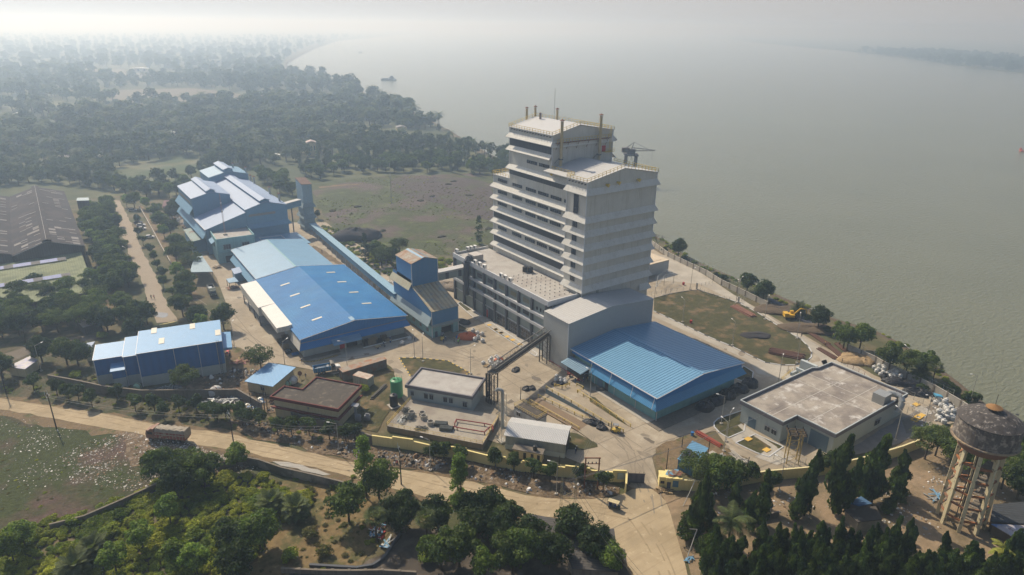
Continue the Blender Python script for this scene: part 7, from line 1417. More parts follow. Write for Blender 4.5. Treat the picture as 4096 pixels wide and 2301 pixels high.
for x,y,h,mt,lab in((760,985,1.3,BLACK,'black crates at the far end of the row below the loading canopy'),(800,960,1.8,STEELB,'brown crates below the end of the loading canopy'),(805,1045,1.5,TIMB,'pale timber stack at the near left warehouse corner'),(830,1085,1.2,BLACK,'black crates at the near left warehouse corner'),(880,1075,.8,TIMB,'small timber stack nearest the warehouse corner'),(895,1100,.6,BLUEPL,'blue plastic stack nearest the warehouse corner')):
 pallet(a3(x,y),-.05,h,lab,mt,2.0,1.6)
for x,y,h,lab in((1520,270,3.2,'tall dark crate stack left of two beside the teal shed wall'),(1635,350,3.0,'tall dark crate stack right of two beside the teal shed wall')):pallet(k4(x,y),0,h,lab,mat('dark crate',(.06,.055,.05),.8),1.5,1.4)
pallet(k4(1500,345),-.7,.8,'flat covered pallet in front of the tall crate stacks',mat('grey cover',(.12,.115,.11),.8),2.3,1.5);pallet(k4(1300,800),-.7,.14,'pale pallet leaning on the ramp wall, left one',TIMB,1.5,1.3,.9);pallet(k4(1365,840),-.7,.14,'brown pallet leaning on the ramp wall, right one',STEELB,1.5,1.3,.9)
pallet(k3(165,600),.6,.3,'yellowish pallet at the left foot of the bag heap',TIMB,2,1.5)
for i,(x,y)in enumerate(((640,1275),(735,1340),(815,1390),(300,72),(380,122),(465,178),(548,225),(650,290))):
 c = k1(x,y)if i<0 else(zone(1780,950,3.618)(x,y)if i<3 else k3(x,y));m = MB();m.box(-.7,.7,-.7,.7,0,.12);m.box(-.8,-.71,-.7,.7,0,.2);o = m.build('cover_plate',PADM,label='square yellow drain cover, %s in the row before the annex'%('first','third','fourth','second pair front','fifth','sixth','seventh','last')[i],cat='cover plate',group='yellow covers along the annex');o.location = (*c,.16)
for i,(p,lab)in enumerate(((w3(1600,215),'yellow cover plate on the near substation lawn, upper one'),(w3(1865,372),'yellow cover plate on the near substation lawn, lower one'),(w2(775,800),'yellow cover plate alone behind the substation near the fence'),(w2(855,955),'yellow cover plate at the right end of three behind the substation'),(w2(805,985),'middle yellow frame of three behind the substation'),(w2(755,1022),'left yellow frame of three behind the substation'))):
 m = MB();m.box(-.95,.95,-.7,.7,0,.14);
 if i>3:m = MB();m.box(-.95,.95,-.8,-.5,0,.2);m.box(-.95,.95,.5,.8,0,.2);m.box(-.95,-.6,-.49,.49,0,.2);m.box(.6,.95,-.49,.49,0,.2)
 m.build('cover_plate',PADM,label=lab,cat='cover plate').location = (*p,.17)
sheet('path_slab',[b2(1745,1340),b2(1870,1270),b2(1820,1225),b2(1850,1210),b2(1975,1300),b2(1790,1385)],.16,CONC);sheet('path_slab',[b3(100,730),b3(130,715),b3(430,910),b3(410,930)],.165,CONC);sheet('path_slab',[b3(245,990),b3(410,900),b3(560,1010),b3(430,1060)],.16,CONC)
sheet('path_slab',[w2(740,870),w2(850,815),w2(1015,905),w2(930,965)],.18,CONC);sheet('work_apron',[b3(1460,690),b3(1740,540),b3(1830,610),b3(1680,720),b3(1500,800)],.15,MATS['stained concrete'])
def container(lab,pts,h,mt,rf):
 a,b = Vector(pts[0]),Vector(pts[1]);L_ = (b-a).length;rz = math.atan2((b-a).y,(b-a).x);t = thing('shipping_container',lab,'container',(*a,.16),rz);w = pts[2]
 m = MB();m.box(0,L_,0,w,.1,h);m.build('wall',mt,t);m = MB();m.box(-.05,L_+.05,-.05,w+.05,h+.002,h+.1);m.build('roof',rf,t);m = MB()
 for k in range(int(L_/.8)):m.box(k*.8+.1,k*.8+.35,-.07,-.01,.15,h-.1)
 m.build('side_rib',mt,t);m = MB()
 for y in(.3,w-.4):m.box(-.08,-.01,y,y+.08,.2,h-.2)
 m.build('locking_bar',STEEL,t);return t
RC = mat('rust stained grey',(.13,.125,.11),.8,var=.3,col2=(.16,.075,.04),c2scale=.7,c2pos=.56,streak=(.2,.09,.04));RRF = mat('rusty grey roof',(.27,.24,.20),.85,var=.2,col2=(.27,.12,.06),c2scale=.35,c2pos=.52,c2w=.08)
container('long rusty grey container store along the yard edge',[a5(1385,430),a5(1805,300),2.9],3.0,RC,RRF);container('short rusty white container angled in front of the long one',[a5(1480,455),a5(1625,495),2.8],2.9,mat('rust stained white',(.36,.35,.30),.8,var=.2,streak=(.22,.1,.04),streakamt=.6,rib='U',ribscale=.8),mat('rusty white roof',(.42,.36,.30),.85,var=.2,col2=(.30,.12,.06),c2scale=.5,c2pos=.5,c2w=.1))
def corners_shed(name,lab,cat,top,z,zc,wm,rm,posts=False,zb=None):
 """top: 4 roof corners already at heights z[i]"""
 o = Vector((*top[0],0));t = thing(name,lab,cat,tuple(o));q = [(p[0]-o.x,p[1]-o.y)for p in top];m = MB()
 if sum(q[i][0]*q[(i+1)%4][1]-q[(i+1)%4][0]*q[i][1]for i in range(4))<0:q = q[::-1];z = z[::-1]
 m.slab(*[(*q[i],z[i])for i in range(4)],.15);m.build('roof',rm,t);c = (sum(a[0]for a in q)/4,sum(a[1]for a in q)/4);s = [(c[0]+(a[0]-c[0])*.93,c[1]+(a[1]-c[1])*.93)for a in q]
 if posts:
  for a,zz in zip(s,z):m = MB();m.tube((*a,0),(*a,zz-.2),.1,6);m.build('post',COLG,t)
  m = MB()
  for i in range(4):m.box(0,0,0,0,0,0)if False else m.bar((*s[i],z[i]-.4),(*s[(i+1)%4],z[(i+1)%4]-.4),.12)
  m.build('fascia_beam',rm,t)
 else:
  m = MB();m.hexa([(*a,0)for a in s]+[(*a,zz-.16)for a,zz in zip(s,z)]);m.build('wall',wm,t)
 return t
SCB = mat('scrap blue sheet',(.04,.15,.29),.6,var=.2,rib='XY',ribscale=.5,ribdark=.4,streak=(.2,.1,.06),streakamt=.3)
t = corners_shed('scrap_shed','crooked blue sheet shed with black plastic over its roof beside the gate','shed',[w3(575,490,3.3),w3(825,598,3.3),w3(1030,335,3.3),w3(795,225,3.5)],[3.3,3.3,3.3,3.5],0,SCB,mat('scrap blue roof',(.12,.27,.42),.5,var=.2,rib='XY',ribscale=.5,ribdark=.35))
m = MB();P4 = [w3(610,470,3.4),w3(800,550,3.4),w3(885,440,3.4),w3(705,330,3.5)];o = P4[0];g3 = random.Random(2);vs = []
for i in range(9):
 for j in range(9):
  u,v = i/8,j/8;x = (1-u)*(1-v)*P4[0][0]+u*(1-v)*P4[1][0]+u*v*P4[2][0]+(1-u)*v*P4[3][0];y = (1-u)*(1-v)*P4[0][1]+u*(1-v)*P4[1][1]+u*v*P4[2][1]+(1-u)*v*P4[3][1];vs.append((x-o[0]+g3.uniform(-.1,.1),y-o[1]+g3.uniform(-.1,.1),3.4+.12*v+g3.uniform(0,.3)*(0<i<8 and 0<j<8)))
m.add(vs,[(i*9+j,(i+1)*9+j,(i+1)*9+j+1,i*9+j+1)for i in range(8)for j in range(8)]);m.build('black_sheet',TARPB,label='crumpled black plastic sheet spread on the blue scrap shed roof',cat='plastic sheet').location = (*o,0)
corners_shed('carport','pale blue flat carport roof on posts over the far left lane','carport',[a2(460,1415,5),a2(730,1410,5),a2(605,1225,5.4),a2(515,1235,5.4)],[5,5,5.4,5.4],0,BLUEF,mat('carport blue',(.22,.32,.38),.6,var=.2,rib='XY',ribscale=.4),True)
corners_shed('side_shed','grey green lean-to shed with a rusty patch beside the teal block','shed',[k5(285,1075,6),k5(520,1020,6.3),k5(370,868,6.6),k5(175,918,6.2)],[6,6.3,6.6,6.2],0,BLUEF,mat('grey green sheet roof',(.20,.27,.26),.7,var=.2,rib='XY',ribscale=.25,col2=(.15,.1,.09),c2scale=.18,c2pos=.62,c2w=.02))
corners_shed('side_shed','small lilac roofed lean-to against the pale warehouse','shed',[a3(320,345,4),a3(442,310,4.2),a3(395,268,4.5),a3(292,295,4.2)],[4,4.2,4.5,4.2],0,BLUEF,BLUEP)
corners_shed('weigh_hut','tiny pale blue gable hut among scrap in the far lane island','hut',[a3(270,425,3),a3(362,412,3),a3(325,372,3.4),a3(245,388,3.2)],[3,3,3.4,3.2],0,MATS['dark shed wall'],BLUEL,True)
corners_shed('thatch_hut','old hut with a mossy grey sheet roof in the dark trees at the left','hut',[a4(800,265,3.2),a4(985,212,3.2),a4(960,150,3.8),a4(735,200,3.4)],[3.2,3.2,3.8,3.4],0,MATS['dark shed wall'],ASBL)
corners_shed('store_shed','small pale walled store with shiny scrap on its roof at the far left','shed',[a4(70,645,3),a4(240,668,3),a4(368,578,3),a4(290,540,3)],[3,3,3,3],0,CREAM,mat('shiny scrap roof',(.32,.31,.33),.5,var=.6,scale=1.2,col2=(.2,.2,.35),c2scale=.6))
corners_shed('lean_to','white and lilac lean-to against the left end of the blue workshop','shed',[a4(815,475,4.5),a4(880,460,4.5),a4(915,400,4.8),a4(790,425,4.6)],[4.5,4.5,4.8,4.6],0,CREAM,BLUEP)
corners_shed('water_cabin','dark round-roofed cabin beside the asbestos shed','cabin',[a1(735,490,8),a1(860,487,8),a1(855,460,8.6),a1(745,462,8.6)],[8,8,8.6,8.6],0,MATS['dark shed wall'],MATS['carport blue'])
corners_shed('brick_building','low reddish tiled building behind the blue plant at the left','building',[a2(140,655,3),a2(355,640,3),a2(360,570,5),a2(160,585,5)],[3,3,5,5],0,mat('red brick wall',(.2,.11,.10),.9),mat('red tile roof',(.23,.14,.14),.9,var=.2))
corners_shed('tin_shed','blue tin roofed hut under the columnar trees','shed',[b4(1975,800,2.8),b4(2080,830,2.8),b4(2200,810,3.2),b4(2100,745,3.2)],[2.8,2.8,3.2,3.2],0,CONCD,mat('dull blue tin',(.06,.13,.24),.6,var=.3,rib='XY',ribscale=.6))
corners_shed('old_store','derelict brown roofed store in front of the blue tin hut','shed',[b4(2070,975,3),b4(2290,950,3),b4(2230,830,3),b4(1950,865,3)],[3,3,3,3],0,mat('peeling wall',(.28,.25,.19),.9,var=.5),CONRD)
corners_shed('tarp_shelter','shelter roofed with patched blue and white sheets at the right edge','shelter',[w1(860,1310,2.2),w1(1010,1410,2.2),w1(1080,1230,2.8),w1(700,1215,2.6)],[2.2,2.2,2.8,2.6],0,STEELB,mat('patched sheets',(.12,.20,.38),.6,var=.4,scale=1.0,col2=(.42,.38,.38),c2scale=.35,c2pos=.5,c2w=.05,col3=(.25,.08,.06),c3scale=.3,c3pos=.62,c3w=.02))
corners_shed('tarp_shelter','wide dark roofed shelter right of the water tower legs','shelter',[w1(690,1190,3),w1(1000,1215,3),w1(1080,1010,3.6),w1(720,1040,3.4)],[3,3,3.6,3.4],0,STEELB,mat('dark shelter roof',(.045,.05,.055),.8,var=.3,rib='XY',ribscale=.5))
corners_shed('tin_roof','rusted dark tin roof at the bottom edge left of the dirt road, farther one','shed',[F(1300,1335,3),F(1420,1350,3),F(1425,1310,3.3),F(1320,1290,3.3)],[3,3,3.3,3.3],0,CONCD,mat('dark tin',(.07,.065,.06),.7,var=.3,rib='XY',ribscale=.6,ribdark=.4))
corners_shed('tin_roof','rusted dark tin roof at the bottom edge left of the dirt road, nearer one','shed',[F(1440,1430,3),F(1560,1440,3),F(1545,1330,3.3),F(1400,1330,3.3)],[3,3,3.3,3.3],0,CONCD,MATS['dark tin'])
corners_shed('blue_shelter','small open shelter with a light blue roof against the river wall','shelter',[w2(1070,665,2.4),w2(1170,680,2.4),w2(1140,650,2.6),w2(1025,618,2.6)],[2.4,2.4,2.6,2.6],0,BLUEPL,mat('light blue sheet',(.07,.27,.42),.5),True)
pallet(w2(1170,760),-.9,1.2,'stack of grey slabs beside the light blue shelter',CONC,2.8,2,nm='slab_stack',cat='slabs');pallet(w2(1030,740),-.9,.9,'low grey slab stack under the light blue shelter',CONC,2.2,1.6,nm='slab_stack',cat='slabs')
HG_ = 'village houses scattered in the hazy woods'
hs = [(175,302,14,6,5,WHITE,'long white roofed house in the woods at the far left'),(352,182,34,14,8,WHITE,'very long pale roofed hall far away in the haze'),(1010,338,9,8,7,CREAM,'pale stepped house near the tree edge by the river'),(800,282,13,6,5,WHITE,'thin white roof strip in the middle of the woods'),(785,392,7,7,11,mat('pale pink wall',(.42,.34,.32),.8),'tall narrow pink house with round rooftop tanks'),(400,348,10,5,4,BRIK,'orange and white roof in the left woods'),(330,345,9,5,4,CREAM,'pale roof just left of the orange one'),(38,315,9,5,4,WHITE,'small white roof at the far left edge'),(10,335,10,5,4,WHITE,'white roof touching the left picture edge'),(45,296,8,5,4,WHITE,'pale roof above another one at the left'),(690,400,9,4,3,WHITE,'white sheeted patch beside the paddy field'),(260,404,5,4,4,WHITE,'tiny white roof above the asbestos shed'),(163,405,6,4,3,CREAM,'tiny cream roof left of the paddy field'),(430,345,7,5,4,WHITE,'white roof right of the orange one'),(120,138,22,9,6,WHITE,'bright speck of a roof in the farthest haze'),(540,160,40,12,9,CREAM,'pale block far away in the haze'),(620,170,26,12,11,CREAM,'grey tall block far away in the haze'),(830,262,10,6,5,CREAM,'low pale roof close to the river trees')]
for x,y,w,d,h,mt,lab in hs:
 t = thing('village_house',lab,'house',(*F(x,y),0),math.radians(-35+(x*7)%25),group=HG_)
 m = MB();m.box(-w/2,w/2,-d/2,d/2,0,h);m.build('wall',CREAM,t);m = MB();gable_roof(m,-w/2,w/2,-d/2,d/2,h,h+1.2,o=.4);m.build('roof',mt if mt is not CREAM else ASBL,t)
 for k in range(3):window_y(t,-d/2,-w/2+w*(k+.3)/3,-w/2+w*(k+.6)/3,h*.45,h*.75,1)
def drum(c,rz,r,L_,lab,mt,tilt=PI/2):
 t = thing('mixer_drum',lab,'drum',(*c,r*.9),rz);m = MB();m.T = Matrix.Rotation(tilt,4,'Y');m.lathe([(r*.55,-L_/2),(r,-L_*.1),(r,L_*.25),(r*.6,L_/2)],n=14);m.build('shell',mt,t);m = MB();m.T = Matrix.Rotation(tilt,4,'Y');m.lathe([(r*1.04,-.1),(r*1.04,.12)],n=14);m.build('ring',RUST,t);return t
drum(a5(150,560),.5,1.5,3.6,'large white mixer drum lying in the scrap yard',BAGW);drum(a5(905,445),1.0,1.2,2.8,'white mixer drum behind the cream house',BAGW);drum(a5(855,470),.2,.9,1.5,'pale green tank end beside the drum behind the cream house',mat('pale green',(.25,.42,.3),.6));drum(a4(1330,865),.8,1.1,1.6,'pale green open tank against the dark wall by the workshop',mat('pale green',(.25,.42,.3),.6))
def scrap(c,w,d,h,rz,lab,mts,n=70,seed=0,L_=1.2,cat='scrap heap',nm='scrap_heap'):
 m = MB();g = random.Random(seed)
 for k in range(n):
  p = Vector((g.uniform(-1,1)*w/2,g.uniform(-1,1)*d/2,0));p.z = g.random()*h*max(.1,1-abs(p.x)/w-abs(p.y)/d);a = g.uniform(-.5,.5)+(0 if g.random()<.6 else 1.5);e = Vector((math.cos(a),math.sin(a),g.uniform(-.12,.12)))*L_*g.uniform(.4,1);m.mi = k%len(mts);p.z+=.08+abs(e.z);f = Vector((-e.y,e.x,0)).normalized()*g.uniform(.05,.22)
  m.hexa([tuple(p-e-f),tuple(p+e-f),tuple(p+e+f),tuple(p-e+f)]+[tuple(v+Vector((0,0,.06)))for v in(p-e-f,p+e-f,p+e+f,p-e+f)])
 o = m.build(nm,mts,label=lab,cat=cat);o.location = (*c,.14);o.rotation_euler = (0,0,rz);return o
scrap(a5(210,630),7.5,2.2,.8,-.35,'bundle of white and grey pipes along the scrap yard wall',[GALV,BAGW,COLG],60,1,2.6);scrap(a5(290,550),5,3.5,1.2,.3,'rusty brown scrap heap right of the large drum',[RUST,STEELB,BRIK],90,2,.9);scrap(a5(520,650),5,3,.7,.5,'pale sheets and pipes beneath the dark scaffold posts',[GALV,COLG,BLUEPL],50,3,1.6)
scrap(a5(430,235),6,3,.5,-.2,'red and brown frames on the orange soil behind the yellow hut',[REDP,RUST,TIMB],40,4,1.8);scrap(w3(1110,570),6.5,3.8,1.0,-.6,'heap of pale blue and white panels beside the scrap shed',[BLUEL,GALV,BAGW,BRIK],90,5,1.5);scrap(w3(1520,540),4,2,.8,-.8,'grey broken slabs near the tree by the yellow wall',[CONC,COLG],40,6,.8)
scrap(w1(215,975),4.5,1.8,.3,-.2,'pale blue sheets lying flat left of the water tower legs',[BLUEL,GALV],16,7,2.0);scrap(a3(310,480),4,3.5,1.0,0,'rusty red scrap around the tiny gable hut',[RUST,BRIK,STEELB],80,8,.7);scrap(a3(165,285),3,2.4,.9,0,'timber crates and boards by the far lane',[TIMB,STEELB],50,9,.9);scrap(k1(60,590),6,3,.5,-.8,'white scrap and sheets beyond the conveyor',[WHITE,GALV,CONC],60,10,.8)
scrap(b4(350,700),3.4,1.8,.4,-.8,'brown brushwood pile below the gate house',[STEELB,TIMB],60,11,.6);scrap(b7(1200,1000),4.5,3,1.6,.9,'colourful rags and plastic heap under the fan palm',[BLUEL,BAGW,RCLO,TIMB],60,12,.9);scrap(b7(1290,1110),3,1.2,.3,.5,'pale torn sheet on the slope beside the retaining wall',[BLUEL,BAGW],12,13,1.2);scrap(b4(575,1310),2.0,1.0,.3,0,'light blue plastic rag at the foot of the leaning street light',[BLUEL],14,14,.6)
scrap(a4(1600,870),7,2,.8,-.3,'grey metal sheets stacked below the feathery tree',[GALV,COLG],50,15,1.6);scrap(k1(930,700),3,2,.8,0,'broken stone pieces',[CONC],3,16)if False else None
m = MB();m.box(-.25,.25,-.25,.25,0,.95);m.lathe([(.3,.951),(.3,1.05)],n=8)
for i,(p,mt,nm,lab)in enumerate(((w3(790,160),BLUEPL,'waste_bin','blue bin on the kerb behind the red steel bundle'),(b1(563,580),REDD,'hydrant_box','small red box by the corner of the mesh fence'),(b1(635,950),REDD,'hydrant_box','red box beside the slab on the left of the oval lawn'),(a8(1755,1105),BLUEPL,'x',''))):
 if nm=='x':continue
 m = MB();m.box(-.4,.4,-.3,.3,0,1.1)if i else m.lathe([(.38,0),(.42,1.0),(.44,1.05),(.1,1.12)],n=10);m.build(nm,mt,label=lab,cat=nm.replace('_',' ')).location = (*p,.14)
m = MB();m.lathe([(1.3,0),(1.3,.08)],n=20);m.build('concrete_disc',CONC,label='round pale concrete disc lying behind the yellow wall',cat='disc').location = (*w3(1485,700),.2)
m = MB();m.box(-.9,.9,-.7,.7,0,.35);m.lathe([(.4,.351),(.4,.36)],n=10);m.build('concrete_slab',CONC,label='square concrete slab with a round hole by the scrap shed',cat='slab').location = (*w3(1080,430),.16)
g3 = random.Random(4)
for i,(x,y)in enumerate(((515,885),(550,900),(480,880))):
 m = noisy(.9,.8,200+i,12,5,.15);m.build('stone_heap',SAND,label=('left','right','small far left')[i]+' pale boulder on the strip beside the dirt road',cat='boulder').location = (*a5(x,y),.1)
m = MB();pts = [k2(*p)for p in[(90,935),(200,962),(330,962),(470,935),(620,895),(740,860),(830,838)]];k = 0
for a,b in zip(pts,pts[1:]):
 for j in range(10):m.mi = (j%2);p,q = Vector((*a,.25)).lerp(Vector((*b,.25)),j/10),Vector((*a,.25)).lerp(Vector((*b,.25)),(j+1)/10);m.tube(p,q,.16,6)
m.build('striped_barrier',[YEL,BLACK],label='curved black and yellow striped barrier on the ground before the warehouse',cat='barrier')
def litter(name,poly,n,size,mts,seed,z=.12,flat=.3,kind='stuff',label=None):
 g = random.Random(seed);m = MB();xs = [p[0]for p in poly];ys = [p[1]for p in poly];c = 0
 def inside(x,y):
  r = False;k = len(poly)
  for i in range(k):
   x1,y1 = poly[i];x2,y2 = poly[i-1]
   if(y1>y)!=(y2>y)and x<(x2-x1)*(y-y1)/(y2-y1)+x1:r = not r
  return r
 cl = [(g.uniform(min(xs),max(xs)),g.uniform(min(ys),max(ys)))for _ in range(max(5,n//130))]
 while c<n:
  a = g.choice(cl)if g.random()<.8 else(g.uniform(min(xs),max(xs)),g.uniform(min(ys),max(ys)));x,y = a[0]+g.gauss(0,3.2),a[1]+g.gauss(0,3.2)
  c+=1
  if not inside(x,y):continue
  s = size*(g.uniform(.3,1.1)**1.6 if g.random()<.975 else g.uniform(1.2,2.2));m.mi = g.randrange(len(mts));r = g.uniform(0,6.28);k = 5
  pts = [(x+s*g.uniform(.6,1.2)*math.cos(r+i*2*PI/k),y+s*g.uniform(.6,1.2)*math.sin(r+i*2*PI/k))for i in range(k)]
  b = [(*p,z)for p in pts];t_ = [(x+(p[0]-x)*.6,y+(p[1]-y)*.6,z+s*flat*g.uniform(.5,1.5))for p in pts]
  m.add(b+t_,[tuple(range(k,2*k))]+[(i,(i+1)%k,k+(i+1)%k,k+i)for i in range(k)])
 return m.build(name,mts,kind=kind,label=label,cat='litter')
LW,LG,LB,LD = mat('litter white',(.55,.54,.52),.8,isl=.4),mat('litter grey',(.25,.235,.21),.9,isl=.5),mat('litter brown',(.20,.13,.08),.9,isl=.5),mat('litter dark',(.06,.055,.05),.9,isl=.5)
RS = [F(*p)for p in[(560,1058),(700,1062),(850,1082),(940,1130),(1100,1152),(1300,1182),(1480,1212),(1560,1228),(1540,1246),(1450,1250),(1350,1246),(1220,1212),(1100,1186),(980,1171),(860,1148),(700,1111)]]
litter('rubble',RS,9500,.36,[LG,LB,LD,LB,LG,LW],1,.13,.8,label='broken bricks, stones and litter along the verge of the dirt road')
LM = [F(*p)for p in[(330,1085),(470,1110),(560,1145),(700,1170),(620,1190),(480,1210),(330,1240),(180,1210),(150,1150),(220,1110)]]
litter('litter',LM,7500,.21,[LW,LG,LG,LB,LB],2,.10,.15,label='white plastic litter scattered over the meadow');litter('litter',[F(*p)for p in[(0,1040),(200,1080),(330,1110),(300,1200),(0,1260)]],700,.2,[LW,LG],3,.10,.15,label='thin scatter of white litter at the left of the meadow')
litter('litter',[F(*p)for p in[(360,1100),(480,1125),(640,1160),(600,1172),(500,1165),(400,1140)]],4500,.22,[LW,LG,LG],9,.11,.12,label='dense white litter beside the covered truck')
litter('litter',[F(*p)for p in[(1700,1240),(2000,1180),(2400,1130),(2576,1250),(2300,1360),(1900,1320),(1720,1300)]],1500,.35,[LW,LG,LB],4,.09,.4,label='scattered rubbish under the columnar trees');litter('litter',[F(*p)for p in[(460,930),(640,930),(700,960),(690,1040),(560,1030)]],900,.5,[LG,LB,LD,LW],5,.14,.8,label='mixed scrap pieces round the yellow hut')
litter('rubble',[w3(*p)for p in[(1000,480),(1250,420),(1640,620),(1500,760),(1100,700)]],700,.4,[LG,LB,LW],6,.17,.8,label='broken pieces behind the yellow wall near the substation');litter('rubble',[a1(*p)for p in[(1560,560),(1740,520),(1850,760),(1830,800),(1700,700),(1600,640)]],900,.7,[LG,LB,LW],7,.13,.8,label='demolition rubble beside the blue plant')
litter('litter',[b3(*p)for p in[(1500,560),(1800,480),(1950,560),(1900,760),(1600,800)]],700,.35,[LW,LG],8,.16,.4,label='scattered white scraps behind the substation')
c = a5(1530,810);t = thing('transformer','grey finned transformers with a cable duct beside the cream house','transformer',(*c,.1),-.7);TG_ = mat('transformer grey',(.24,.25,.27),.6,var=.2)
for x,y in((0,0),(2.3,.6)):
 m = MB();m.box(x-.7,x+.7,y-.5,y+.5,.2,1.7);m.build('tank',TG_,t);m = MB()
 for k in range(8):m = MB();m.box(x-.65+k*.17,x-.6+k*.17,y-.8,y-.51,.4,1.5);m.build('cooling_fin',TG_,t)
 m = MB();m.tube((x-.5,y,2.0),(x+.6,y,2.0),.22,8);m.tube((x-.3,y,1.7),(x-.3,y,2.1),.08,5);m.build('conservator',TG_,t)
m = MB();m.box(-1.2,-.6,.6,1.2,0,4.4);m.slab((-1.8,0,4.6),(0,0,4.3),(0,1.8,4.3),(-1.8,1.8,4.6),.1);m.build('cable_duct',TG_,t)
# ================================================================ vegetation
def leafmat(nm,c,c2,tr=.3,rnd_=.42):
 return mat(nm,c,.75,var=.4,scale=.9,col2=c2,c2scale=.35,c2pos=.55,c2w=.12,transl=tr,isl=rnd_,rand=.28,spec=.2,bump=0)
LF_MID = leafmat('mid green leaves',(.052,.085,.02),(.11,.145,.03))
LF_DARK = leafmat('dark green leaves',(.024,.045,.015),(.06,.085,.022))
LF_LITE = leafmat('light green leaves',(.11,.17,.03),(.18,.23,.045))
LF_FEA = leafmat('feathery green leaves',(.065,.095,.028),(.10,.125,.035))
LF_COL = leafmat('columnar leaves',(.028,.054,.014),(.085,.125,.024),.25)
LF_PALM = leafmat('palm leaves',(.055,.075,.026),(.09,.11,.035))
LF_YEL = leafmat('yellow green palm',(.20,.20,.04),(.12,.15,.03))
LF_BUSH = mat('bush leaves',(.095,.14,.02),.75,var=.5,scale=.5,col2=(.27,.28,.035),c2scale=.10,c2pos=.5,c2w=.10,transl=.3,isl=.4,rand=.2,spec=.2,bump=0)
LF_DRY = leafmat('dry shrub',(.12,.105,.04),(.065,.08,.024))
LF_FAR = leafmat('woodland leaves',(.045,.068,.024),(.085,.105,.035),.2,.3)
BARK = mat('bark',(.07,.052,.035),.95,var=.3)
def quads(pos,nrm,size,asp=1.0,seed=0,droop=None):
 """leaf quads: pos (n,3), nrm (n,3) facing directions, size (n,)"""
 g = np.random.RandomState(seed);n = len(pos);r = g.normal(size=(n,3));u = np.cross(nrm,r);u/=np.linalg.norm(u,axis=1)[:,None]+1e-9
 if droop is not None:u = u*.45+np.array([0,0,-1.0])*droop;u/=np.linalg.norm(u,axis=1)[:,None]
 v = np.cross(nrm,u);v/=np.linalg.norm(v,axis=1)[:,None]+1e-9;s = size[:,None]
 P4 = np.stack([pos-u*s*.5*asp,pos+v*s*.42,pos+u*s*.5*asp,pos-v*s*.42],1)
 return P4.reshape(-1,3)
def leafmesh(name,V,mats,wood=None):
 n = len(V)//4;me = bpy.data.meshes.new(name);wv,wf = (wood.v,wood.f)if wood else([],[])
 allv = np.concatenate([V,np.array(wv).reshape(-1,3)])if wv else V;lens = [4]*n+[len(f)for f in wf]
 idx = np.concatenate([np.arange(4*n),np.array([i+4*n for f in wf for i in f],int)])if wf else np.arange(4*n)
 me.vertices.add(len(allv));me.vertices.foreach_set('co',allv.astype(np.float32).ravel());me.loops.add(len(idx));me.loops.foreach_set('vertex_index',idx.astype(np.int32))
 me.polygons.add(len(lens));st = np.concatenate([[0],np.cumsum(lens)[:-1]]);me.polygons.foreach_set('loop_start',st.astype(np.int32));me.polygons.foreach_set('loop_total',np.array(lens,np.int32))
 for m in mats:me.materials.append(m)
 if wf:me.polygons.foreach_set('material_index',np.array([0]*n+[1]*len(wf),np.int32))
 me.update(calc_edges=True);me.validate();return me
def clump_crown(seed,n,R_,H0,H1,nc,cr,leaf,shape='round',gap=0.0):
 """leaf quads on the surface of many clumps arranged in a crown between H0 and H1"""
 g = np.random.RandomState(seed);C = []
 while len(C)<nc:
  d = g.normal(size=3);d/=np.linalg.norm(d);k = g.uniform(.45,1.0)
  if shape=='round':c = np.array([d[0]*R_*k*.75,d[1]*R_*k*.75,(H0+H1)/2+d[2]*(H1-H0)/2*k*.8])
  elif shape=='flat':c = np.array([d[0]*R_*k*.85,d[1]*R_*k*.85,H1-(H1-H0)*(.25+.5*g.rand())*(1 if abs(d[2])<.9 else .5)])
  elif shape=='tall':f = g.rand();rr = R_*(math.sin(PI*min(1,.12+f*.9))**.7);a = g.uniform(0,6.28);c = np.array([math.cos(a)*rr*.55*k,math.sin(a)*rr*.55*k,H0+(H1-H0)*f])
  C.append((c,cr*g.uniform(.7,1.25)))
 if gap:C = [c for c in C if g.rand()>gap]
 per = n//len(C);P_,N_ = [],[]
 for c,r in C:
  d = g.normal(size=(per,3));d/=np.linalg.norm(d,axis=1)[:,None];d[:,2] = np.where(d[:,2]<-.35,-d[:,2],d[:,2]);q = c+d*r*np.array([1,1,.75])*g.uniform(.7,1.08,size=(per,1));P_.append(q);N_.append(d+g.normal(size=(per,3))*.45)
 P_,N_ = np.concatenate(P_),np.concatenate(N_);N_/=np.linalg.norm(N_,axis=1)[:,None]
 return quads(P_,N_,leaf*g.uniform(.6,1.35,size=len(P_)),1.5,seed),[c[0]for c in C]
def trunk(h,r,tips,seed=0,k=7):
 g = random.Random(seed);m = MB();m.tube((0,0,-.2),(g.uniform(-.1,.1),g.uniform(-.1,.1),h*.5),r,7,r*.75);b = Vector((0,0,h*.48))
 for c in g.sample(list(range(len(tips))),min(k,len(tips))):
  c = Vector(tips[c]);mid = b.lerp(c,.5)+Vector((0,0,-.05*h));m.tube(b,mid,r*.55,5,r*.35);m.tube(mid,c,r*.35,5,r*.12)
 return m
class Kind:
 def __init__(s,nm,leafm,variants,cat='tree'):s.nm,s.lm,s.cat,s.v = nm,leafm,cat,variants;s.i = 0
KINDS = {}
def addkind(key,nm,lm,n,R_,H0,H1,nc,cr,leaf,shape,nv=3,gap=0.0,tr=.16,cat='tree',seed=0):
 vs = []
 for k in range(nv):
  V,C = clump_crown(seed*31+k*7+len(KINDS)*100,n,R_,H0,H1,nc,cr,leaf,shape,gap);tm = trunk(H0+(H1-H0)*.55,tr,C,k)
  vs.append((leafmesh('crown',V,[lm]),tm.mesh('trunk',BARK)))
 KINDS[key] = Kind(nm,lm,vs,cat)
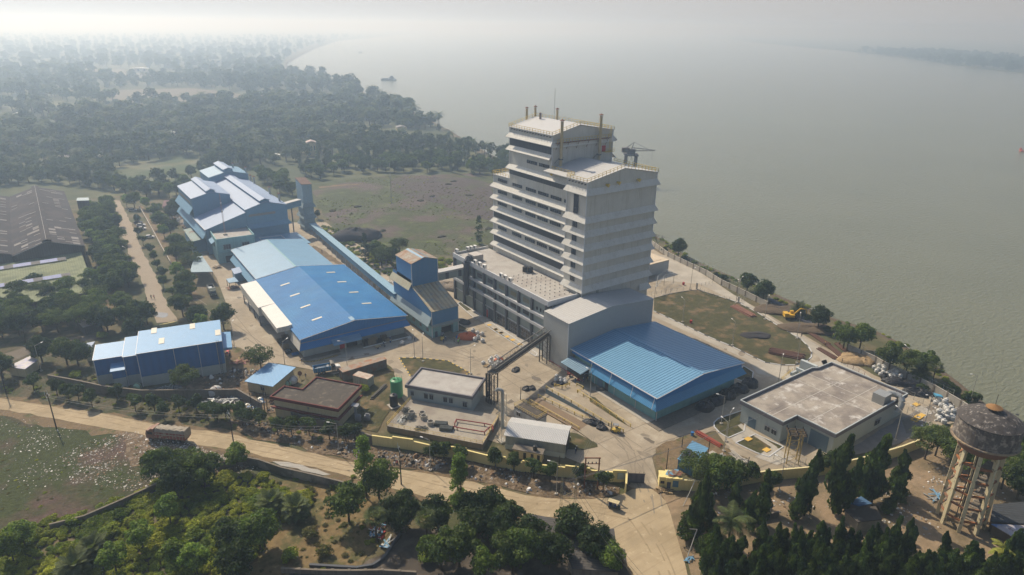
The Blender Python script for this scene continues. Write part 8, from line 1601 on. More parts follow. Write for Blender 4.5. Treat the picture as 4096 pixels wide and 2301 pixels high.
LF_RND = leafmat('roadside leaves',(.036,.062,.018),(.07,.10,.024))
addkind('round','leafy_tree',LF_RND,2000,2.1,1.7,5.2,16,1.0,.32,'round')
addkind('dark','mango_tree',LF_DARK,4800,4.2,1.6,8.6,34,1.5,.40,'round',tr=.28)
addkind('big','broad_tree',LF_MID,4800,4.6,2.2,9.2,32,1.55,.42,'round',tr=.28)
addkind('lite','light_tree',LF_LITE,3200,3.0,1.6,7.5,24,1.1,.34,'round',tr=.18)
addkind('feather','feathery_tree',LF_FEA,5200,5.4,3.2,9.0,46,1.25,.26,'flat',nv=2,tr=.25)
addkind('tall','tall_tree',LF_LITE,4200,2.9,3.0,15.5,40,1.15,.34,'tall',nv=2,tr=.22)
addkind('casu','casuarina_tree',LF_DARK,3000,2.6,1.0,14.0,44,.95,.30,'tall',nv=2,tr=.2)
addkind('bush','bush',LF_BUSH,1300,1.9,.1,2.3,13,.8,.30,'round',tr=.06,cat='bush')
addkind('sbush','shrub',LF_DRY,900,1.9,.1,2.0,13,.8,.26,'round',tr=.06,cat='bush')
addkind('dbush','dark_bush',LF_DARK,1300,1.9,.1,2.4,13,.8,.30,'round',tr=.06,cat='bush')
def colmesh(seed,h=9.0,r=1.25):
 g = np.random.RandomState(seed);n = 2600;f = g.rand(n)**.85;a = g.uniform(0,2*PI,n);lob = 1+.35*np.sin(f*17+seed)+.25*np.sin(3*a+f*9);rr = r*(1-f**2.2*.86)*np.minimum(1,.55+f*4)*lob*g.uniform(.55,1.05,n)
 cx,cy_ = .35*np.sin(f*5+seed),.35*np.cos(f*4+seed*2)
 P_ = np.stack([rr*np.cos(a)+cx,rr*np.sin(a)+cy_,.8+f*(h-.8)],1);N_ = np.stack([np.cos(a),np.sin(a),.35+0*a],1)+g.normal(size=(n,3))*.35;N_/=np.linalg.norm(N_,axis=1)[:,None]
 V = quads(P_,N_,.42*g.uniform(.6,1.3,n),1.5,seed,droop=.9);m = MB();m.tube((0,0,-.2),(0,0,h*.8),.15,6,.05);return leafmesh('crown',V,[LF_COL]),m.mesh('trunk',BARK)
KINDS['col'] = Kind('columnar_tree',LF_COL,[colmesh(i,9.0+(i%3)*.5)for i in range(5)])
def palm_mesh(seed,h,nf,fl,lm,style):
 g = random.Random(seed);V = [];
 for k in range(nf):
  a = k*2.399+g.uniform(-.2,.2);up = 1.1-1.7*(k/nf)if style!='date' else 1.25-1.55*(k/nf);L_ = fl*g.uniform(.85,1.1);p = Vector((0,0,h));d = Vector((math.cos(a)*math.cos(up),math.sin(a)*math.cos(up),math.sin(up)));n = 13;side = Vector((-math.sin(a),math.cos(a),0))
  if style=='fan':
   e = p+d*L_*.5
   for j in range(9):b = (j-4)*.33;q = (d*math.cos(b)+side*math.sin(b));w = q.cross(d.cross(side)).normalized()*.10;t_ = e+q*L_*.5-Vector((0,0,.25));V+=[e,e.lerp(t_,.6)+w,t_,e.lerp(t_,.6)-w]
   w = side*.04;V+=[p-w,p+w,e+w,e-w];continue
  for j in range(n):
   q = p+d*(L_/n);d = (d+Vector((0,0,-.085 if style=='date' else-.12))).normalized();w = side*.03;V+=[p-w,p+w,q+w,q-w]
   ll = L_*.27*math.sin(PI*min(1,(j+1.5)/(n+1)))**.6
   for s in(-1,1):
    for t2 in(.2,.7):
     b = p.lerp(q,t2);e = b+(side*s*.85+d*.45+Vector((0,0,-.25 if style!='date' else .12))).normalized()*ll;x = d*.075;V+=[b-x,b+x,e+x*.4,e-x*.4]
   p = q
 m = MB();pts = [(math.sin(i)*.08*h/6,math.cos(i*1.3)*.08*h/6,h*i/6)for i in range(7)];pts[-1] = (0,0,h)
 for i,(a,b)in enumerate(zip(pts,pts[1:])):m.tube(a,b,.24-.015*i,7,.225-.015*i)
 return leafmesh('fronds',np.array([tuple(v)for v in V]),[lm]),m.mesh('trunk',BARK)
KINDS['date'] = Kind('date_palm',LF_PALM,[palm_mesh(i,2.6,46,3.6,LF_PALM,'date')for i in(1,2)],'palm');KINDS['coco'] = Kind('coconut_palm',LF_PALM,[palm_mesh(3,8.0,26,4.8,LF_PALM,'coco')],'palm')
KINDS['fan'] = Kind('fan_palm',LF_PALM,[palm_mesh(i,6.5,34,2.6,LF_PALM,'fan')for i in(4,5)],'palm');KINDS['yel'] = Kind('coconut_palm',LF_YEL,[palm_mesh(6,4.5,20,3.4,LF_YEL,'coco')],'palm')
tcount = 0
ORD = ['first','second','third','fourth','fifth','sixth','seventh','eighth','ninth','tenth','eleventh','twelfth','thirteenth','fourteenth','fifteenth','sixteenth','seventeenth','eighteenth','nineteenth','twentieth']
def ordn(i):return ORD[i]if i<20 else '%d%s'%(i+1,'st' if(i+1)%10==1 else 'nd' if(i+1)%10==2 else 'rd' if(i+1)%10==3 else 'th')
def tree(key,p,s=1.0,lab='',group=None,sz=None,rz=None):
 global tcount;K = KINDS[key];cr,tk = K.v[K.i%len(K.v)];K.i+=1;tcount+=1
 t = link(K.nm,None,None,(*p,.05),rnd.uniform(0,6.28)if rz is None else rz,lab,K.cat,group,(s,s,s*(sz or 1)))
 link('crown' if K.cat!='palm' else 'fronds',cr,t);link('trunk',tk,t);return t
def at(z_,x,y,h):return z_(x,y,h)
road_trees = [(a4,290,730,1.5),(a4,520,790,1.35),(a4,640,870,.95),(a4,745,900,.8),(a4,870,950,.85),(a4,1110,850,1.25),(a4,1290,980,.95),(a4,1470,960,1.15),(a4,1560,1040,1.1),(a4,1710,970,1.2),(a4,1880,960,1.25),(a4,2050,1030,1.1),(a4,2170,1060,1.0),(a4,2300,1040,1.1),(a4,2390,1120,1.0),(a5,60,690,1.1),(a5,160,720,1.0),(a5,400,750,1.0),(a5,560,750,1.15),(a5,740,850,.9),(a5,870,820,1.15),(a5,1040,810,1.3),(a5,1240,880,1.0),(a5,1400,880,1.2),(a5,1490,900,.95)]
for i,(z_,x,y,s)in enumerate(road_trees):
 tree('round',z_(x,y,3.3*s),s*1.15,'small round tree in the row behind the dirt road, %s from the left'%ordn(i),'round trees in the row behind the dirt road')
for i,(x,y,s,lab)in enumerate(((510,870,1.1,'left half of the joined pair of round trees before the yellow wall'),(600,860,1.05,'right half of the joined pair of round trees before the yellow wall'),(735,890,1.2,'dense round tree right of the joined pair at the yellow wall'),(1055,945,.9,'small tree with a thin bare trunk, left of two before the yellow wall'),(1220,965,1.0,'flat topped small tree before the yellow wall under the toilet block'),(1390,1020,1.05,'broad low tree below the small black tank'),(1540,1070,.85,'low tree partly behind the dark pole at the yellow wall'),(1800,1050,1.15,'round dark tree left of the rusty H frame'),(2010,1110,1.15,'round dark tree with blue painted foot near the gate'))):
 tree('round',a8(x,y,3.4*s),s,lab)
for k,z_,x,y,hh,s,lab,sz in[('feather',a4,1760,700,7,1.0,'wide feathery tree in front of the blue workshop wall',1),('dark',a4,1290,220,5.5,1.35,'very broad dark tree behind the left half of the workshop',.95),('dark',a4,1900,140,5.5,1.15,'dark tree behind the right half of the workshop',1),('lite',a4,1930,190,5,.55,'small bright tree inside the dark one behind the workshop',1),('big',a4,2150,210,3,.5,'small tree at the yard corner right of the dark workshop tree',1),('big',a4,1750,60,4,.7,'tree at the end of the inner road behind the workshop',1),('big',a4,620,500,4.5,.95,'dense tree at the left of the blue workshop',1),('dark',a4,380,500,4,.8,'dark tree behind the scrap roofed store',1),('dark',a4,740,560,3,.6,'small dark tree touching the left end of the workshop',1),('bush',a4,980,350,1,1.2,'bush behind the left end of the workshop roof',1),('dark',a4,0,650,4,.7,'dark tree cut by the left edge below the store',1),('bush',a4,730,720,1,1.0,'scrubby bush on the rubble left of the workshop',1),('bush',a5,1580,470,2,.9,'green sapling at the corner of the cream house',1.3),('feather',a5,580,230,4,.6,'drooping tree behind the yellow hut',1),('bush',a5,880,735,3.5,.5,'little tree top against the cream house wall',1.5),('tall',b7,1060,250,12.5,1.08,'tall light green tree standing at the near edge of the dirt road',1),('big',b7,1195,470,6.5,.95,'darker tree joined to the right of the tall light tree',1.25),('dark',b7,1430,740,6,1.15,'large dark mango tree below the dirt road bend',1.05),('dark',b7,1370,880,3.5,.9,'lower dark mango tree left of the large one',1),('tall',b7,1970,690,5,.52,'slim pale green tree on the near road edge',1),('lite',b7,1985,800,3,.65,'pale low tree at the foot of the slim one',1),('dark',b7,2110,770,5,.72,'left dark tree of the group by the rusty tin roofs',1),('dark',b7,2250,750,5,.8,'middle dark tree of the group by the rusty tin roofs',1),('dark',b7,2395,850,4.5,.85,'right dark tree of the group by the rusty tin roofs',1),('dark',b7,2130,930,4,.85,'dark tree in the front row left of the tin roofs',1),('dark',b7,2340,990,4,.9,'dark tree in the front row right of the tin roofs',1),('dark',b7,1760,870,3.5,.75,'dark tree behind the right fan palm',1),('big',b7,1780,1200,4,.9,'loose dark tree at the bottom middle',1.1),('big',b7,1960,1180,4,.9,'loose dark tree right of another at the bottom middle',1.15),('bush',b7,1650,1230,1.5,1.2,'pale scrub at the bottom middle slope',1),('lite',b7,2200,1290,4.5,1.1,'bright lime green tree at the bottom edge',1),('big',b7,2540,1190,4,.9,'mid green tree at the bottom left of the dirt road branch',1),('lite',P,2445,2262,2.5,.5,'small bright tree at the very bottom near the road branch',1),('dark',P,2290,2100,4.5,.9,'dark tree above the nearer tin roof',1),('dark',P,2120,2150,4.5,1.0,'dark tree left of the nearer tin roof',1),('dark',P,2200,2200,4.5,.9,'dark tree just below the tin roofs',1),('big',P,2050,2230,4,.8,'tree at the bottom edge left of the tin roofs',1),('dark',P,2380,2180,4,.8,'dark tree on the near side of the nearer tin roof',1),('big',b7,920,830,2.5,.75,'rounded shrub tree on the tan dry grass',.8),('big',b6,1320,570,4,.9,'left tree of the clump at the edge of the litter',.9),('big',b6,1540,540,4.5,.8,'middle tree of the clump at the edge of the litter',1),('big',b6,1680,620,3.5,.75,'right tree of the clump at the edge of the litter',1),('dark',b6,1450,700,3.5,.85,'dark tree below the clump at the litter edge',.9),('lite',b6,1950,480,3.5,.75,'vine covered tree by the road edge wall',1),('bush',b6,2170,610,2,1.5,'vine covered mound on the road edge wall',1),('big',b6,1400,980,2.5,.7,'shrub tree in the middle of the thicket',.9),('lite',b6,1170,1180,3,1.0,'large bright shrub tree in the thicket',.8),('lite',b6,1450,1340,3.5,1.0,'bright lime shrub near the bottom left',.8),('lite',b6,1620,1380,3,.8,'second lime shrub right of the bright one near the bottom left',.8),('dark',b6,1890,1150,4,.95,'dark round tree at the right of the thicket',.95),('dark',b6,1950,1390,3,.65,'small dark tree cut by the bottom edge',1),('big',b6,2180,1150,2.5,.7,'shrub right of the dark round tree in the thicket',.8),('big',b6,200,1180,2.5,.9,'large shrub at the far left of the thicket',.7),('big',b6,100,1300,2.5,1.0,'shrub mass in the bottom left corner',.7),('big',b6,950,1380,2.5,.8,'shrub at the bottom between two date palms',.7),('big',b7,90,1100,2.5,1.0,'spreading shrub left of the tan dry grass',.8),('bush',b7,380,1230,1,1.3,'low bush on the tan grass near the bottom',1),('bush',b6,780,1010,1.2,1.6,'vine mound on the overgrown wall',1),('bush',b6,1000,940,1.2,1.6,'second vine mound on the overgrown wall',1),('dark',b1,520,210,5,.78,'dense tree standing alone behind the river wall',1.05),('dbush',b1,385,235,1.5,1.2,'dark bush beside the bare tree at the river wall',1),('dbush',b1,565,330,1.2,.9,'small bush at the foot of the lone river wall tree',1),('dbush',b1,950,495,1.6,1.1,'creeper bush hanging over the river wall',1),('dbush',b1,880,480,1.6,.8,'low creeper on the fence above the river wall',1),('dark',b1,1182,590,2.5,.36,'slim leafy tree behind the river wall',.8),('dark',b1,1345,650,3.5,.62,'leafy tree at the end of the barbed fence',1),('dbush',b1,1280,680,1,1.0,'low bush left of the tree at the end of the barbed fence',1),('dbush',b1,1770,890,1.5,1.3,'bush right of the riverside palm',1),('dark',b1,1870,935,3,.65,'dark tree between the palm and the big riverside trees',1),('dbush',b1,1960,1010,1.5,1.3,'bush before the big riverside trees',1),('big',b1,2130,1070,5,1.1,'big dark riverside tree, left one',.9),('big',b1,2290,1060,5.5,1.35,'biggest dark spreading riverside tree',.9),('big',w2,420,110,5,1.0,'dark riverside tree behind the barbed fence',.9),('feather',w2,680,100,7,1.15,'spreading riverside tree with a leaning limb',1),('big',w2,880,130,6,.8,'lighter right crown of the spreading riverside tree',.8),('dbush',w2,1130,560,1,1.3,'scrub on the bank left of the leaning stick',1),('dbush',w2,1330,610,1,1.3,'scrub on the bank behind the blue shelter',1),('dbush',w2,1500,700,1,1.3,'scrub on the bank left of the dome lamp post',1),('dbush',w2,1640,700,1,1.2,'scrub on the bank right of the dome lamp post',1),('dbush',w2,860,560,1,.8,'bush at the foot of the river wall by the black stacks',1),('feather',w1,250,430,6,1.25,'large feathery tree behind the water tower tank on its left',1),('feather',w1,140,520,4,.8,'lower feathery tree between the yellow wall and the water tower',1),('big',w1,930,640,5,1.1,'dark tree right of the water tower legs',1),('feather',w1,830,780,4,.9,'pale feathery tree behind the right water tower leg',1),('big',w1,960,470,5,1.0,'tree at the right picture edge above the road strip',1),('big',w1,560,700,4,.9,'dark tree seen between the water tower legs',1),('big',w1,420,640,4,.8,'tree behind the upper left water tower legs',1),('dark',w1,960,900,3,.6,'low dark tree near the dark shelter',1),('feather',b4,640,610,2.2,.42,'grey green feathery tree above the gate house',1),('big',b4,800,650,2.2,.52,'bushy tree right of the gate house',.9),('big',b4,915,620,2.2,.45,'bushy tree behind the scrap panels',.9),('round',b4,1140,520,3.5,1.0,'small round tree inside the yellow wall',1),('round',b4,1310,610,2.5,.8,'small round tree outside the yellow wall',1),('round',b4,1750,450,3,.9,'small tree before the roller door of the substation',1),('round',b4,1840,440,3,.8,'small tree at the near corner of the substation',1),('casu',F,1205,575,8,1.0,'tall dark casuarina standing in the open field beside the tower',1),('casu',F,800,395,8,1.1,'tall dark casuarina beside the pink house',1.1),('casu',a3,1545,110,7,.95,'tall casuarina by the conveyor, left of two',1),('big',a3,1640,110,5,.75,'leafy tree right of the casuarina by the conveyor',1.1),('feather',a3,1700,215,3,.7,'brownish tree behind the conveyor',1),('dark',a3,1790,200,3,.6,'dark tree left of the conveyor tower',1.2),('feather',a3,1870,100,4,.9,'wide thin tree behind the conveyor tower',1),('round',a2,1940,740,3,.9,'palm like tree beside the slim blue tower',1),('date',b1,1680,810,3,1.0,'round headed palm beside the excavator',1),('date',w2,860,330,3,1.1,'dark palm by the river behind the barbed fence',1),('fan',w2,1030,380,3.5,.7,'banana like palm right of the dark riverside palm',1),('date',b6,760,1230,2.8,1.25,'large date palm in the bottom left thicket',1),('date',b7,205,750,2.2,.9,'smaller date palm left of the big spreading one',1),('date',b7,430,790,2.6,1.35,'big spreading date palm on the thicket edge',1),('date',b6,620,1400,2,.9,'date palm cut by the bottom edge',1),('coco',b4,950,960,8,1.0,'large coconut palm among the columnar trees',1),('fan',b7,1175,880,6,.8,'fan palm with a tall bare trunk above the rags heap',1.3),('fan',b7,1650,900,6,1.0,'fan palm right of the large mango tree',1),('yel',b5,1310,1290,4,.9,'yellowish palm near the bottom right corner',1),('round',k5,1560,380,4,1.4,'light tree left of the slim blue tower',1),('date',k5,990,60,3,1.4,'palm behind the rear roof of the blue plant',1.4),('dark',a2,470,260,4,1.0,'dark round tree behind the left roof of the plant',1)]:
 if z_ is b6 and y>900 and k in('big','lite'):k = 'lite';s*=.75;hh*=.75
 tree(k,z_(x,y,hh),s,lab,sz=sz)
for i,(x,y,s)in enumerate(((1330,690,.5),(1335,800,.7),(1375,870,.9),(1440,935,1.2),(1480,1005,1.1),(1510,1075,1.3),(1560,1160,1.2),(1560,1235,1.3),(1650,1320,1.6))):
 tree('round',a1(x,y,3.2*s),s,'round tree in the row right of the inner road, %s from the far end'%ordn(i),'round trees right of the inner road')
for i,(x,y,s,k)in enumerate(((1400,510,.8,'lite'),(1290,500,.8,'big'),(1215,495,.7,'lite'),(1500,620,.6,'big'),(1540,700,.65,'big'),(1580,800,.6,'lite'),(1640,760,.6,'dark'),(1700,900,1.0,'big'),(1790,960,1.05,'big'),(1690,1010,.8,'big'),(1830,1080,.9,'feather'),(1700,1180,.6,'lite'),(1780,1320,.55,'big'),(1800,1420,.5,'big'),(1690,560,.6,'dark'),(1660,640,.5,'dark'))):
 tree(k,a1(x,y,5*s),s,'tree between the stained wall and the blue plant, %s from the far end'%ordn(i),'trees between the stained wall and the plant')
def inpoly(x,y,poly):
 r = False;k = len(poly)
 for i in range(k):
  x1,y1 = poly[i];x2,y2 = poly[i-1]
  if(y1>y)!=(y2>y)and x<(x2-x1)*(y-y1)/(y2-y1)+x1:r = not r
 return r
def fillp(poly,sp,seed,jitter=.35):
 g = random.Random(seed);xs = [p[0]for p in poly];ys = [p[1]for p in poly];out = [];x = min(xs)
 while x<max(xs):
  y = min(ys)
  while y<max(ys):
   a,b = x+g.uniform(-1,1)*sp*jitter,y+g.uniform(-1,1)*sp*jitter
   if inpoly(a,b,poly):out.append((a,b))
   y+=sp
  x+=sp
 g.shuffle(out);return out
def grove(poly,sp,keys,s0,s1,lab,grp,seed,sz=1.0):
 g = random.Random(seed)
 for i,p in enumerate(fillp(poly,sp,seed)):
  tree(keys[i%len(keys)],p,g.uniform(s0,s1),lab,grp,sz=sz)
grove([F(0,768),F(60,752),F(170,750),F(235,745),F(300,790),F(395,800),F(400,830),F(255,850),F(225,842),F(0,862)],7.0,['dark','big','dark','feather'],.75,1.1,'dark crowded tree in the wood behind the factory track at the left','trees of the dark wood at the left',1)
grove([a1(850,590),a1(1100,570),a1(1150,760),a1(1200,980),a1(1260,1100),a1(1350,1320),a1(1380,1440),a1(1150,1430),a1(900,1400),a1(880,1050),a1(820,800)],7.0,['big','dark','lite','big'],.6,.95,'tree in the belt between the old sheds and the inner road','trees left of the inner road',2)
grove([a1(180,1420),a1(420,1400),a1(780,1400),a1(850,1447),F(330,740),F(200,740),F(90,730)],6.0,['dark'],.6,.8,'dark tree before the green roofed shed','trees before the green roof',3)
grove([k5(1120,210),k5(1400,190),k5(1640,420),k5(1640,520),k5(1400,430),k5(1230,330)],6.5,['big','round'],.7,1.1,'tree in the clump between the plant and the slim tower','trees between plant and slim tower',4)
grove([F(745,425),F(880,405),F(1050,400),F(1180,405),F(1262,425),F(1290,440),F(1250,448),F(1140,436),F(1010,434),F(890,440),F(800,452),F(745,445)],9,['big','dark','big','casu'],.7,1.05,'tree in the line along the far side of the open field','trees along the far side of the open field',5)
grove([F(280,470),F(330,478),F(430,482),F(470,470),F(480,500),F(380,500),F(290,492)],8,['big','dark'],.6,.9,'tree on the near side of the paddy field','trees on the near side of the paddy field',6)
grove([F(1250,395),F(1285,380),F(1292,430),F(1255,425)],7,['big','dark'],.8,1.1,'riverside tree seen left of the tower','riverside trees left of the tower',7)
cols = [(640,1130,490,1.0),(735,1060,735,1),(970,860,615,.9),(1095,940,700,.9),(1190,1000,650,1.1),(1215,860,480,.8),(1590,920,335,1.3),(1850,900,240,1.5),(1960,880,380,1.3),(2190,810,200,1.6),(2120,800,250,1.2),(2400,720,330,1.2),(2430,800,560,1.1),(560,1110,850,1.5),(620,1010,620,.8),(2340,900,700,.9),(1520,950,700,.9),(1100,1060,720,.8)]
def col(base,top,w,lab,grp=None):
 b = base;z = 9.0
 for _ in range(12):
  pass
 return b
def hcol(bx,by,ty,zn):
 b = zn(bx,by);lo,hi = 1,30
 for _ in range(25):
  mid = (lo+hi)/2;w = np.array([b[0],b[1],mid])-np.array([0,0,H]);c = R.T@w;py = CY-FPX*c[1]/-c[2]
  yy = zn(0,0,0);
  if py>tpy(zn,ty):lo = mid
  else:hi = mid
 return lo
def tpy(zn,ty):
 if zn is b4:return 1650+ty/2.223
 if zn is b5:return 1500+ty/1.8065
 return ty
ci = 0
for x,y,ty,w in cols:
 h = hcol(x,y,ty,b4);s = h/9.5;ws = max(.8,min(2.0,w));t = tree('col',b4(x,y),1,'large ragged columnar tree of the grove outside the yellow wall, %s listed from the road'%ordn(ci)if False else 'tall ragged columnar tree in the loose grove between the yellow wall and the hedge rows','ragged columnar trees of the loose grove',1);t.scale = (ws*1.15,ws*1.15,s);ci+=1
row = []
for i in range(19):u = i/18;row.append(((1180+u*1300,1280+30*math.sin(i*1.7)+40*u),930+60*math.sin(i*2.3)+40*abs(math.sin(i))))
for(x,y),ty in row:
 h = hcol(x,y,ty,b4)*.92;t = tree('col',b4(x,y),1,'columnar tree in the far hedge row at the bottom right','columnar trees of the far hedge row');w_ = rnd.uniform(.7,1.15);t.scale = (w_,w_,h/9.5*rnd.uniform(.8,1.12));t.rotation_euler = (rnd.uniform(-.06,.06),rnd.uniform(-.06,.06),rnd.random()*6)
for i in range(48):
 u = i/47;x,y = 700+u*3000,1440+70*math.sin(i*1.3)+(60 if u<.2 else 30);h = 8.3+1.2*math.sin(i*2.1);t = tree('col',b4(x,y),1,'columnar tree in the near hedge row at the bottom right','columnar trees of the near hedge row');w_ = rnd.uniform(.75,1.3);t.scale = (w_,w_,h/9.5*rnd.uniform(.72,1.15));t.rotation_euler = (rnd.uniform(-.07,.07),rnd.uniform(-.07,.07),rnd.random()*6)
for i in range(44):
 u = i/43;x,y = 860+u*2850,1560+40*math.sin(i*1.9);h = 8.0+1.0*math.sin(i*1.1);t = tree('col',b4(x,y),1,'columnar tree in the lowest hedge row along the bottom right edge','columnar trees of the lowest hedge row');w_ = rnd.uniform(.8,1.3);t.scale = (w_,w_,h/9.5*rnd.uniform(.7,1.1));t.rotation_euler = (rnd.uniform(-.07,.07),rnd.uniform(-.07,.07),rnd.random()*6)
for(x,y,ty)in((760,1330,1020),(850,1420,1100),(920,1440,1120),(975,1400,1170),(710,1280,1030)):
 h = hcol(x,y,ty,b4);t = tree('col',b4(x,y),1,'lighter columnar tree at the road side corner of the hedge rows','lighter columnar trees by the road corner');t.scale = (1.3,1.3,h/9.5)
t = thing('bare_tree','leafless branching tree behind the river wall beside the tower','tree',(*b1(310,215),0));m = MB();g2 = random.Random(8)
def br(p,d,L_,r,k):
 q = p+d*L_;m.tube(p,q,r,5,r*.65)
 if k:
  for _ in range(3):br(q,(d+Vector((g2.uniform(-.8,.8),g2.uniform(-.8,.8),g2.uniform(-.1,.5)))).normalized(),L_*.72,r*.6,k-1)
br(Vector((0,0,0)),Vector((.05,0,1)),2.2,.2,5);m.build('branches',mat('grey bark',(.13,.11,.09),.9),t)
def scatter(name,pts,srcs,sc,mats,lab,seed=0,zsc=1.0):
 """geometry-node scatter of existing plants' meshes over points: uncountable growth"""
 me = bpy.data.meshes.new(name);me.from_pydata([(x,y,z)for x,y,z in pts],[],[]);g = np.random.RandomState(seed)
 a = me.attributes.new('sc','FLOAT','POINT');a.data.foreach_set('value',np.array(sc,np.float32));b = me.attributes.new('rz','FLOAT','POINT');b.data.foreach_set('value',g.uniform(0,6.28,len(pts)).astype(np.float32));c = me.attributes.new('pick','INT','POINT');c.data.foreach_set('value',g.randint(0,len(srcs),len(pts)).astype(np.int32))
 o = link(name,me,kind='stuff',label=lab)
 ng = bpy.data.node_groups.new(name,'GeometryNodeTree');ng.interface.new_socket('Geometry',in_out='INPUT',socket_type='NodeSocketGeometry');ng.interface.new_socket('Geometry',in_out='OUTPUT',socket_type='NodeSocketGeometry')
 gi,go = ng.nodes.new('NodeGroupInput'),ng.nodes.new('NodeGroupOutput');jn = ng.nodes.new('GeometryNodeJoinGeometry')
 def attr(n,dt):x = ng.nodes.new('GeometryNodeInputNamedAttribute');x.data_type = dt;x.inputs['Name'].default_value = n;return x.outputs['Attribute']
 for i,s in enumerate(srcs):
  oi = ng.nodes.new('GeometryNodeObjectInfo');oi.transform_space = 'ORIGINAL';oi.inputs['Object'].default_value = s;oi.inputs['As Instance'].default_value = True
  ip = ng.nodes.new('GeometryNodeInstanceOnPoints');cmp = ng.nodes.new('FunctionNodeCompare');cmp.data_type = 'INT';cmp.operation = 'EQUAL';ng.links.new(attr('pick','INT'),cmp.inputs[2]);cmp.inputs[3].default_value = i
  cx = ng.nodes.new('ShaderNodeCombineXYZ');ng.links.new(attr('rz','FLOAT'),cx.inputs[2]);er = ng.nodes.new('FunctionNodeEulerToRotation');ng.links.new(cx.outputs[0],er.inputs[0]);cs = ng.nodes.new('ShaderNodeCombineXYZ');sa = attr('sc','FLOAT');mz = ng.nodes.new('ShaderNodeMath');mz.operation = 'MULTIPLY';mz.inputs[1].default_value = zsc;ng.links.new(sa,mz.inputs[0])
  for k in(0,1):ng.links.new(sa,cs.inputs[k])
  ng.links.new(mz.outputs[0],cs.inputs[2]);ng.links.new(gi.outputs[0],ip.inputs['Points']);ng.links.new(cmp.outputs[0],ip.inputs['Selection']);ng.links.new(oi.outputs['Geometry'],ip.inputs['Instance']);ng.links.new(er.outputs[0],ip.inputs['Rotation']);ng.links.new(cs.outputs[0],ip.inputs['Scale']);ng.links.new(ip.outputs[0],jn.inputs[0])
 ng.links.new(jn.outputs[0],go.inputs[0]);md = o.modifiers.new('scatter','NODES');md.node_group = ng;return o
bsrc = [o for o in COL.objects if o.name.startswith('crown')and o.parent and o.parent.name.startswith('bush')][:3]
tree('sbush',b7(700,1210),1.0,'dry brownish shrub on the tan grass near the bottom');tree('sbush',b7(560,1060),.8,'dry shrub in the middle of the tan grass');tree('sbush',b6(2000,1250),.9,'dry shrub at the right of the dark round thicket tree')
ssrc = bsrc[:1]+[o for o in COL.objects if o.name.startswith('crown')and o.parent and o.parent.name.startswith('shrub')][:3]
TH = [F(*p)for p in[(-60,1360),(160,1300),(330,1250),(450,1190),(560,1190),(640,1200),(700,1225),(790,1240),(760,1300),(680,1330),(640,1400),(600,1470),(500,1540),(-150,1540)]]
g2 = random.Random(5);pts = [(x,y,-.1)for x,y in fillp(TH,1.3,11,.8)];scatter('undergrowth',pts,bsrc,[g2.uniform(.3,.7)*(1.0 if g2.random()<.88 else 1.7)for _ in pts],[],'tangled green undergrowth and vines filling the near left corner',1,.8)
TG = [F(*p)for p in[(640,1220),(880,1190),(960,1260),(980,1340),(900,1430),(640,1500),(500,1500),(520,1420),(700,1330)]]
pts = [(x,y,-.1)for x,y in fillp(TG,1.5,12,.9)if g2.random()<.55 and math.sin(x*.21)+math.cos(y*.17+x*.05)>-.7];scatter('dry_scrub',pts,ssrc,[g2.uniform(.12,.4)*(1 if g2.random()<.85 else 2)for _ in pts],[],'low tufts and scrub on the tan dry ground',2,.7)
VG = [F(*p)for p in[(-20,905),(180,930),(330,980),(560,1020),(700,1060),(860,1100),(940,1140),(860,1140),(700,1100),(560,1075),(400,1050),(260,1020),(120,1005),(-20,985)]]
pts = [(x,y,-.05)for x,y in fillp(VG,1.8,13,.8)if g2.random()<.6];scatter('verge_scrub',pts,ssrc,[g2.uniform(.15,.45)for _ in pts],[],'low weeds and scrub on the verge behind the dirt road',3,.7)
CV = [F(*p)for p in[(800,570),(850,580),(900,620),(1000,650),(1140,655),(1140,680),(1010,700),(940,690),(880,650),(810,600)]];pts = [(x,y,-.05)for x,y in fillp(CV,2.4,14)if g2.random()<.75];scatter('field_scrub',pts,bsrc,[g2.uniform(.3,.9)for _ in pts],[],'green scrub along the near side of the open field',4,.8)
pts = [(x,y,-.05)for x,y in fillp(OF,2.6,15,.9)if g2.random()<.6 and math.sin(x*.07)+math.cos(y*.06+x*.02)>-.6];scatter('field_tufts',pts,ssrc,[g2.uniform(.08,.36)for _ in pts],[],'grass tufts over the open field',5,.6)
pts = [(x,y,-.05)for x,y in fillp([F(*p)for p in[(-60,1045),(300,1110),(560,1170),(430,1240),(60,1350),(-80,1330)]],2.2,16)if g2.random()<.8 and math.sin(x*.2)+math.cos(y*.15)>-.9];scatter('meadow_tufts',pts,ssrc,[g2.uniform(.06,.26)for _ in pts],[],'grass tufts in the littered meadow',6,.5)
pts = []
for a,b in zip(SHORE[3:13],SHORE[4:14]):
 L_ = math.dist(a,b)
 for k in range(int(L_/1.6)):u = g2.random();pts.append((a[0]+(b[0]-a[0])*u-g2.uniform(-1,5),a[1]+(b[1]-a[1])*u,-.4))
scatter('bank_scrub',pts,bsrc,[g2.uniform(.3,.8)for _ in pts],[],'rough scrub along the river bank',7,.8)
WMESH = []
for k in range(4):
 V,C = clump_crown(900+k,520,4.3,1.2,9.5 if k!=3 else 12.5,14,1.9,.95,'round' if k!=2 else 'tall');tm = MB();tm.tube((0,0,-.3),(0,0,5),.25,5,.12);WMESH.append(leafmesh('woodland_tree',V,[LF_FAR,BARK],tm))
pm_,pt_ = palm_mesh(31,10,16,4.6,LF_FAR,'coco');Vp = np.zeros(len(pm_.vertices)*3,np.float32);pm_.vertices.foreach_get('co',Vp);tm = MB();tm.tube((0,0,-.3),(0,0,10),.3,5,.2);WMESH.append(leafmesh('woodland_tree',Vp.reshape(-1,3),[LF_FAR,BARK],tm))
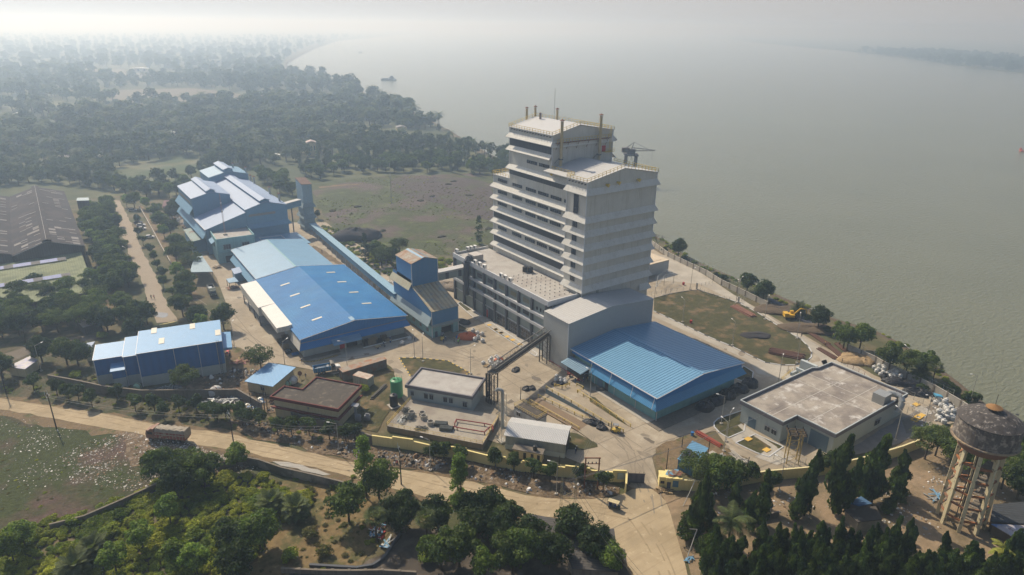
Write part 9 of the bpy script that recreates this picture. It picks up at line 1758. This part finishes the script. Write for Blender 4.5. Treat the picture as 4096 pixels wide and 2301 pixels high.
WOOD = [(-420,560),(-150,500),F(-60,480),F(0,474),F(120,462),F(180,466),F(240,476),F(300,480),F(420,474),F(500,440),F(600,424),F(700,420),F(800,398),F(880,392),F(960,390),F(1080,388),F(1180,395),F(1240,402),F(1262,390),(306,462),(322,530),(348,613),(380,740),(412,870),(427,960),(440,1080),(460,1200),(484,1330),(462,1480),(510,1640),(590,1900),(760,2300),(1090,3050),(1680,4300),(2600,5600),(-4000,5600),(-3500,2500)]
HOLES = [[F(*p)for p in q]for q in([(283,474),(283,422),(400,402),(500,390),(505,440),(400,466)],[(240,222),(480,218),(640,234),(830,232),(850,252),(640,258),(300,264)],[(190,168),(330,171),(430,176),(410,198),(240,197)])]
HP = [(F(x,y),max(w,9)*.9)for x,y,w,d,h,mt,lab in hs]
g2 = random.Random(77);cand = [];dcur = 380.0
A0,A1 = math.atan2(-900,600)-.3,math.radians(85)
while dcur<6500:
 cell = max(7.2,dcur/62);n = int(dcur*(math.radians(75)+math.radians(20))/cell)
 for i in range(n):
  a = -math.radians(52)+math.radians(90)*(i+g2.uniform(-.4,.4))/n;r = dcur+g2.uniform(-.4,.4)*cell;x,y = r*math.sin(a),r*math.cos(a)
  if not inpoly(x,y,WOOD)or any(inpoly(x,y,h)for h in HOLES):continue
  if any((x-p[0])**2+(y-p[1])**2<q*q for p,q in HP)or any(0<math.hypot(p[0],p[1])-math.hypot(x,y)<14 and abs(x*p[1]-y*p[0])/math.hypot(x,y)<q*.6 for p,q in HP):continue
  if dcur>620 and math.sin(x*.011+1.3)*math.cos(y*.006)+.35*math.sin(x*.05+y*.03)>.66:continue
  cand.append((x,y,cell/7.2))
 dcur+=cell
cand.sort(key=lambda c:math.hypot(c[0],c[1]));near,far = cand[:270],cand[270:]
wsrc = []
for i,(x,y,s)in enumerate(near):
 s = g2.uniform(.65,1.15);o = link('woodland_tree',WMESH[(0,1,2,3,4,1,0,3)[i%8]],None,(x,y,0),g2.uniform(0,6.28),'hazy green tree at the near edge of the woods beyond the factory','tree','trees at the near edge of the woods',(s,s,s*g2.uniform(.8,1.15)))
 if i<5:wsrc.append(o)
scatter('woodland',[(x,y,0)for x,y,s in far],wsrc,[min(s,2.6)*g2.uniform(.5,1.35)*(.95 if s<2 else .8)for x,y,s in far],[],'hazy woods reaching to the horizon',8,.8)
pts = []
for k in range(900):
 u = g2.random()*4;q = [(2083,700),(2350,980),(2652,1240),(3000,1560),(3280,1845)];i = min(3,int(u));u-=i;d = g2.uniform(5,400);pts.append((q[i][0]+(q[i+1][0]-q[i][0])*u+d*.75,q[i][1]+(q[i+1][1]-q[i][1])*u-d*.6,-2))
scatter('far_bank_woods',pts,wsrc,[g2.uniform(1.5,3)for _ in pts],[],'faint line of trees on the far river bank',9,.8)
print('trees',tcount,'cand',len(cand))
# ================================================================ haze
ys_ = [H+14];m = MB();m.box(-FAR*1.05,FAR*1.05,-FAR*.52,FAR*1.05,-4.2,H+30);hz = m.build('haze',[],kind='stuff',label='pale morning haze over the river and the land')
hm = bpy.data.materials.new('haze');hm.cycles.homogeneous_volume = True;hm.cycles.volume_sampling = 'DISTANCE';hm.use_nodes = True;nt = hm.node_tree;nt.nodes.clear();ou = nt.nodes.new('ShaderNodeOutputMaterial');pv = nt.nodes.new('ShaderNodeVolumePrincipled');nt.links.new(pv.outputs[0],ou.inputs['Volume'])
pv.inputs['Color'].default_value = (0.52,0.68,0.89,1);pv.inputs['Absorption Color'].default_value = (.62,.46,.04,1);pv.inputs['Density'].default_value = HAZE_D;pv.inputs['Anisotropy'].default_value = .64
hz.data.materials.append(hm)
